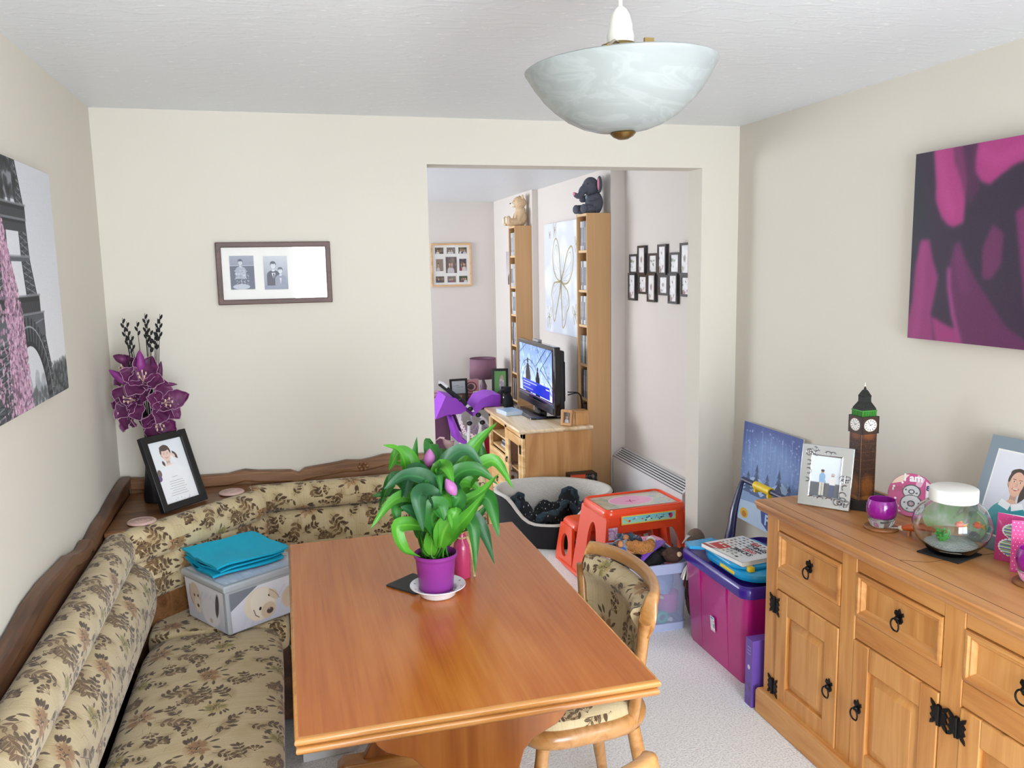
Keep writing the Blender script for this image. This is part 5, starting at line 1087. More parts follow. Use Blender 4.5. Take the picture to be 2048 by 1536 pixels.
def refraction_film_mat():  # film added inside the glass; pale and green swirls painted for refracted light
    m, t, b, N, L = nodes('painted_refraction_film'); tc = N('ShaderNodeTexCoord'); mp = N('ShaderNodeMapping'); mp.inputs['Scale'].default_value = (14, 14, 9); L(tc.outputs['Object'], mp.inputs[0]); n = N('ShaderNodeTexNoise'); n.inputs['Scale'].default_value = 1; n.inputs['Detail'].default_value = 3; n.inputs['Distortion'].default_value = 1; L(mp.outputs[0], n.inputs[0])
    r = ramp(t, [(.3, 'd4dad6'), (.45, '8fc07c'), (.6, 'a9d894'), (.72, 'e4ebe4')]); L(n.outputs[0], r.inputs[0]); L(r.outputs[0], b.inputs['Base Color']); b.inputs['Roughness'].default_value = .3
    L(ramp_to(t, n, N, L), b.inputs['Alpha']); return m
def ramp_to(t, n, N, L):
    r = ramp(t, [(.3, '707070'), (.5, 'd0d0d0')]); L(n.outputs[0], r.inputs[0]); return r.outputs[0]
b = MB(); n = 26
b.grid(lambda u, v: (.092*math.cos(-1.15+3.0*u)*math.sin(.75+1.45*v), .092*math.sin(-1.15+3.0*u)*math.sin(.75+1.45*v), .088+.062*math.cos(.75+1.35*v)), n, 10); b.build('refraction_film', refraction_film_mat(), fb, smooth=180)
# little orange wooden animal with a spiral nose
ot = thing('wooden_toy', 'small orange wooden toy with a pointed silver nose beside the fish bowl', 'toy', (1.857, 2.052, ZT), math.radians(128))
b = MB(); b.tube([(-.055, 0, .024), (-.04, 0, .026), (-.01, 0, .029), (.02, 0, .026), (.04, 0, .021), (.05, 0, .019)], [.006, .012, .016, .0155, .011, .007], 18, flat=.8); b.build('body', mat('orange_lacquer', 'd4622a', .3, coat=.3), ot, smooth=60)
b = MB(); b.ell((.047, 0, .0185), (.012, .009, .008), 14, 8); b.build('muzzle', mat('cream_lacquer', 'eadcc4', .35), ot, smooth=60)
b = MB(); b.tube([(.055, 0, .017), (.085, 0, .0125)], [.0042, .0008], 10)
for k in range(7): b.lathe([(.0001, 0)], 3) if False else b.ell((.058+.0035*k, 0, .0165-.0005*k), (.0012, .0042-.0004*k, .0042-.0004*k), 8, 4)
b.build('spiral_nose', M_silver, ot, smooth=60)
b = MB()
for x in (-.03, .025):
    for y in (-.01, .01): b.cyl((x, y, 0), (x, y, .016), .004, 10)
b.build('pegs', mat('peg_wood', 'c98a58', .5), ot)
b = MB(); b.lathe([(.007, .0), (.008, .004), (.0055, .004), (.005, 0)], 16, (-.005, 0, .038)); b.build('collar', mat('dark_orange', 'a8441c', .4), ot)
b = MB(); 
for y in (-.0075, .0075): b.ell((.044, y, .0225), .0014, 8, 5)
b.build('eyes', M_black, ot)

# mounted school portrait and birthday cards against the wall
def school():
    p = Pic(400, 560, 'dcdde6'); A = p.asp; p.grad('e2e3ec', 'cfd0dc')
    bust(p, A*.5, .36, .30, 'e0b09a', '3a2a28', '2a98a6'); p.leaf(A*.5+.13, .42, .16, .05, 1.9, '3a2a28'); p.ell(A*.5+.12, .25, .1, .14, '3a2a28', .5)
    p.ell(A*.5, .34, .095, .13, 'e2b29c'); 
    for k in (-1, 1): p.ell(A*.5+k*.042, .33, .018, .009, 'f0ece8'); p.ell(A*.5+k*.042, .33, .009, .009, '40302a'); p.line([(A*.5+k*.022, .305), (A*.5+k*.062, .303)], .008, '4a3830', .8)
    p.line([(A*.5-.04, .415), (A*.5, .432), (A*.5+.04, .412)], .018, 'b4645c'); p.line([(A*.5-.03, .417), (A*.5+.03, .416)], .009, 'faf6f2'); p.line([(A*.5, .34), (A*.5+.01, .375), (A*.5-.01, .38)], .007, 'c08a76')
    p.poly([(A*.5-.14, .56), (A*.5, .6), (A*.5-.02, .68), (A*.5-.17, .64)], 'f4f4f6'); p.poly([(A*.5+.14, .56), (A*.5, .6), (A*.5+.03, .68), (A*.5+.18, .62)], 'f4f4f6')
    return p.tomat('school_portrait_print', .3, coat=.3)
sp = make_frame('mounted_portrait', 'grey card mount with a smiling child in a teal school jumper leaning on the wall', 'photograph', (1.972, 1.868, ZT), math.radians(-84), math.radians(18.5), .235, .335, .0, .004, M_paper, None, glass=False)
for ch_ in list(sp.children): bpy.data.objects.remove(ch_)
b = MB(); b.bb((-.1175, -.003, 0), (.1175, 0, .335)); b.build('card_mount', mat('blue_grey_card', '7f8f9c', .6), sp)
b = MB(); w0, z0_, z1_ = .082, .045, .292; b.quad((-w0, -.0036, z0_), (w0, -.0036, z0_), (w0, -.0036, z1_), (-w0, -.0036, z1_)); b.build('photograph', school(), sp)
b = MB(); b.bb((-.0865, -.0034, .04), (.0865, -.0031, .297)); b.build('mount_bevel', M_paper, sp)
b = MB(); b.bb((-.121, -.0046, -.0), (.121, -.0042, .34)); b.build('cellophane_sleeve', M_pane, sp)
def card8():
    p = Pic(300, 420, 'c8327e'); p.grad('cf3a86', 'b8286e')
    cols = ['9fbf6a', 'e8eef2', '5fa3b4', '8a5aa8', 'c8d070', '4fa0a8', 'eef0f4', 'a8c070', '7a58a0', '5aa8b8']
    A = p.asp
    for (cy_, R1) in ((.34, .19), (.68, .23)):
        for a in np.linspace(0, 2*PI, 26): p.ell(A*.5+R1*1.22*math.cos(a), cy_+R1*.78*math.sin(a), .03, .03, 'f2f2f6')
        for k in range(22):
            y = cy_-R1*.78+k*R1*1.56/21; h = math.sqrt(max(0, 1-((y-cy_)/(R1*.8))**2))*R1*1.22; p.rect(A*.5-h, y, A*.5+h, y+R1*.09, cols[(k//1) % 10])
        p.ell(A*.5, cy_, .06, .085, '4a8a98'); p.ell(A*.5, cy_, .042, .065, '6fb4c0')
    p.blotch('8fd0c0', 26, .004, .008, 2, al=.8, soft=0); return p.tomat('birthday_card_print', .3, coat=.3)
def simple_card(name, label, loc, rz, lean, w, h, m, edge='d24a90'):
    t = thing(name, label, 'card', loc, (math.radians(-lean), 0, rz)); M_e = mat('pink_card_stock', edge, .5)
    b = MB(); b.bb((-w/2, -.0006, 0), (w/2, .0006, h)); b.build('front_leaf', M_e, t)
    b = MB(); b.quad((-w/2, -.001, 0), (w/2, -.001, 0), (w/2, -.001, h), (-w/2, -.001, h)); b.build('printed_front', m, t)
    b = MB(); a = math.radians(14); b.hexa([(-w/2, 0, 0), (-w/2+w*math.cos(a), w*math.sin(a), 0), (-w/2+w*math.cos(a), w*math.sin(a)+.001, 0), (-w/2, .001, 0)], [(-w/2, 0, h), (-w/2+w*math.cos(a), w*math.sin(a), h), (-w/2+w*math.cos(a), w*math.sin(a)+.001, h), (-w/2, .001, h)]); b.build('back_leaf', M_paper, t)
simple_card('birthday_card', 'pink birthday card with a striped scalloped figure eight right of the fish bowl', (1.936, 1.776, ZT), math.radians(-66), 5, .105, .135, card8())
def dots():
    p = Pic(300, 300, 'd23a86')
    for i in range(14):
        for j in range(14): p.ell(.04+.075*i+(.037 if j % 2 else 0), .04+.075*j, .009, .009, 'f6e6ee')
    return p.tomat('dotted_card_print', .4)
simple_card('birthday_card', 'pink card with white dots at the right edge of the photo', (1.925, 1.69, ZT), math.radians(-42), 10, .13, .14, dots())
# ================================================================ corner behind the sideboard: tub, toys, poster
def poster_pic():
    p = Pic(500, 730, '3f5fa8'); A = p.asp; p.grad('34488f', '8fb0d8'); r = np.random.RandomState(6)
    for k in range(160): x = A*r.rand(); y = .4*r.rand(); p.line([(x, y), (x+.004, y+.1+.25*r.rand())], .003+.004*r.rand(), ['6f93cc', '2c3f86', '9dbbe4', '4c6cb4'][r.randint(4)], .5)
    p.blotch('c4d8f0', 160, .003, .008, 7, 0, .05, A, .7, .6); p.ell(A*.5, .35, .3, .25, '88a8d8', 0, .15, .6)
    p.poly([(0, .62), (.2, .5), (.34, .58), (.5, .47), (A, .6), (A, .8), (0, .8)], 'a8c4e4', .9); p.poly([(0, .7), (.15, .62), (.3, .7), (.45, .6), (A, .7), (A, .9), (0, .9)], '7f9cc8', .9)
    for x, h in ((.1, .2), (.2, .3), (.33, .24), (.46, .33), (.58, .22)):
        for q in range(5): w = .022+.012*q; y = .68-h+h*.2*q; p.poly([(x, y), (x-w, y+h*.28), (x+w, y+h*.28)], ['31486e', '3c5680', '2c3e62'][q % 3], .95)
    p.poly([(.02, .8), (A, .72), (A, 1), (0, 1)], 'b4cbe4'); p.poly([(.28, .82), (.4, .78), (.55, .8), (.62, .86), (.56, .97), (.4, 1), (.3, .93)], '2c4590'); p.ell(.08, .92, .05, .05, 'e0b020'); p.ell(.08, .93, .03, .03, 'b87a20')
    return p.noise(.05, 2).tomat('winter_forest_poster', .5)
po = thing('poster', 'blue winter forest poster leaning on the right wall behind the tub', 'poster', (2.045, 3.185, .462), (math.radians(-3.5), 0, math.radians(-90)))
b = MB(); b.bb((-.23, 0, 0), (.23, .003, .468)); b.build('board', M_paper, po)
b = MB(); b.quad((-.23, -.0005, 0), (.23, -.0005, 0), (.23, -.0005, .468), (-.23, -.0005, .468)); b.build('print', poster_pic(), po)
text_mesh('lettering', 'FR', .065, rot_m(PI/2, 0, 0, (.03, -.0015, .052)), mat('icy_lettering', 'b8d0ea', .4), po, bold=.002)

mt = thing('lidded_tub', 'large translucent magenta storage tub with a purple lid beside the sideboard', 'storage tub', (1.88, 2.98, 0))
M_mag = mat('magenta_plastic', 'b81a78', .22, coat=.2, var=(5, .12)); M_pur = mat('purple_plastic_lid', '3a1f86', .25, coat=.2)
def rr_rect(w, d, r, n=5, ox=0, oy=0):
    out = []
    for cx_, cy_, a0 in ((w-r, d-r, 0), (-w+r, d-r, PI/2), (-w+r, -d+r, PI), (w-r, -d+r, 3*PI/2)):
        for k in range(n+1): a = a0+PI/2*k/n; out.append((ox+cx_+r*math.cos(a), oy+cy_+r*math.sin(a)))
    return out
b = MB(); rings = []
for z, s in ((.004, .86), (.0, .87), (.012, .885), (.2, .93), (.385, .97), (.388, .985), (.40, .99)): rings.append([(x, y, z) for x, y in rr_rect(.215*s, .265*s, .035)])
b.loft(rings); b.build('tub', M_mag, mt, smooth=50)
for y in (-.11, .11):
    b = MB()
    b.hexa([(-.191, y-.004, .012), (-.187, y-.004, .012), (-.187, y+.004, .012), (-.191, y+.004, .012)], [(-.2115, y-.004, .38), (-.205, y-.004, .38), (-.205, y+.004, .38), (-.2115, y+.004, .38)])
    b.build('moulded_rib', M_mag, mt)
b = MB(); rings = []
for z, s in ((.375, 1.0), (.372, 1.03), (.40, 1.035), (.412, 1.02), (.418, .99), (.414, .95), (.405, .93), (.404, .5)): rings.append([(x, y, z) for x, y in rr_rect(.215*s, .265*s, .045)])
b.loft(rings)
for k in range(7): b.bb((-.14, -.2+.062*k, .404), (.14, -.2+.062*k+.022, .412))
b.build('lid', M_pur, mt, smooth=50)
def label_pic():
    p = Pic(90, 160, 'e8e6ea'); p.rect(.05, .06, .45, .16, '3a86b8'); 
    for k in range(7): p.line([(.06, .24+.07*k), (.3+.03*(k % 3), .24+.07*k)], .018, '8a8a92', .8)
    p.rect(.38, .25, .5, .35, 'c86a50'); p.rect(.38, .45, .5, .75, '5a5a66'); p.line([(0, .93), (.56, .93)], .03, 'd05a6a'); return p.tomat('tub_label_print', .4)
b = MB(); b.quad((-.2005, .018, .13), (-.2005, -.018, .13), (-.2065, -.018, .195), (-.2065, .018, .195)); b.build('paper_label', label_pic(), mt)

# blue drawing-desk toy, brick book and navy handle
M_lb = mat('sky_blue_plastic', '1b9fd8', .25, coat=.3); M_nv = mat('navy_plastic', '141c4c', .25, coat=.3); M_ye = mat('yellow_plastic', 'f0cc1e', .3)
ez = thing('drawing_desk_toy', 'sky blue toy desk with navy arched handle and yellow grip on the purple lid', 'toy', (1.83, 2.93, .4185))
b = MB(); b.loft([[(x, y, z) for x, y in rr_rect(.145*s, .2*s, .09, 7)] for z, s in ((0, .92), (.004, .97), (.02, 1), (.032, .99), (.036, .95))]); b.build('base', M_lb, ez, smooth=45)
b = MB(); b.loft([[(x-.02, y+.03, z) for x, y in rr_rect(.13*s, .17*s, .08, 7)] for z, s in ((.036, .97), (.04, 1), (.05, 1), (.053, .97))]); b.prism([(-.11, .12), (-.2, .17), (-.19, .23), (-.06, .24), (-.03, .16)], .036, .05, 'z'); b.build('tray', M_lb, ez, bevel=.003)
b = MB(); b.bb((-.148, -.10, .012), (-.138, .01, .026)); b.bb((-.11, -.155, .036), (-.085, -.13, .056)); b.build('latches', M_ye, ez, bevel=.003)
b = MB()   # two arms, one at each end, and the cross bar
def arm(y0, y1): return [(.02, y0, .03), (.03, y0, .09), (.05, y0+(y1-y0)*.3, .17), (.085, y0+(y1-y0)*.7, .25), (.11, y1, .295)]
for y0, y1 in ((.225, .27), (-.155, -.11)):
    b.tube([tuple(v) for v in catmull(arm(y0, y1), 5)], [.032, .032, .031, .030, .029, .028, .027, .026, .026, .025, .024, .022, .021, .02, .019, .018, .017, .016, .015, .015, .014], 12, flat=.55)
b.tube([(.11, .27, .292), (.112, .12, .29), (.112, -.11, .288)], .0125, 10); b.build('handle_arch', M_nv, ez, smooth=60)
b = MB(); b.tube([(.112, .17, .29), (.112, .05, .289)], .018, 14); b.bb((.100, .155, .262), (.122, .168, .285)); b.bb((.100, .055, .262), (.122, .068, .285)); b.build('grip', M_ye, ez, smooth=50)
def cover():
    p = Pic(360, 440, 'f2f1ee'); r = np.random.RandomState(8); A = p.asp
    for i in range(9):
        for j in range(7):
            if 2 <= i <= 6 and j > 3: continue
            x, y = .05+.085*j+.02*r.rand(), .05+.1*i+.02*r.rand(); p.rect(x, y, x+.03+.03*r.rand(), y+.02+.03*r.rand(), ['3a3a38', '6a6a40', '8a8a84', '4a5a4a', '9a4038', '2a2a2a'][r.randint(6)], .85); p.ell(x+.02, y, .014, .012, ['5a5a50', '8a8a60'][r.randint(2)])
    p.rect(.06, .62, .3, .9, 'c8242c'); p.rect(.1, .66, .16, .72, 'f2e8e4'); p.rect(.2, .7, .26, .74, 'f2e8e4')
    for k in range(6): p.line([(.34, .66+.035*k), (.5, .66+.035*k)], .008, '50504e', .8)
    p.poly([(.0, .94), (.3, .93), (.2, 1), (0, 1)], 'b04038'); return p.tomat('brick_book_cover', .3, coat=.3)
bk = thing('book', 'white hardback book of brick ideas lying on the blue toy desk', 'book', (1.79, 2.945, .4725), math.radians(8))
b = MB(); b.bb((-.105, -.13, .002), (.103, .13, .016)); b.build('pages', M_paper, bk)
b = MB(); b.bb((-.108, -.133, 0), (.108, .133, .002)); b.bb((-.108, -.133, .016), (.108, .133, .018)); b.bb((-.108, -.133, 0), (-.105, .133, .018)); b.build('cover', M_white, bk)
b = MB(); z = .0184; b.quad((-.107, .132, z), (-.107, -.132, z), (.107, -.132, z), (.107, .132, z)); b.build('cover_print', cover(), bk)
for s, (u, v), sz, cl_ in (('365', (.075, -.01), .034, 'c4302c'), ('THINGS', (.048, -.055), .03, '2a2a2a'), ('TO DO WITH', (.024, -.058), .016, '2a2a2a'), ('LEGO', (.002, -.06), .03, 'c4302c'), ('BRICKS', (-.028, -.055), .032, '2a2a2a')):
    text_mesh('lettering', s, sz, rot_m(0, 0, -PI/2, (u, v+.02, .0188)), mat('ink_'+cl_, cl_, .4), bk, bold=.001)

gb = thing('board_game_box', 'slim purple board game box standing between magenta tub and sideboard', 'game box', (1.655, 2.615, 0))
b = MB(); b.bb((-.028, -.024, 0), (.19, .024, .265)); b.build('box', mat('violet_card', '6a4aa0', .4), gb, bevel=.001)
def side_pic():
    p = Pic(80, 400, '7a5ab0'); p.rect(0, 0, .2, 1, '6c4ca6'); p.ell(.1, .42, .035, .035, 'd8cfe8'); 
    for k in range(3): p.line([(.05, .12+.05*k), (.15, .12+.05*k)], .01, 'cfc4e4', .7)
    p.blotch('5a3a6a', 30, .01, .03, 3, 0, .6, .2, 1, .5); return p.tomat('game_box_print', .4)
b = MB(); b.quad((-.0284, .024, .0), (-.0284, -.024, .0), (-.0284, -.024, .265), (-.0284, .024, .265)); b.build('printed_end', side_pic(), gb)

# ================================================================ clear toy tub and its toys
tt = thing('toy_tub', 'open cloudy clear plastic tub overflowing with toys in the opening', 'toy tub', (1.545, 3.46, 0))
M_ct = mat('cloudy_blue_plastic', 'aab4d4', .18, alpha=.3, coat=.4)
w, d, h = .185, .175, .315
b = MB(); o = [(s, z) for z, s in ((0, .9), (.004, .92), (h, 1))]
ou = [[(x, y, z) for x, y in rr_rect(w*s, d*s, .03)] for s, z in o]; inn = [[(x, y, z) for x, y in rr_rect(w*s-.003, d*s-.003, .028)] for s, z in ((1, h), (.93, .008))]
b.loft(ou+inn); b.build('tub', M_ct, tt, smooth=50)
b = MB(); b.loft([[(x, y, z) for x, y in rr_rect(w*s, d*s, .032)] for s, z in ((1.0, .275), (1.03, .277), (1.045, h), (1.04, h+.008), (.985, h+.008), (.98, .28))], caps=False); b.build('rim', mat('cloudy_rim', 'b4bede', .25, alpha=.85), tt, smooth=50)
b = MB(); b.loft([[(x, y, z) for x, y in rr_rect(w*s, d*s, .03)] for s, z in ((.93, .0), (.945, .0), (.95, .035), (.93, .036))], caps=False); b.build('foot_rim', mat('cloudy_rim', 'b4bede', .25, alpha=.85), tt, smooth=50)
TX, TY = 1.545, 3.46
def T_(name, label, cat, x, y, z, rz=0): return thing(name, label, cat, (TX+x, TY+y, z), rz)
def one(name, label, cat, b, m, loc=(0, 0, 0), **k): o = b.build(name, m, None, **k); o.location = loc; return tag(o, label, cat)
# inside the tub, seen through the plastic
b = MB(); b.lathe([(.0, 0), (.04, 0), (.046, .006), (.05, .09), (.044, .092), (.03, .1), (0, .102)], 20); one('toy_bowl', 'rounded pink plastic toy behind the wall of the clear tub', 'toy', b, mat('toy_pink', 'e070a8', .3), (TX+.115, TY-.095, .07), smooth=60)
b = MB(); b.tube([(.022*math.cos(a), 0, .022*math.sin(a)) for a in [k*2*PI/16 for k in range(16)]], .009, 8, loop=True); one('toy_ring', 'small green ring toy low inside the clear tub', 'toy', b, mat('toy_green', '2fb890', .3), (TX+.062, TY-.145, .06), smooth=60)
b = MB(); b.tube([(.03*math.cos(a), 0, .03*math.sin(a)) for a in [k*2*PI/16 for k in range(16)]], .004, 8, loop=True); one('toy_bangle', 'thin violet bangle low inside the clear tub', 'toy', b, mat('toy_violet', '7a6ac8', .3), (TX-.025, TY-.148, .075), smooth=60)
b = MB(); b.ell((0, 0, 0), (.028, .02, .028), 16, 10); one('toy_ball', 'coral red ball inside the clear tub', 'ball', b, mat('toy_coral', 'e26a62', .3), (TX+.012, TY-.125, .1), smooth=60)
b = MB(); b.tube([(.045*math.cos(a), -.004, .045*math.sin(a)) for a in [k*PI/10 for k in range(11)]], .008, 8); one('toy_rainbow_arch', 'cream arch toy above the coral ball in the clear tub', 'toy', b, mat('toy_cream', 'e8e0a8', .4), (TX+.052, TY-.115, .105), smooth=60)
b = MB(); b.ell((0, 0, 0), .011, 12, 8); b.cyl((-.02, 0, 0), (0, 0, 0), .006, 10); one('toy_peg', 'white peg toy beside the green ring in the clear tub', 'toy', b, M_white, (TX+.105, TY-.145, .045), smooth=60)
def cloth_blob(w, d, h, seed, amp=.5):
    b = MB(); R_ = random.Random(seed); ph = [R_.random()*6 for _ in range(6)]
    def fn(u, v):
        a = u*2*PI; r = math.sin(PI*v*.5)**.7; k = 1+amp*.3*(math.sin(3*a+ph[0])+math.sin(5*a+ph[1]))*r*.5
        return (w*r*k*math.cos(a), d*r*k*math.sin(a), h*(math.cos(PI*v*.5)**.8)*(1+amp*.5*math.sin(4*a+ph[2])*r)+amp*.012*math.sin(9*a+ph[3]+v*8))
    b.grid(fn, 40, 12); return b
one('plush_bundle', 'pale blue plush pressed against the inside of the clear tub', 'soft toy', cloth_blob(.13, .13, .1, 4), mat('pale_blue_plush', 'a9c0e4', .9, bump=(90, .8, .01)), (TX+.035, TY-.02, .17), smooth=60)
b = cloth_blob(.15, .14, .05, 11); one('black_tulle', 'black net fabric heaped at the back of the toy tub', 'fabric', b, mat('black_tulle', '18181c', .8, bump=(70, .8, .01)), (TX+.03, TY+.03, .29), smooth=60)
b = MB(); b.loft([[(x, y, z) for x, y in rr_rect(.055*s, .05*s, .04)] for z, s in ((0, .8), (.012, 1), (.024, .85))]); 
one('pink_hat', 'pale pink spotted cloth hat at the back right of the toy tub', 'hat', cloth_blob(.07, .06, .035, 21, .2), mat('pink_felt', 'e09ab0', .8, bump=(50, .3)), (TX+.11, TY+.09, .325), smooth=60)
# fox tail
b = MB(); C = catmull([(-.07, .02, .35), (-.03, -.02, .365), (.02, -.05, .362), (.06, -.02, .368), (.075, .02, .37)], 5); b.tube([tuple(v) for v in C], [.018+.014*math.sin(k*.19)+.004*math.sin(k*2.3) for k in range(len(C))], 14)
ft = thing('plush_tail', 'orange furry fox tail with a white end on top of the toy tub', 'soft toy', (TX, TY, 0)); b.build('fur', mat('fox_fur', 'd08a4a', .95, bump=(130, 1, .02), var=(40, .25)), ft, smooth=80)
b = MB(); b.ell((.08, .022, .37), (.022, .026, .02), 14, 9); b.build('white_tip', mat('white_fur', 'f0ece6', .95, bump=(130, 1, .02)), ft, smooth=80)
# purple satin strap bundle
b = MB()
for k in range(4): b.tube([tuple(v) for v in catmull([(-.02+.01*k, -.10+.012*k, .325+.006*k), (.04, -.06+.02*k, .345+.004*k), (.11, -.01+.02*k, .352), (.16, .05+.01*k, .345)], 5)], .011, 8, flat=.6)
one('purple_sash', 'purple satin sash trailing over the front of the toy tub', 'sash', b, mat('purple_satin', '7a4ac0', .35, bump=(60, .3)), (TX, TY, 0), smooth=60)
# monkey head with pale muzzle
mk = T_('plush_monkey', 'dark brown plush monkey head at the right front corner of the toy tub', 'soft toy', .125, -.125, .345, .2)
b = MB(); b.ell((0, 0, 0), (.05, .042, .036), 18, 12); b.build('head', mat('brown_plush', '4a3026', .95, bump=(120, .8, .01)), mk, smooth=80)
b = MB(); b.ell((.005, -.036, .012), (.014, .01, .012), 12, 8); b.build('muzzle', mat('cream_plush', 'e4c6a4', .9), mk, smooth=80)
for s in (-1, 1): b = MB(); b.ell((s*.05, 0, .015), (.014, .008, .014), 12, 8); b.build('ear', MATS['brown_plush'], mk, smooth=80)
# tassel dolls' hair and limbs
tz = thing('tassel', 'brown and white woollen tassel hanging down the front of the clear tub', 'tassel', (TX+.155, TY-.205, .245))
R_ = random.Random(5)
b = MB()
for k in range(26): a = R_.random()*6.28; q = R_.random()*.02; b.tube([(0, 0, .05), (q*math.cos(a)*.6, q*math.sin(a)*.6, .02), (q*math.cos(a)*1.5, q*math.sin(a)*1.1, -.02-.01*R_.random())], .0022, 5)
b.build('brown_wool', mat('brown_wool', '5a3a30', .95), tz)
b = MB()
for k in range(16): a = R_.random()*6.28; q = .012+R_.random()*.012; b.tube([(0, 0, .075), (q*math.cos(a)*.8, q*math.sin(a)*.7, .05), (q*math.cos(a)*1.6, q*math.sin(a)*1.1, .015)], .003, 5)
b.build('white_wool', mat('white_wool', 'f0ede8', .95), tz)
def doll(name, label, x, y, z, rz, tilt, hair, dress, skin='c98a5e'):
    t = thing(name, label, 'doll', (TX+x, TY+y, z), (tilt, .2, rz)); b = MB()
    b.tube([(0, 0, -.07), (0, 0, -.05), (0, 0, -.02), (0, 0, 0), (0, 0, .012)], [.012, .016, .011, .013, .005], 12); b.build('dress', mat('doll_dress_'+dress, dress, .6, bump=(90, .4)), t, smooth=60)
    b = MB(); b.ell((0, 0, .03), (.015, .014, .018), 14, 10); b.tube([(0, 0, 0), (0, 0, .018)], .005, 8)
    for s in (-1, 1): b.tube([(s*.012, 0, .002), (s*.026, -.006, -.018), (s*.03, -.02, -.034)], [.0045, .004, .003], 8)
    b.build('body', mat('doll_skin_'+skin, skin, .5), t, smooth=60)
    b = MB(); b.ell((0, .004, .036), (.0175, .0155, .0165), 14, 9); b.tube([(0, .012, .04), (.004, .02, .01), (.002, .022, -.03)], [.012, .012, .004], 10); b.build('hair', mat('doll_hair_'+hair, hair, .7, bump=(200, .6)), t, smooth=70)
doll('doll', 'doll in a blue dress with brown hair on the left of the toy tub', -.095, -.06, .372, .3, -.9, '6a3a20', '2a6ac0'); doll('doll', 'doll in a patterned grey dress beside the fox tail', -.05, .02, .378, -.4, -1.2, '8a5a38', '8a9aa8', 'b87a50')
b = cloth_blob(.06, .05, .03, 31, .5)
def check():
    p = Pic(200, 200, 'f0ecf0')
    for k in range(10): p.rect(k*.1, 0, k*.1+.05, 1, 'c04a7a', .5); p.rect(0, k*.1, 1, k*.1+.05, '7a6ab0', .4)
    return p.tomat('checked_cloth', .8)
one('gingham_cloth', 'pink and white checked doll cloth at the left edge of the toy tub', 'cloth', b, check(), (TX-.13, TY-.02, .338), smooth=60)
def floral2():
    p = Pic(200, 200, '3a4a5a'); p.blotch('b8c4cc', 40, .02, .06, 3, soft=0, al=.8); p.blotch('c05a7a', 24, .02, .04, 4, soft=0, al=.8); p.blotch('2a2a34', 24, .02, .05, 6, soft=0, al=.8); return p.tomat('floral_doll_cloth', .8)
one('doll_coat', 'crumpled grey floral doll coat in the middle of the toy tub', 'doll clothes', cloth_blob(.07, .05, .045, 33, .7), floral2(), (TX-.02, TY+.07, .345), smooth=60)
cr = T_('toy_basket', 'small brown furry toy with white whiskers behind the purple tub lid', 'soft toy', .275, .06, .40)
bpy.data.objects.remove(cr)
ff = thing('plush_toy', 'small brown fluffy toy peeping up behind the purple lid', 'soft toy', (1.80, 3.37, .34))
b = MB(); b.ell((0, 0, .05), (.045, .04, .055), 16, 10); b.build('body', mat('taupe_fur', '8a7464', .95, bump=(140, 1, .02)), ff, smooth=80)
b = MB(); b.ell((0, 0, -.17), (.05, .045, .17), 16, 10); b.build('lower_body', MATS['taupe_fur'], ff, smooth=80)
b = MB()
for k in range(10): a = -2.6+.2*k; b.tube([(-.02, -.01, .07), (-.055, -.02+.005*k, .085-.006*k)], .0018, 5)
b.build('whiskers', MATS['white_wool'], ff)
# ================================================================ kids' desk and dog bed in the opening
kd = thing('kids_activity_desk', 'orange red plastic children\'s desk with attached bench and stickers', 'children\'s desk', (1.74, 3.94, 0), math.radians(3))
M_or = mat('orange_red_plastic', 'ef4a20', .28, coat=.35, var=(4, .06))
b = MB(); rings = []
for z, s, o_ in ((.395, 1.0, 0), (.41, 1.01, 0), (.425, 1.0, 0), (.432, .975, 0), (.431, .94, 0), (.426, .925, 0)): rings.append([(x, y, z) for x, y in rr_rect(.232*s, .155*s, .04)])
b.loft(rings); b.build('desktop', M_or, kd, smooth=45)
b = MB()    # raised lip and pen hollows
b.loft([[(x, y, z) for x, y in rr_rect(.226*s, .149*s, .038)] for z, s in ((.427, 1), (.437, .99), (.437, .955), (.427, .95))], caps=False); b.build('lip', M_or, kd, smooth=45)
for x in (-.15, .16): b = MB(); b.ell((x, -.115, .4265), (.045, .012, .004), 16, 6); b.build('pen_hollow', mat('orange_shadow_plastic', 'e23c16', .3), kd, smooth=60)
def leg_pts(): return
M_leg = M_or
def plate_with_hole(outer, hole, lo, hi, ax):   # flat panel with an oval hole; outer and hole both n points, matched
    b = MB(); n = len(outer)
    def P(q, h): return {'y': (q[0], h, q[1]), 'x': (h, q[0], q[1])}[ax]
    for h0, fl in ((lo, 0), (hi, 1)):
        vs = [P(q, h0) for q in outer]+[P(q, h0) for q in hole]
        fs = [(i, (i+1) % n, n+(i+1) % n, n+i) for i in range(n)]
        b._add(vs, fs)
    b._add([P(q, lo) for q in outer]+[P(q, hi) for q in outer], [(i, (i+1) % n, n+(i+1) % n, n+i) for i in range(n)])
    b._add([P(q, lo) for q in hole]+[P(q, hi) for q in hole], [(i, (i+1) % n, n+(i+1) % n, n+i) for i in range(n)])
    return b
def ray_outline(poly, c0, n=40):   # sample a polygon outline by angle round c0
    out = []
    for k in range(n):
        a = 2*PI*k/n; dx, dy = math.cos(a), math.sin(a); best = None
        for i in range(len(poly)):
            (xa, ya), (xb, yb) = poly[i], poly[(i+1) % len(poly)]; ex, ey = xb-xa, yb-ya; den = dx*ey-dy*ex
            if abs(den) < 1e-9: continue
            t_ = ((xa-c0[0])*ey-(ya-c0[1])*ex)/den; u_ = ((xa-c0[0])*dy-(ya-c0[1])*dx)/den
            if t_ > 0 and -1e-6 <= u_ <= 1+1e-6: best = t_ if best is None else max(best, t_)
        out.append((c0[0]+dx*best, c0[1]+dy*best))
    return out
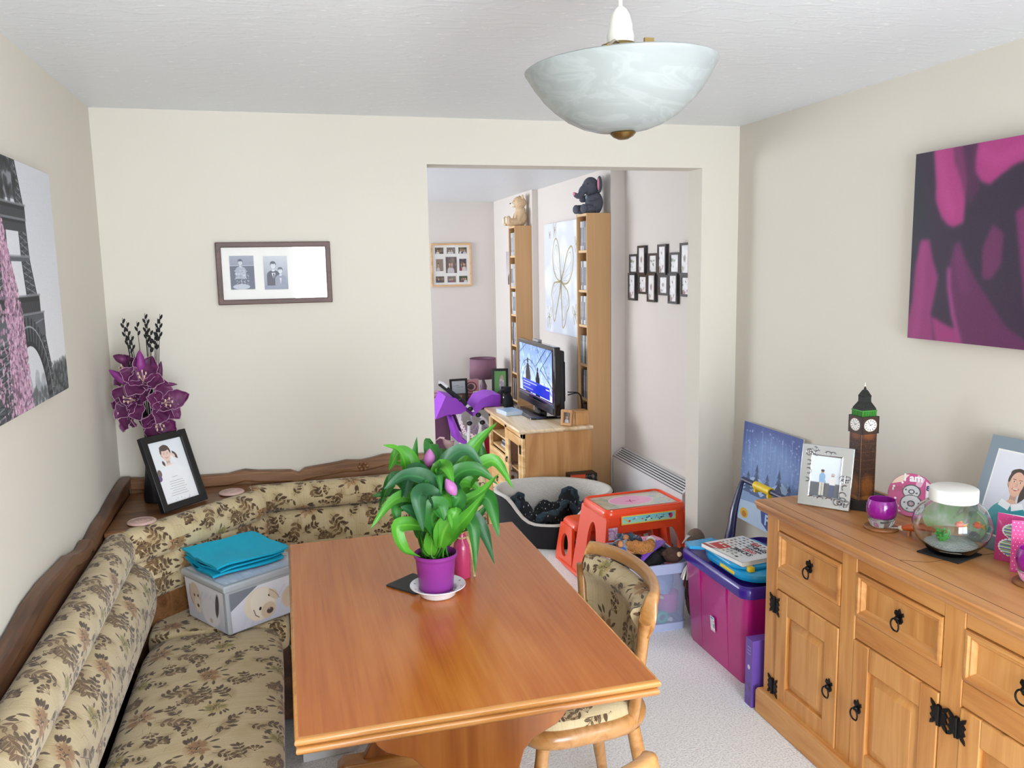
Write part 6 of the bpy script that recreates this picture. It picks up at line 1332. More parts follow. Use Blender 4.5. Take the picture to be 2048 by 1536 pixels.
for sx in (-1, 1):   # end frames: broad splayed panel with an oval opening, reaching back to carry the bench
    ol = [(-.20, 0), (-.16, 0), (-.150, .42), (.150, .42), (.175, .25), (.36, .24), (.40, 0), (-.2, 0)]
    poly = [(-.185, .0), (.215, .0), (.16, .41), (-.15, .41)]
    c0 = (.0, .21); O_ = ray_outline(poly, c0, 44); Hh = [(c0[0]+.055*math.cos(2*PI*k/44), c0[1]-.0+.13*math.sin(2*PI*k/44)) for k in range(44)]
    b = plate_with_hole(O_, Hh, -.009, .009, 'x')
    sh = Matrix(((1, 0, -.11*sx, sx*.262), (0, 1, 0, 0), (0, 0, 1, 0), (0, 0, 0, 1)))
    b.v = [tuple(sh @ Vector(v)) for v in b.v]; b.build('end_frame', M_or, kd, bevel=.006, seg=2, recalc=True)
    b = MB(); b.tube([(sx*.268, -.20, .012), (sx*.272, .0, .012), (sx*.27, .3, .012), (sx*.255, .43, .012)], .014, 10, flat=.8); b.build('skid', M_or, kd, smooth=60)
    poly = [(.215, .0), (.46, .0), (.42, .225), (.255, .225)]; c0 = (.34, .11); O_ = ray_outline(poly, c0, 40); Hh = [(c0[0]+.05*math.cos(2*PI*k/40), c0[1]+.065*math.sin(2*PI*k/40)) for k in range(40)]
    b = plate_with_hole(O_, Hh, -.009, .009, 'x'); sh = Matrix(((1, 0, -.1*sx, sx*.262), (0, 1, 0, 0), (0, 0, 1, 0), (0, 0, 0, 1))); b.v = [tuple(sh @ Vector(v)) for v in b.v]; b.build('bench_support', M_or, kd, bevel=.006, seg=2, recalc=True)
for y, s in ((-.146, -1), (.146, 1)):    # front and back aprons with arched cut-outs
    b = MB(); N_ = 24; top = []; bot = []
    for k in range(N_+1):
        x = -.215+.43*k/N_; q = abs(x)/.215; top.append((x, .415)); bot.append((x*1.0, .315-.0*q if q < .68 else .315-.31*((q-.68)/.32)**1.6))
    outer_bot = [(x*(1+.1*(.415-z)/.4), z) for x, z in bot]
    vs = [(x, y+s*.0, z) for x, z in top]+[(x, y+s*.03*(.415-z)/.4, z) for x, z in outer_bot]; n = N_+1
    vs += [(vx, vy-s*.014, vz) for vx, vy, vz in vs]
    fs = []
    for k in range(N_): fs += [(k, k+1, n+k+1, n+k), (2*n+k, 3*n+k, 3*n+k+1, 2*n+k+1), (k, 2*n+k, 2*n+k+1, k+1), (n+k, n+k+1, 3*n+k+1, 3*n+k)]
    b._add(vs, fs); b.build('apron', M_or, kd, recalc=True, smooth=35)
b = MB(); b.loft([[(x, y+.335, z) for x, y in rr_rect(.235*s, .1*s, .035)] for z, s in ((.205, .98), (.215, 1.02), (.235, 1.01), (.247, .96), (.25, .85))]); b.build('bench_seat', M_or, kd, smooth=45)
b = MB(); b.loft([[(x, y+.335, z) for x, y in rr_rect(.225*s, .09*s, .03)] for z, s in ((.15, .99), (.207, 1))], caps=False); b.build('bench_skirt', M_or, kd, smooth=45, solid=.006)
def desk_pic():
    p = Pic(600, 380, 'c8c8b4'); p.ell(.2, .5, .2, .3, 'b8a890', 0, .1, .6); p.blotch('8aa8a0', 24, .02, .06, 3, 0, 0, .4, 1, .5, .03); p.blotch('a8c4dc', 20, .03, .07, 4, 1.1, 0, 1.58, 1, .7, .03); p.blotch('6a94c0', 16, .01, .03, 5, 1.15, .2, 1.55, .9, .8, .01)
    p.ell(.76, .5, .48, .36, 'f0f0f4'); p.ell(.76, .5, .465, .345, 'f2a4cc'); 
    for x, y, a in ((.68, .55, .3), (.74, .5, 2), (.8, .56, .9), (.72, .6, 1.4)): p.leaf(x, y, .07, .02, a, 'c8287e')
    for x in (.86, .92): p.ell(x, .5, .012, .012, 'c8287e')
    return p.tomat('play_sheet_print', .25, coat=.3)
b = MB(); z = .4275; b.quad((-.205, -.098, z), (.205, -.098, z), (.205, .135, z), (-.205, .135, z)); b.build('play_sheet', desk_pic(), kd)
def strip_pic():
    p = Pic(560, 90, '7cc8d4'); p.grad('6ac0dc', 'b8e0b4'); A = p.asp; p.line([(0, .06), (A, .06)], .12, 'e8c84a'); p.line([(0, .94), (A, .94)], .12, 'e8b83a'); p.line([(.05, 0), (.05, 1)], .14, 'e8c040'); p.line([(A-.05, 0), (A-.05, 1)], .14, 'e8c040')
    p.line([(.3, .3), (.9, .75)], .12, 'f0b020'); p.ell(.9, .6, .12, .12, 'c03a3a'); r = np.random.RandomState(3)
    for k in range(26): x = 1.2+4*r.rand(); p.ell(x, .3+.45*r.rand(), .06+.05*r.rand(), .05+.05*r.rand(), ['2a4a6a', 'e8e8e8', 'b84a5a', '3a3a40', '4aa0c8'][r.randint(5)], 0, 0, .9)
    p.ell(A-.6, .5, .22, .3, 'c8286a'); p.ell(A-.75, .35, .12, .12, '28283a'); return p.tomat('play_strip_print', .3, coat=.3)
b = MB(); y = -.1466-.0012; b.bb((-.152, -.1625, .356), (.162, -.150, .408)); b.build('sticker_panel', M_or, kd, bevel=.003); b = MB(); b.quad((-.15, -.1632, .359), (.16, -.1632, .359), (.16, -.1632, .405), (-.15, -.1632, .405)); b.build('sticker_strip', strip_pic(), kd)
def stick_pic():
    p = Pic(120, 140, 'dcb4d4'); p.blotch('b070b8', 18, .04, .12, 3, al=.7, soft=.02); p.blotch('f0dcc0', 14, .04, .1, 4, al=.8, soft=.02); p.blotch('6a3a70', 10, .02, .05, 5, al=.8, soft=.01); return p.tomat('purple_sticker_print', .3, coat=.3)
b = MB(); b.quad((-.226, y-.0225, .29), (-.176, y-.0225, .29), (-.174, y-.0185, .352), (-.224, y-.0185, .352)); b.build('sticker', stick_pic(), kd)

db = thing('dog_bed', 'oval black dog bed with pale grey fleece lining and a dotted blanket', 'dog bed', (1.55, 4.735, 0), math.radians(-24))
n = 56
def rim_h(a): # opening dips towards the room
    d = abs(((a+PI/2+PI) % (2*PI))-PI); return .30-.15*math.exp(-(d/.62)**4)
def ringz(rx, ry, fz): return [(rx*math.cos(a), ry*math.sin(a), fz(a)) for a in [2*PI*k/n for k in range(n)]]
b = MB(); b.loft([ringz(.32, .24, lambda a: 0), ringz(.33, .25, lambda a: .02), ringz(.352, .268, lambda a: rim_h(a)*.5), ringz(.372, .282, lambda a: rim_h(a)-.012), ringz(.37, .28, lambda a: rim_h(a))], caps=False); b.build('outer_shell', mat('black_canvas', '17171a', .85, bump=(300, .3, .002)), db, smooth=60)
b = MB(); b.loft([ringz(.37, .28, lambda a: rim_h(a)), ringz(.362, .272, lambda a: rim_h(a)+.012), ringz(.345, .256, lambda a: rim_h(a)+.010), ringz(.33, .242, lambda a: rim_h(a)-.01), ringz(.31, .226, lambda a: rim_h(a)*.5+.02), ringz(.28, .2, lambda a: .045), ringz(.1, .08, lambda a: .05), ringz(.001, .001, lambda a: .05)], caps=False); b.build('fleece_lining', mat('pale_grey_fleece', 'cfcac2', .95, bump=(90, .7, .01)), db, smooth=70)
b = MB(); b.tube([(.373*math.cos(a), .283*math.sin(a), rim_h(a)-.004) for a in [2*PI*k/n for k in range(n)]], .005, 6, loop=True); b.build('rim_piping', M_blackm, db, smooth=60)
b = MB()
for x, z, s in ((0, 0, 1),):
    def pw(u, v, r1, r2): b.ell((u, 0, v), (r1, .002, r2), 14, 6)
    b.M = Matrix.Translation((.215, -.222, .085)) @ Euler((-.12, 0, math.radians(36))).to_matrix().to_4x4()
    pw(0, -.018, .022, .018); 
b.build('paw_print', mat('pale_paw', 'c9c4bc', .9), db, smooth=60)
for u, v in ((-.028, .008), (-.01, .022), (.012, .022), (.03, .008)):
    b = MB(); b.M = Matrix.Translation((.215, -.222, .085)) @ Euler((-.12, 0, math.radians(36))).to_matrix().to_4x4(); b.ell((u, 0, v), (.008, .002, .011), 12, 6); b.build('paw_toe', MATS['pale_paw'], db, smooth=60)
bl = thing('dog_blanket', 'dark blanket with small white dots crumpled inside the dog bed', 'blanket', (1.55, 4.735, .075), math.radians(-24))
def dotp():
    p = Pic(256, 256, '1f2024', wrap=True)
    for i in range(6):
        for j in range(6): p.ell((i+.5*(j % 2))/6+.03, j/6+.05, .014, .014, 'dcdcd8')
    return p.tomat('dotted_fleece', .95, uvscale=6, bump=.4)
M_dot = dotp(); M_sher = mat('slate_sherpa', '2e3e48', .95, bump=(60, 1, .02))
R_ = random.Random(2); ph = [R_.random()*6 for _ in range(8)]
def bf(u, v):
    a = 2*PI*u; r = v; k = .86+.1*math.sin(3*a+1)+.05*math.sin(7*a)
    return (.285*r*k*math.cos(a)-.01, .215*r*k*math.sin(a)+.0, .045+.05*math.sin(5*r+3*a)*r+.03*math.sin(9*a+4*r)*r+.055*r*r+.02*math.sin(14*r+5*a))
b = MB(); b.grid(bf, 60, 18); o = b.build('dotted_side', M_dot, bl, smooth=80, solid=.006)
me = o.data; uvl = me.uv_layers[0].data
for pgn in me.polygons:
    for li in pgn.loop_indices: v = me.vertices[me.loops[li].vertex_index].co; uvl[li].uv = (v.x, v.y)
b = MB(); b.tube([(x*1.03, y*1.03, z+.008) for x, y, z in [bf(k/120, 1) for k in range(120)]], [.016+.007*math.sin(k*1.1)+.004*math.sin(k*2.7) for k in range(120)], 10, loop=True); b.build('sherpa_edge', M_sher, bl, smooth=80)

# ================================================================ panel heater
ht = thing('panel_heater', 'white electric panel heater with a perforated top grille low on the side wall', 'heater', (2.15, 4.60, 0))
b = MB(); b.prism([(.048, .06), (-.044, .06), (-.048, .07), (-.048, .39), (-.044, .40), (.0, .435), (.048, .435)], -.505, .505, 'y') if False else None
b = MB(); M_ht = mat('white_enamel', 'dddcdc', .35)
b.loft([[(.049, y, .06), (-.044, y, .06), (-.050, y, .07), (-.050, y, .385), (-.046, y, .395), (.01, y, .438), (.049, y, .438)] for y in (-.51, .50)]); b.build('casing', M_ht, ht, bevel=.003, recalc=True)
b = MB()
b.v = []
for r_ in range(4):
    for k in range(62):
        q = .16+.22*r_; x, z = -.046+.056*q, .395+.043*q; y = -.485+.0156*k; b.box((x-.0012, y, z+.0016), (.0075, .008, .004))
b.build('grille_holes', mat('grille_shadow', '55555a', .7), ht)
b = MB(); b.tube([(-.049, -.505, .392), (-.049, .495, .392)], .0035, 6); b.tube([(.012, -.505, .441), (.012, .495, .441)], .003, 6); b.build('grille_rails', mat('dark_rail', '77777c', .4), ht)
b = MB(); b.bb((-.04, -.42, .0), (.04, -.38, .062)); b.bb((-.04, .38, .0), (.04, .42, .062)); b.build('feet', M_ht, ht)

# ================================================================ tall disc towers, their discs and the plush animals on top
def tower(x0, x1, y0, y1, ztop, sh, label):
    t = thing('disc_tower', label, 'bookcase', ((x0+x1)/2, (y0+y1)/2, 0)); b = WB(t); p = .016
    b.bb((x0, y0, 0), (x1, y0+p, ztop)); b.build('side_panel', M_beech, t, bevel=.001)
    b = WB(t); b.bb((x0, y1-p, 0), (x1, y1, ztop)); b.build('side_panel', M_beech, t, bevel=.001)
    b = WB(t); b.bb((x1-.006, y0+p, .02), (x1, y1-p, ztop-.016)); b.build('back_panel', M_beech, t)
    b = WB(t); b.bb((x0, y0+p, ztop-p), (x1, y1-p, ztop)); b.build('top_panel', mat('light_beech_edge', 'ddb98e', .5), t)
    for z in sh: b = WB(t); b.bb((x0+.008, y0+p, z-p), (x1-.006, y1-p, z)); b.build('shelf', MATS['light_beech_edge'], t)
    b = WB(t); b.bb((x0+.008, y0+p, 0), (x1-.006, y1-p, .05)); b.build('base', M_beech, t); return t
SH1 = [1.763, 1.502, 1.271, 1.007, .775, .541, .294]; SH2 = [1.755, 1.495, 1.26, 1.0, .76, .52, .29]
tower(1.935, 2.098, 5.132, 5.332, 2.0, SH1, 'tall narrow beech disc tower under the grey plush elephant')
tower(1.905, 2.055, 6.745, 6.945, 2.0, SH2, 'tall narrow beech disc tower under the plush bear, behind the television')
SP = [mat('case_spine_'+h_, h_, .25, coat=.3) for h_ in ('d8dadd', '1a1b1f', '8a8f98', '2c3a5a', '5a4a44', 'b9bcc0', '6a2f30', '3a3d42')]
protos = []
for k, m_ in enumerate(SP):
    b = MB(); b.bb((0, 0, 0), (.128, .0145, .19)); o = b.build('disc_case', m_, None, bevel=.0015); b = MB(); b.bb((-.0006, .0035, .03+.01*(k % 3)), (-.0001, .011, .15)); b.build('spine_print', SP[(k+3) % 8], o)
    protos.append(o)
names_ = ['top', 'second', 'third', 'fourth', 'fifth', 'sixth', 'seventh', 'lowest']
used = set(); R_ = random.Random(8)
for (xf, y0, y1, sh, nm) in ((1.95, 5.150, 5.314, SH1, 'near'), (1.912, 6.763, 6.927, SH2, 'far')):
    for s, z in enumerate(sh+[.05]):
        y = y0+.002
        while y < y1-.016:
            k = R_.choice([0, 0, 5, 2, 0, 5] if s < 3 else [1, 2, 0, 3, 5, 1] if s < 5 else [1, 4, 7, 3, 6, 2, 1]); o = protos[k]
            if k in used: o = dup(protos[k])
            used.add(k); o.location = (xf+R_.random()*.004, y, z+.0004)
            tag(o, 'upright disc case in the row on the %s shelf of the %s tower' % (names_[s], nm), 'disc case', 'disc cases on the %s shelf of the %s tower' % (names_[s], nm)); y += .0152
            if R_.random() < .04: y += .02
for k, o in enumerate(protos):
    if k not in used:
        for ch_ in list(o.children): bpy.data.objects.remove(ch_)
        bpy.data.objects.remove(o)

tb = thing('plush_bear', 'seated honey coloured plush bear on top of the far disc tower', 'soft toy', (1.985, 6.845, 2.0), math.radians(80))   # faces local +x... -x of the room after the turn
tb.rotation_euler = (0, 0, PI)
M_b = mat('honey_plush', 'dfc09c', .95, bump=(110, .8, .01)); M_bw = mat('ivory_plush', 'f0e4d2', .95, bump=(110, .8, .01))
b = MB(); b.ell((0, 0, .07), (.055, .06, .075), 18, 12); b.ell((0, 0, .13), (.042, .045, .045), 16, 10); b.build('torso', M_b, tb, smooth=80)
b = MB(); b.ell((.008, 0, .195), (.058, .056, .052), 20, 14); b.build('head', M_b, tb, smooth=80)
b = MB(); b.ell((.058, 0, .178), (.03, .028, .024), 14, 10); b.build('muzzle', M_bw, tb, smooth=80)
b = MB(); b.ell((.086, 0, .187), (.007, .009, .006), 10, 7); b.build('nose', mat('dark_plush_nose', '3a2226', .5), tb, smooth=80)
for s in (-1, 1):
    b = MB(); b.ell((-.008, s*.045, .238), (.01, .02, .02), 14, 9); b.build('ear', M_b, tb, smooth=80)
    b = MB(); b.ell((.058, s*.02, .205), .005, 8, 6); b.build('eye', M_black, tb, smooth=80)
    b = MB(); b.tube([(.0, s*.05, .125), (.02, s*.062, .095), (.035, s*.055, .06)], [.022, .024, .02], 12); b.ell((.036, s*.055, .058), .021, 12, 8); b.build('arm', M_b, tb, smooth=80)
    b = MB(); b.tube([(.02, s*.03, .03), (.07, s*.045, .032), (.11, s*.05, .035)], [.032, .032, .028], 12); b.ell((.118, s*.05, .045), (.022, .03, .04), 14, 9); b.build('leg', M_b, tb, smooth=80)
    b = MB(); b.ell((.137, s*.05, .047), (.006, .022, .03), 14, 9); b.build('foot_pad', M_bw, tb, smooth=80)
el = thing('plush_elephant', 'dark grey plush elephant with pink ears sitting on the near disc tower', 'soft toy', (2.02, 5.235, 2.0)); el.rotation_euler = (0, 0, math.radians(190))
M_e = mat('charcoal_plush', '5a5c68', .95, bump=(110, .8, .01)); M_ep = mat('rose_plush', 'd889a2', .95)
b = MB(); b.ell((-.005, 0, .07), (.06, .06, .08), 18, 12); b.build('torso', M_e, el, smooth=80)
b = MB(); b.ell((.02, 0, .175), (.055, .052, .062), 20, 14); b.build('head', M_e, el, smooth=80)
b = MB(); C = catmull([(.05, 0, .17), (.08, 0, .15), (.092, 0, .125), (.115, 0, .112), (.14, 0, .122)], 5); b.tube([tuple(v) for v in C], [.03-.0008*k for k in range(len(C))], 14); b.build('trunk', M_e, el, smooth=80)
b = MB(); b.ell((.145, 0, .127), (.008, .012, .012), 12, 8); b.build('trunk_tip', M_ep, el, smooth=80)
for s in (-1, 1):
    b = MB(); b.ell((-.012, s*.058, .185), (.018, .045, .055), 16, 10, (0, 0, s*-.5)); b.build('ear', M_e, el, smooth=80)
    b = MB(); b.ell((-.004, s*.063, .185), (.012, .036, .046), 16, 10, (0, 0, s*-.5)); b.build('ear_lining', M_ep, el, smooth=80)
    b = MB(); b.ell((.062, s*.03, .19), .005, 8, 6); b.build('eye', M_black, el, smooth=80)
    b = MB(); b.tube([(.0, s*.05, .115), (.03, s*.055, .10), (.055, s*.045, .095)], [.02, .022, .02], 12); b.ell((.058, s*.045, .095), .02, 12, 8); b.build('arm', M_e, el, smooth=80)
    b = MB(); b.tube([(.03, s*.03, .028), (.07, s*.045, .03), (.095, s*.05, .03)], [.028, .03, .028], 12); b.ell((.103, s*.05, .03), (.02, .03, .03), 14, 9); b.build('leg', M_e, el, smooth=80)
b = MB(); b.ell((.045, 0, .105), (.012, .02, .016), 12, 8); b.build('bow', mat('silver_ribbon', 'a9b0c0', .4), el, smooth=60)

# ================================================================ pictures in the room beyond
def butterfly():
    p = Pic(760, 720, 'dfe3ec'); p.grad('dcdfe8', 'ccd2e0'); A = p.asp; G, K = 'a89a68', '6c6452'
    p.blotch('f0f2f6', 40, .04, .1, 5, al=.5, soft=.05)
    def bf_(cx_, cy_, s, rot=0):
        co, si = math.cos(rot), math.sin(rot)
        def T(x, y): return (cx_+s*(x*co-y*si), cy_+s*(x*si+y*co))
        for sg in (-1, 1):
            for pts in ([(0, 0), (.1, -.25), (.2, -.5), (.36, -.62), (.46, -.5), (.46, -.25), (.34, -.06), (.14, .02), (0, 0)], [(0, .02), (.18, .06), (.34, .12), (.42, .3), (.34, .44), (.3, .62), (.2, .72), (.12, .5), (.05, .25), (0, .02)]):
                C = catmull([Vector((sg*x, y, 0)) for x, y in pts], 6); q = [T(v.x, v.y) for v in C]; p.line(q, .013*s+.0015, K, .9); p.line(q, .03*s, 'b8a458', .5, .004)
                q2 = [T(v.x*.82+sg*.02, v.y*.84) for v in C]; p.line(q2, .009*s+.001, G, .8)
                for j in range(0, len(C), 5): p.line([T(0, 0), T(C[j].x*.8, C[j].y*.8)], .005*s+.0006, K, .5)
        p.line([T(0, -.1), T(0, .3)], .02*s, K, .8); p.line([T(0, -.1), T(.05, -.3), T(.03, -.42)], .004*s+.0004, K, .8); p.line([T(0, -.1), T(-.06, -.3), T(-.05, -.42)], .004*s+.0004, K, .8)
        p.blotch('9a8a54', int(20*s+4), .003, .007, 3, cx_-.3*s, cy_-.4*s, cx_+.3*s, cy_+.5*s, .6, 0)
    bf_(.46, .52, .56, .2); bf_(.12, .86, .15, .1); bf_(.30, .06, .1); bf_(.16, .1, .05); bf_(.80, .8, .12, -.2); bf_(.85, .2, .1)
    return p.tomat('butterfly_print', .6)
canvas('canvas_print', 'white canvas with drawn butterflies between the two disc towers', 5.50, 6.437, 1.145, 1.99, W2, -1, (butterfly(), mat('canvas_edge_pale', 'd8dae0', .8)))
def mono_girl():
    p = Pic(240, 300, 'c9c4cc'); p.grad('b4aeb8', 'd8d4da'); bust(p, .42, .36, .32, 'd2ccd4', '3a3440', '4a4450', long=True); p.blotch('2c2834', 30, .01, .03, 3, .2, .65, .7, 1, .7); return p.tomat('monochrome_portrait_print', .5)
canvas('canvas_print', 'lilac toned portrait of a long-haired person on the wall beside the far tower', 7.12, 7.50, 1.50, 1.80, W3, -1, (mono_girl(), mat('canvas_edge_pale', 'd8dae0', .8)), th=.018)
def snap(seed):
    r = np.random.RandomState(seed); w_, h_ = (130, 100); bgs = ['4a4038', '6a5a50', '3a4a3a', '8a7a70', '5a4a48', '3a3a48']
    p = Pic(w_, h_, bgs[seed % 6]); p.blotch('8a7868', 14, .08, .2, seed, al=.5, soft=.05)
    for k in range(1+seed % 3): x = .35+.3*k+.1*r.rand(); bust(p, x, .4+.1*r.rand(), .28, 'd8ac94', ['3a2a24', '5a4030', '8a6a48'][r.randint(3)], ['c8c4c8', '3a4a6a', '9a3a4a', 'd8d4d0'][r.randint(4)])
    return p.tomat('family_snap_%d' % seed, .4)
SN = [snap(k) for k in range(9)]
hl = []
for r_, z in enumerate((.345, .2075, .07)):
    for c_, x in enumerate((-.115, 0, .115)):
        if r_ == 1: wq, hq = (.07, .115) if c_ != 1 else (.108, .155)
        else: wq, hq = .082, .06
        hl.append((x, z, wq, hq, SN[r_*3+c_]))
make_frame('collage_frame', 'pale wood collage frame with nine colour snapshots on the end wall', 'picture frame', (1.611, 7.996, 1.482), 0, 0, .397, .415, .018, .02, wood('pale_beech_frame', ['c89a68', 'd4a878', 'deb68a'], 'x', .45), None, mm=M_paper, holes=hl)
mf = thing('multi_photo_frame', 'black wall frame of staggered tall and small photo windows', 'picture frame', (W1, 4.55, 1.435))
def glare(k):
    p = Pic(80, 110, 'e6e6ea'); p.blotch(['5a6a4a', '6a3a34', '4a4a58', '8a7a70'][k % 4], 6, .05, .14, k+3, .0, .1, .5, 1, .5, .04); p.blotch('f4f4f6', 8, .08, .2, k, .1, 0, .7, 1, .8, .05); return p.tomat('glare_snap_%d' % k, .12, coat=.6)  # whitish blotches are glare on glossy photos, painted into the print
GL = [glare(k) for k in range(4)]; M_bf = mat('black_lacquer_frame', '25262c', .25, coat=.4)
def win(y, z, w_, h_, dep, k):
    b = MB(); bw = .014; o = [(-w_/2, -h_/2), (w_/2, -h_/2), (w_/2, h_/2), (-w_/2, h_/2)]; i = [(a*(1-2*bw/w_), d_*(1-2*bw/h_)) for a, d_ in o]
    b.loft([[(0, y+o[q][0], z+o[q][1]), (-dep, y+o[q][0], z+o[q][1]), (-dep, y+i[q][0], z+i[q][1]), (-dep+.004, y+i[q][0], z+i[q][1])] for q in range(4)], loop=True, caps=False)
    f = b.build('window_frame', M_bf, mf, recalc=True)
    b = MB(); X = -dep+.005; b.quad((X, y+i[1][0], z+i[0][1]), (X, y+i[0][0], z+i[0][1]), (X, y+i[0][0], z+i[2][1]), (X, y+i[1][0], z+i[2][1])); b.build('photograph', GL[k % 4], f)
for c_ in range(6):
    y = .43-.145*c_
    if c_ % 2 == 0: win(y, .232, .125, .125, .010, c_); win(y, .088, .115, .175, .020, c_+1)
    else: win(y, .255, .115, .18, .020, c_+2); win(y, .105, .125, .12, .010, c_)
# ================================================================ television bench, television and things on it
tvb = thing('tv_bench', 'pale pine television bench with a glazed door and open shelf', 'TV bench', (1.69, 5.50, 0))
X0, X1, Y0, Y1 = 1.455, 1.93, 5.055, 5.96
b = WB(tvb); b.bb((X0+.015, Y0, .03), (X1, Y0+.02, .592)); b.build('side_panel', M_palez, tvb, bevel=.002)
b = WB(tvb); b.bb((X0+.015, Y1-.02, .03), (X1, Y1, .592)); b.build('side_panel', M_palez, tvb, bevel=.002)
b = WB(tvb); b.bb((X0+.02, Y0+.02, .03), (X1, Y1-.02, .05)); b.bb((X0+.02, 5.47, .05), (X1, 5.49, .592)); b.bb((X1-.01, Y0+.02, .05), (X1, Y1-.02, .592)); b.bb((X0+.02, 5.49, .45), (X1, Y1-.02, .462)); b.bb((X0+.02, 5.49, .355), (X1, Y1-.02, .37)); b.bb((X0+.02, Y0+.02, .3), (X1, 5.47, .312)); b.build('carcass', M_pale, tvb)
b = WB(tvb)
for y0, y1 in ((Y0, Y0+.05), (5.455, 5.50), (Y1-.045, Y1)): b.bb((X0, y0, .03), (X0+.02, y1, .592))
b.bb((X0, Y0, .56), (X0+.02, Y1, .592)); b.bb((X0, Y0, .03), (X0+.02, Y1, .075)); b.build('face_frame', M_pale, tvb, bevel=.0015)
b = WB(tvb); b.loft([[(X0-.03+i, Y0-.025+i, z), (X1+.003, Y0-.025+i, z), (X1+.003, Y1+.025-i, z), (X0-.03+i, Y1+.025-i, z)] for z, i in ((.592, .016), (.6, .004), (.612, 0), (.62, .004), (.621, .008))]); b.build('top', wood('bleached_pine_top', ['c9a478', 'dcbd94', 'e8d0ac', 'f0dcbc'], 'y', .4, .9, knots=1.3), tvb, smooth=50)
for z0_, z1_ in ((.08, .21), (.22, .35)):
    b = WB(tvb); b.bb((X0-.004, 5.503, z0_), (X0+.016, 5.912, z1_)); d_ = b.build('drawer', M_pale, tvb, bevel=.004)
    b = WB(tvb); y, z = 5.70, (z0_+z1_)/2; b.ell((X0-.008, y, z+.01), (.006, .009, .009), 10, 7); b.tube([(X0-.012, y+.014*math.sin(a), z-.006+.016*math.cos(a)) for a in [2*PI*k/14 for k in range(14)]], .0025, 6, loop=True); b.build('ring_pull', M_iron, d_, smooth=60)
b = WB(tvb); a0, a1, z0_, z1_ = 5.108, 5.452, .08, .556
b.bb((X0-.003, a0, z0_), (X0+.016, a0+.05, z1_)); b.bb((X0-.003, a1-.05, z0_), (X0+.016, a1, z1_)); b.bb((X0-.003, a0+.05, z1_-.06), (X0+.016, a1-.05, z1_)); b.bb((X0-.003, a0+.05, z0_), (X0+.016, a1-.05, z0_+.05)); d_ = b.build('glazed_door', M_pale, tvb, bevel=.003)
b = WB(tvb); b.bb((X0+.005, a0+.045, z0_+.045), (X0+.008, a1-.045, z1_-.055)); b.build('glass', M_pane, d_)
b = WB(tvb); y, z = a1-.025, .35; b.ell((X0-.008, y, z+.01), (.006, .009, .009), 10, 7); b.tube([(X0-.012, y+.014*math.sin(a), z-.006+.016*math.cos(a)) for a in [2*PI*k/14 for k in range(14)]], .0025, 6, loop=True); b.build('ring_pull', M_iron, d_, smooth=60)
for z in (.48, .16): b = WB(tvb); b.bb((X0-.006, a0-.014, z-.03), (X0-.003, a0+.014, z+.03)); b.build('hinge', M_iron, d_)
hd = thing('headphones', 'purple-black headphones hanging inside the glazed door of the bench', 'headphones', (1.52, 5.27, .13)); b = MB(); b.tube([(0, .06*math.cos(a), .075+.07*math.sin(a)) for a in [-.6+4.35*k/18 for k in range(19)]], .011, 8); b.build('band', mat('dark_violet_plastic', '2a2438', .3), hd, smooth=60)
for s in (-1, 1): b = MB(); b.ell((0, s*.05, .036), (.02, .02, .036), 12, 8); b.build('ear_cup', MATS['dark_violet_plastic'], hd, smooth=60)
for k in range(3): 
    o = protos_case = None
for k in range(4):
    b = MB(); b.bb((0, 0, 0), (.13, .18, .012)); o = b.build('disc_case', SP[[0, 3, 5, 1][k]], None, bevel=.001, loc=(1.50+.006*k, 5.60+.01*k, .3704+.0125*k)); tag(o, ['flat disc case lowest', 'blue flat disc case second', 'grey flat disc case third', 'black flat disc case topmost'][k]+' in the pile inside the pine bench', 'disc case', 'disc cases piled in the television bench')

def screen_pic():
    p = Pic(720, 410, '7f9cc4'); p.grad('6c88b8', 'c4d4ea'); A = p.asp; r = np.random.RandomState(2); K = '12141c'
    p.blotch('a8c4e4', 50, .02, .08, 3, al=.5, soft=.03); p.blotch('3f5a8a', 40, .01, .05, 4, al=.5, soft=.02); p.blotch('dfe8f4', 30, .02, .06, 6, 0, .5, A, 1, .6, .03)
    for k in range(24): x, y = A*r.rand(), .9*r.rand(); p.line([(x, y), (x+.1*r.randn(), y+.05*r.randn())], .006, '2f4466', .7)
    cx_, cy_ = .55, .82
    for R1 in (.42, .55): p.line([(cx_+R1*math.cos(a), cy_-R1*.95*math.sin(a)) for a in np.linspace(-.2, PI+.2, 40)], .012, K)
    p.line([(A, .0), (cx_+.62, .42), (A, .68)], .014, K); p.line([(cx_+.95, -.02), (cx_+.38, .38)], .014, K); p.line([(.2, 0), (.3, .32)], .012, K); p.line([(0, .2), (.4, .0)], .01, K); p.line([(1.0, .0), (1.3, .3), (1.75, .75)], .012, K)
    for x, y, s in ((.48, .3, 1.0), (1.02, .42, .8)): p.ell(x, y+.02, .04*s, .055*s, K); p.poly([(x-.05*s, y+.08*s), (x+.05*s, y+.08*s), (x+.13*s, y+.25*s), (x+.15*s, 1), (x-.15*s, 1), (x-.12*s, y+.25*s)], K)
    p.rect(.18, .70, A-.12, .93, '1a2fae'); p.rect(.18, .70, A-.12, .715, '3a52d0')
    for y, x1_, w_ in ((.75, .75, .022), (.80, .4, .018), (.87, .6, .014)): 
        for k in range(int((x1_)/.05)): p.rect(.22+.05*k, y-w_/2, .22+.05*k+.035, y+w_/2, 'dfe6ff', .8)
    p.line([(1.45, .755), (1.6, .755)], .02, 'dfe6ff'); p.poly([(0, .95), (A, .95), (A, 1), (0, 1)], '20203a'); p.line([(0, .985), (A*.5, .96), (A, .985)], .014, 'b890c8', .7); return p
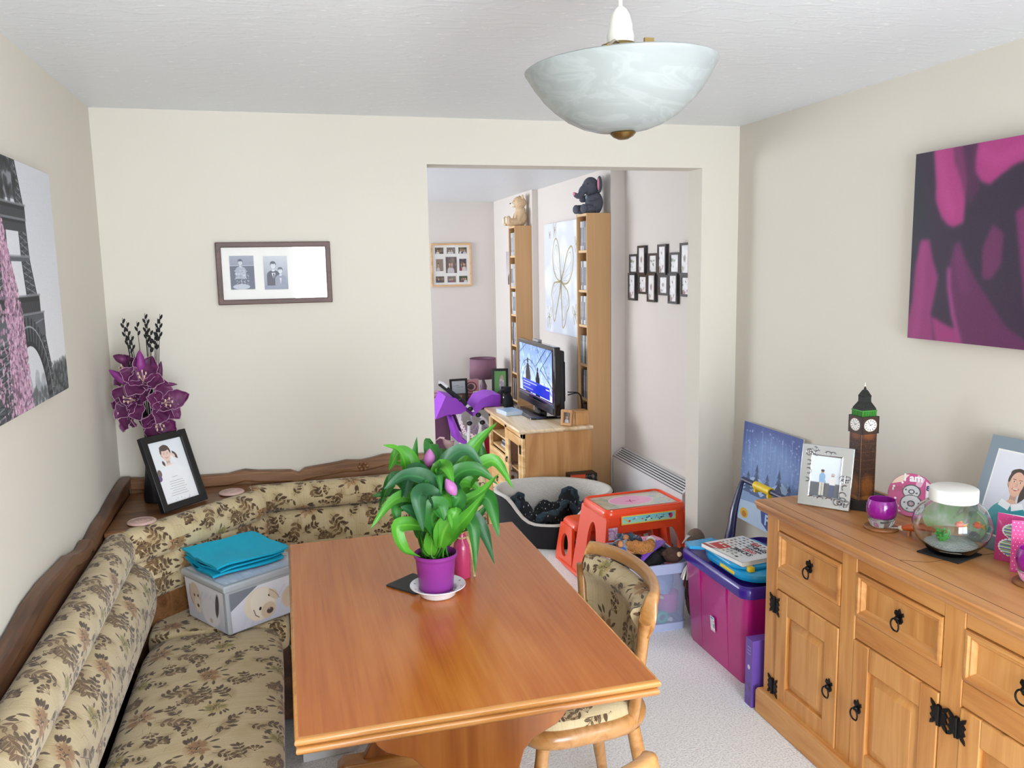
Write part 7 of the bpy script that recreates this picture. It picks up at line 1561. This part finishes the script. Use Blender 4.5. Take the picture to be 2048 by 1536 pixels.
tv = thing('television', 'black flat television showing two silhouettes and a blue banner, on the pine bench', 'television', (1.755, 5.625, .621), math.radians(-90))
M_tv = mat('piano_black', '0d0d10', .12, coat=.6)
b = MB(); b.bb((-.43, -.035, .045), (.43, .012, .51)); b.build('bezel', M_tv, tv, bevel=.008, seg=3)
b = MB(); b.bb((-.39, .012, .08), (.39, .055, .48)); b.bb((-.32, .055, .12), (.32, .085, .40)); b.build('back_housing', mat('matt_black_case', '1b1b1f', .6), tv, bevel=.01)
b = MB(); y = -.0356; b.quad((-.39, y, .112), (.39, y, .112), (.39, y, .482), (-.39, y, .482)); b.build('screen', screen_pic().tomat('screen_picture', .15, emis=.55), tv)
b = MB(); b.bb((-.41, -.039, .055), (.41, -.035, .095)); b.build('speaker_strip', mat('dark_steel', '4a4650', .2, metal=.7), tv)
b = MB(); b.loft([[(x, y-.01, z) for x, y in rr_rect(.27*s, .14*s, .05)] for z, s in ((0, 1), (.008, 1), (.014, .97), (.016, .9))]); b.bb((-.07, -.02, .012), (.07, .03, .08)); b.build('stand', M_tv, tv, smooth=45)
b = MB(); b.bb((-.10, -.02, .51), (.03, .01, .528)); b.build('sensor_bar', mat('grey_bar', '9a9a9c', .4), tv, bevel=.003)
cb = thing('cable', 'black cables hanging behind the television', 'cable', (1.88, 5.22, .62)); b = MB()
for k in range(2): b.tube([tuple(v) for v in catmull([(-.05, .02, .2-.02*k), (.02, -.02+.01*k, .19), (.04, -.03+.02*k, .1), (.03, -.02+.015*k, .004)], 5)], .004, 6)
b.build('leads', M_blackm, cb, smooth=60)
dg = thing('black_dog_figure', 'small black plush dog figure sitting left of the television', 'figurine', (1.605, 5.945, .621), math.radians(200))
M_bd = mat('black_fur', '101012', .8, bump=(120, .5, .005))
b = MB(); b.tube([(0, 0, .0), (0, 0, .03), (.005, 0, .07), (.01, 0, .1)], [.035, .042, .035, .025], 14); b.ell((.018, 0, .13), (.035, .028, .028), 14, 10); b.ell((.055, 0, .12), (.02, .014, .012), 10, 8)
for s in (-1, 1): b.ell((.005, s*.026, .13), (.012, .007, .024), 10, 7); b.tube([(.02, s*.018, .06), (.035, s*.02, .006)], .009, 8)
b.build('body', M_bd, dg, smooth=60)
b = MB(); b.ell((.044, 0, .075), (.003, .008, .008), 10, 6); b.build('tag', M_silver, dg)
gc = thing('game_case', 'pale blue white game case lying on the pine bench before the television', 'game case', (1.535, 5.66, .6214), .15); b = MB(); b.bb((-.065, -.09, 0), (.065, .09, .03)); b.build('case', mat('pale_blue_case', 'c8d8e4', .3, coat=.3), gc, bevel=.003)
b = MB(); b.bb((-.06, -.085, .03), (.06, .085, .0305)); b.build('cover_sheet', mat('ice_blue_print', 'a9c4d8', .3), gc)
wd = wood('rustic_frame_wood', ['a87848', 'b98a58', 'c89a68'], 'z', .5)
make_frame('wooden_photo_frame', 'small chunky wooden photo frame at the near corner of the pine bench', 'photo frame', (1.775, 5.09, .6214), math.radians(-50), math.radians(8), .085, .105, .018, .022, wd, SN[4])
wb = thing('wooden_box', 'plain wooden box behind the small wooden photo frame on the bench', 'box', (1.875, 5.12, .6214), .05); b = MB(); b.bb((-.05, -.045, 0), (.045, .045, .085)); b.build('box', M_palez, wb, bevel=.002); b = MB(); b.bb((-.052, -.047, .085), (.047, .047, .093)); b.build('lid', M_palez, wb, bevel=.002)
rb = thing('game_box', 'red and black game box on the floor beside the disc tower', 'game box', (1.845, 5.0, 0), .0)
b = MB(); b.bb((-.10, -.045, 0), (.085, .045, .32)); b.build('box', mat('black_card_box', '201c1e', .4), rb, bevel=.001)
def redbox():
    p = Pic(300, 340, '221c1e'); p.rect(.0, .0, .5, .12, 'd8452a'); p.poly([(.03, .02), (.5, .02), (.46, .1), (.03, .1)], 'e0603a'); p.blotch('8a8480', 30, .01, .03, 3, .5, 0, .88, .2, .7, 0); p.ell(.3, .4, .2, .2, 'c83a28', 0, .02); p.blotch('d8d0c8', 10, .02, .05, 5, .1, .2, .7, .9, .6, .01); return p.tomat('red_black_box_print', .4)
b = MB(); b.quad((-.10, -.0454, 0), (.085, -.0454, 0), (.085, -.0454, .32), (-.10, -.0454, .32)); b.build('printed_front', redbox(), rb)

# ================================================================ back of the far room: armchair, side table, lamp, frames, toy pushchair
ac = thing('armchair', 'plum upholstered armchair partly hidden behind the wall', 'armchair', (.78, 6.83, 0), 0)
M_pl = mat('plum_velvet', '6a4058', .8, sheen=.3, bump=(200, .2, .002))
def cush(b, lo, hi, e=.035):
    cx_, cy_, cz_ = [(lo[i]+hi[i])/2 for i in range(3)]; hx, hy, hz = [(hi[i]-lo[i])/2 for i in range(3)]
    b.loft([[(x+cx_, y+cy_, cz_+z) for x, y in rr_rect(hx-q, hy-q, e)] for z, q in ((-hz, e*.6), (-hz+e*.3, e*.15), (-hz+e, 0), (hz-e, 0), (hz-e*.3, e*.2), (hz, e*.8))])
b = MB(); cush(b, (-.45, -.42, .02), (.45, .42, .34)); b.build('base', M_pl, ac, smooth=60)
b = MB(); cush(b, (-.28, -.42, .34), (.28, .3, .46)); b.build('seat_cushion', M_pl, ac, smooth=60)
for s in (-1, 1): b = MB(); cush(b, (s*.36-.1, -.44, .05), (s*.36+.1, .42, .60)); b.build('arm', M_pl, ac, smooth=60)
b = MB(); cush(b, (-.45, .25, .3), (.45, .45, .9)); b.build('back', M_pl, ac, smooth=60)
th = thing('folded_throw', 'pink striped throw folded over the plum armchair arm', 'throw', (1.135, 6.63, .602)); b = MB(); cush(b, (-.11, -.13, 0), (.11, .13, .03), .015); cush(b, (-.105, -.12, .03), (.10, .12, .055), .015); b.build('throw', mat('dusty_pink_fleece', 'c99aa8', .9, bump=(60, .6, .01)), th, smooth=60)
b = MB(); cush(b, (-.108, -.05, .0555), (.103, -.02, .0575), .001); b.build('stripe', mat('wine_stripe', '8a4a64', .9), th)
stb = thing('side_table', 'low dark side table crowded with frames in the far corner', 'side table', (1.68, 7.5, 0)); M_dw = wood('dark_side_table', ['4a3428', '5a4032', '6a4c3a'], 'x', .4)
b = MB(); b.bb((-.34, -.36, .40), (.34, .36, .43)); b.build('top', M_dw, stb, bevel=.003)
for sx in (-1, 1):
    for sy in (-1, 1): b = MB(); b.box((sx*.31, sy*.33, .2), (.04, .04, .4)); b.build('leg', M_dw, stb)
tl = thing('table_lamp', 'table lamp with a mauve drum shade in the far corner', 'lamp', (1.80, 7.56, .43)); b = MB(); b.lathe([(.128, .2), (.122, .385)], 36, caps=False); b.build('drum_shade', mat('mauve_linen', '8c6478', .8, bump=(250, .2, .001)), tl, solid=.002, smooth=60)
b = MB()
for r_, z in ((.128, .2), (.122, .385)): b.tube([(r_*math.cos(a), r_*math.sin(a), z) for a in [k*2*PI/36 for k in range(36)]], .0025, 6, loop=True)
b.build('shade_trim', mat('dark_mauve_trim', '5a3a4c', .6), tl)
b = MB(); b.lathe([(0, 0), (.06, 0), (.06, .01), (.02, .03), (.03, .08), (.035, .12), (.015, .17), (.008, .2), (.006, .32)], 24, caps=True); b.build('base', mat('mauve_ceramic', '8a6a80', .3), tl, smooth=60)
def landscape():
    p = Pic(180, 220, 'b8c8d8'); p.grad('e8ecf2', 'a8b8c8'); p.rect(0, .55, 1, 1, '5a4a40'); p.blotch('b89880', 20, .02, .06, 3, .1, .55, .75, .95, .8, .01); p.line([(.1, .22), (.45, .2)], .015, '5a6a80', .8); p.line([(.3, .28), (.7, .27)], .015, '5a6a80', .8); p.blotch('2a2420', 14, .02, .04, 5, .1, .7, .7, 1, .8, .01); return p.tomat('seaside_snap', .3)
def green_snap():
    p = Pic(180, 240, '5ab04a'); p.ell(.48, .45, .16, .3, 'c0a8c8', 0, .03); p.ell(.5, .25, .08, .1, 'd8b0a0'); p.blotch('e8e0f0', 16, .02, .05, 3, .35, .2, .7, .7, .8, .01); p.poly([(.1, .75), (.5, .6), (.7, .8), (.6, 1), (.1, 1)], '4a3038'); return p.tomat('green_garden_snap', .3)
make_frame('photo_frame', 'black photo frame with a seaside snapshot at the left of the side table', 'photo frame', (1.50, 7.24, .4305), math.radians(4), math.radians(8), .165, .245, .02, .015, M_black, landscape())
make_frame('photo_frame', 'large black photo frame with a bright green garden picture by the lamp', 'photo frame', (1.885, 7.26, .4305), math.radians(-18), math.radians(8), .15, .315, .022, .02, M_black, green_snap())
make_frame('photo_frame', 'low white-rimmed dark screen frame in front of the pink card', 'photo frame', (1.70, 7.19, .4305), math.radians(-8), math.radians(14), .16, .13, .009, .01, M_white, mat('dark_screen_glass', '2a3038', .15))
make_frame('photo_frame', 'small dark photo frame beside the television at the right of the table', 'photo frame', (1.93, 7.17, .4305), math.radians(-25), math.radians(8), .12, .16, .014, .012, M_black, SN[2])
def pinkcard():
    p = Pic(220, 320, 'c88a94'); p.ell(.35, .3, .26, .2, '7a2a3a', 0, .01); p.ell(.35, .3, .2, .15, 'd8a0a8', 0, .01); p.ell(.33, .3, .14, .12, '4a1a24', 0, .01); p.rect(.0, .55, .7, 1, '8a2a3a'); p.blotch('e0b8b8', 30, .01, .03, 3, .05, .55, .65, .95, .8, 0); return p.tomat('pink_card_print', .4)
simple_card('greeting_card', 'pink and dark red greeting card between the frames on the side table', (1.62, 7.27, .4305), math.radians(-4), 6, .14, .23, pinkcard(), 'c07a86')
# toy pushchair
ps = thing('toy_pushchair', 'toy pushchair with purple hood, white tubes and black handle', 'toy pushchair', (1.27, 6.09, 0), 0)
M_wt = mat('white_tube', 'e4e2e6', .3, coat=.3); M_vi = mat('bright_purple_cloth', '9440c0', .6, bump=(40, .4, .004)); M_pat = None
b = MB(); b.tube([(-.165, -.05, .815), (-.04, -.05, .705), (.03, -.05, .64)], .019, 10); b.build('handle', mat('black_foam_grip', '1c1c20', .7), ps, smooth=60)
b = MB(); b.tube([(-.175, -.055, .825), (-.15, -.06, .818), (-.11, -.064, .785)], .012, 8); b.build('grip_cap', M_wt, ps, smooth=60)
b = MB(); b.tube([(.03, -.05, .64), (.1, -.05, .58), (.17, -.05, .52), (.24, -.05, .44)], .013, 8); b.tube([(.05, -.05, .52), (.04, -.05, .3), (-.0, -.05, .05)], .013, 8); b.tube([(.15, -.05, .52), (.10, -.05, .3), (.03, -.05, .08)], .013, 8)
b.tube([(.05, .22, .52), (.04, .22, .3), (-.0, .22, .05)], .013, 8); b.tube([(.03, .22, .64), (.17, .22, .52), (.24, .22, .44)], .013, 8); b.tube([(0, -.05, .06), (0, .22, .06)], .009, 8); b.tube([(.24, -.05, .44), (.24, .22, .44)], .009, 8); b.build('tube_frame', M_wt, ps, smooth=60)
def shell(P, m, name):
    b = MB(); b.loft(P); return b.build(name, m, ps, smooth=60, recalc=True)
shell([[(-.21, -.08, .55), (-.21, .2, .55), (-.2, .2, .57), (-.2, -.08, .57)], [(-.12, -.09, .58), (-.12, .22, .58), (-.13, .22, .72), (-.13, -.09, .72)], [(-.02, -.08, .58), (-.02, .22, .58), (-.05, .22, .70), (-.05, -.08, .70)], [(.03, -.06, .60), (.03, .2, .60), (.02, .2, .64), (.02, -.06, .64)]], M_vi, 'hood')
shell([[(.08, -.06, .55), (.08, .2, .55), (.08, .2, .60), (.08, -.06, .60)], [(.16, -.08, .62), (.16, .22, .62), (.14, .22, .68), (.14, -.08, .68)], [(.24, -.07, .62), (.24, .22, .62), (.23, .22, .71), (.23, -.07, .71)], [(.30, -.05, .59), (.30, .2, .59), (.3, .2, .7), (.3, -.05, .7)]], M_vi, 'footmuff')
def patt():
    p = Pic(160, 160, 'efe6ee', wrap=True); p.blotch('b8568a', 40, .02, .05, 3, al=.9, soft=0); p.blotch('6a3a8a', 20, .02, .04, 4, al=.9, soft=0); return p.tomat('pushchair_print', .7, uvscale=8)
shell([[(-.05, -.04, .58), (-.05, .2, .58), (-.03, .2, .60), (-.03, -.04, .60)], [(.0, -.05, .42), (.0, .21, .42), (.03, .21, .43), (.03, -.05, .43)], [(.1, -.05, .36), (.1, .21, .36), (.12, .21, .40), (.12, -.05, .40)], [(.2, -.04, .42), (.2, .2, .42), (.2, .2, .45), (.2, -.04, .45)]], patt(), 'seat')
shell([[(-.08, -.03, .55), (-.08, .18, .55), (-.07, .18, .56), (-.07, -.03, .56)], [(-.04, -.04, .36), (-.04, .2, .36), (-.0, .2, .38), (-.0, -.04, .38)], [(.03, -.03, .33), (.03, .19, .33), (.04, .19, .35), (.04, -.03, .35)]], M_vi, 'seat_back_cloth')
for x in (0, .2):
    for y in (-.06, .23):
        b = MB(); b.tube([(x+.05*math.cos(a), y, .055+.05*math.sin(a)) for a in [k*2*PI/20 for k in range(20)]], .008, 8, loop=True); b.cyl((x, y-.01, .055), (x, y+.01, .055), .014, 10); b.build('wheel', M_blackm, ps, smooth=60)
b = MB(); b.tube([(.2, -.05, .06), (.16, -.05, .3), (.13, -.05, .5)], .011, 8); b.tube([(.2, .22, .06), (.16, .22, .3), (.13, .22, .5)], .011, 8); b.tube([(.2, -.05, .06), (.2, .22, .06)], .009, 8); b.build('front_struts', M_wt, ps, smooth=60)
for x, z in ((-.02, .685), (.06, .61), (.12, .56), (.05, .5), (.15, .5)): b = MB(); b.ell((x, -.066, z), (.022, .012, .018), 12, 8); b.build('joint', M_black, ps, smooth=60)
bg = thing('red_bag', 'crimson bag on the carpet behind the pushchair by the pine bench', 'bag', (1.50, 6.52, 0)); b = cloth_blob(.13, .11, .34, 17, .15); b.build('bag', mat('crimson_nylon', 'c01838', .4, bump=(30, .5, .01)), bg, smooth=60)
b = MB(); b.tube([(-.05, 0, .31), (-.03, 0, .38), (.03, 0, .38), (.05, 0, .31)], .006, 8); b.build('strap', mat('pink_strap', 'd87a98', .6), bg)
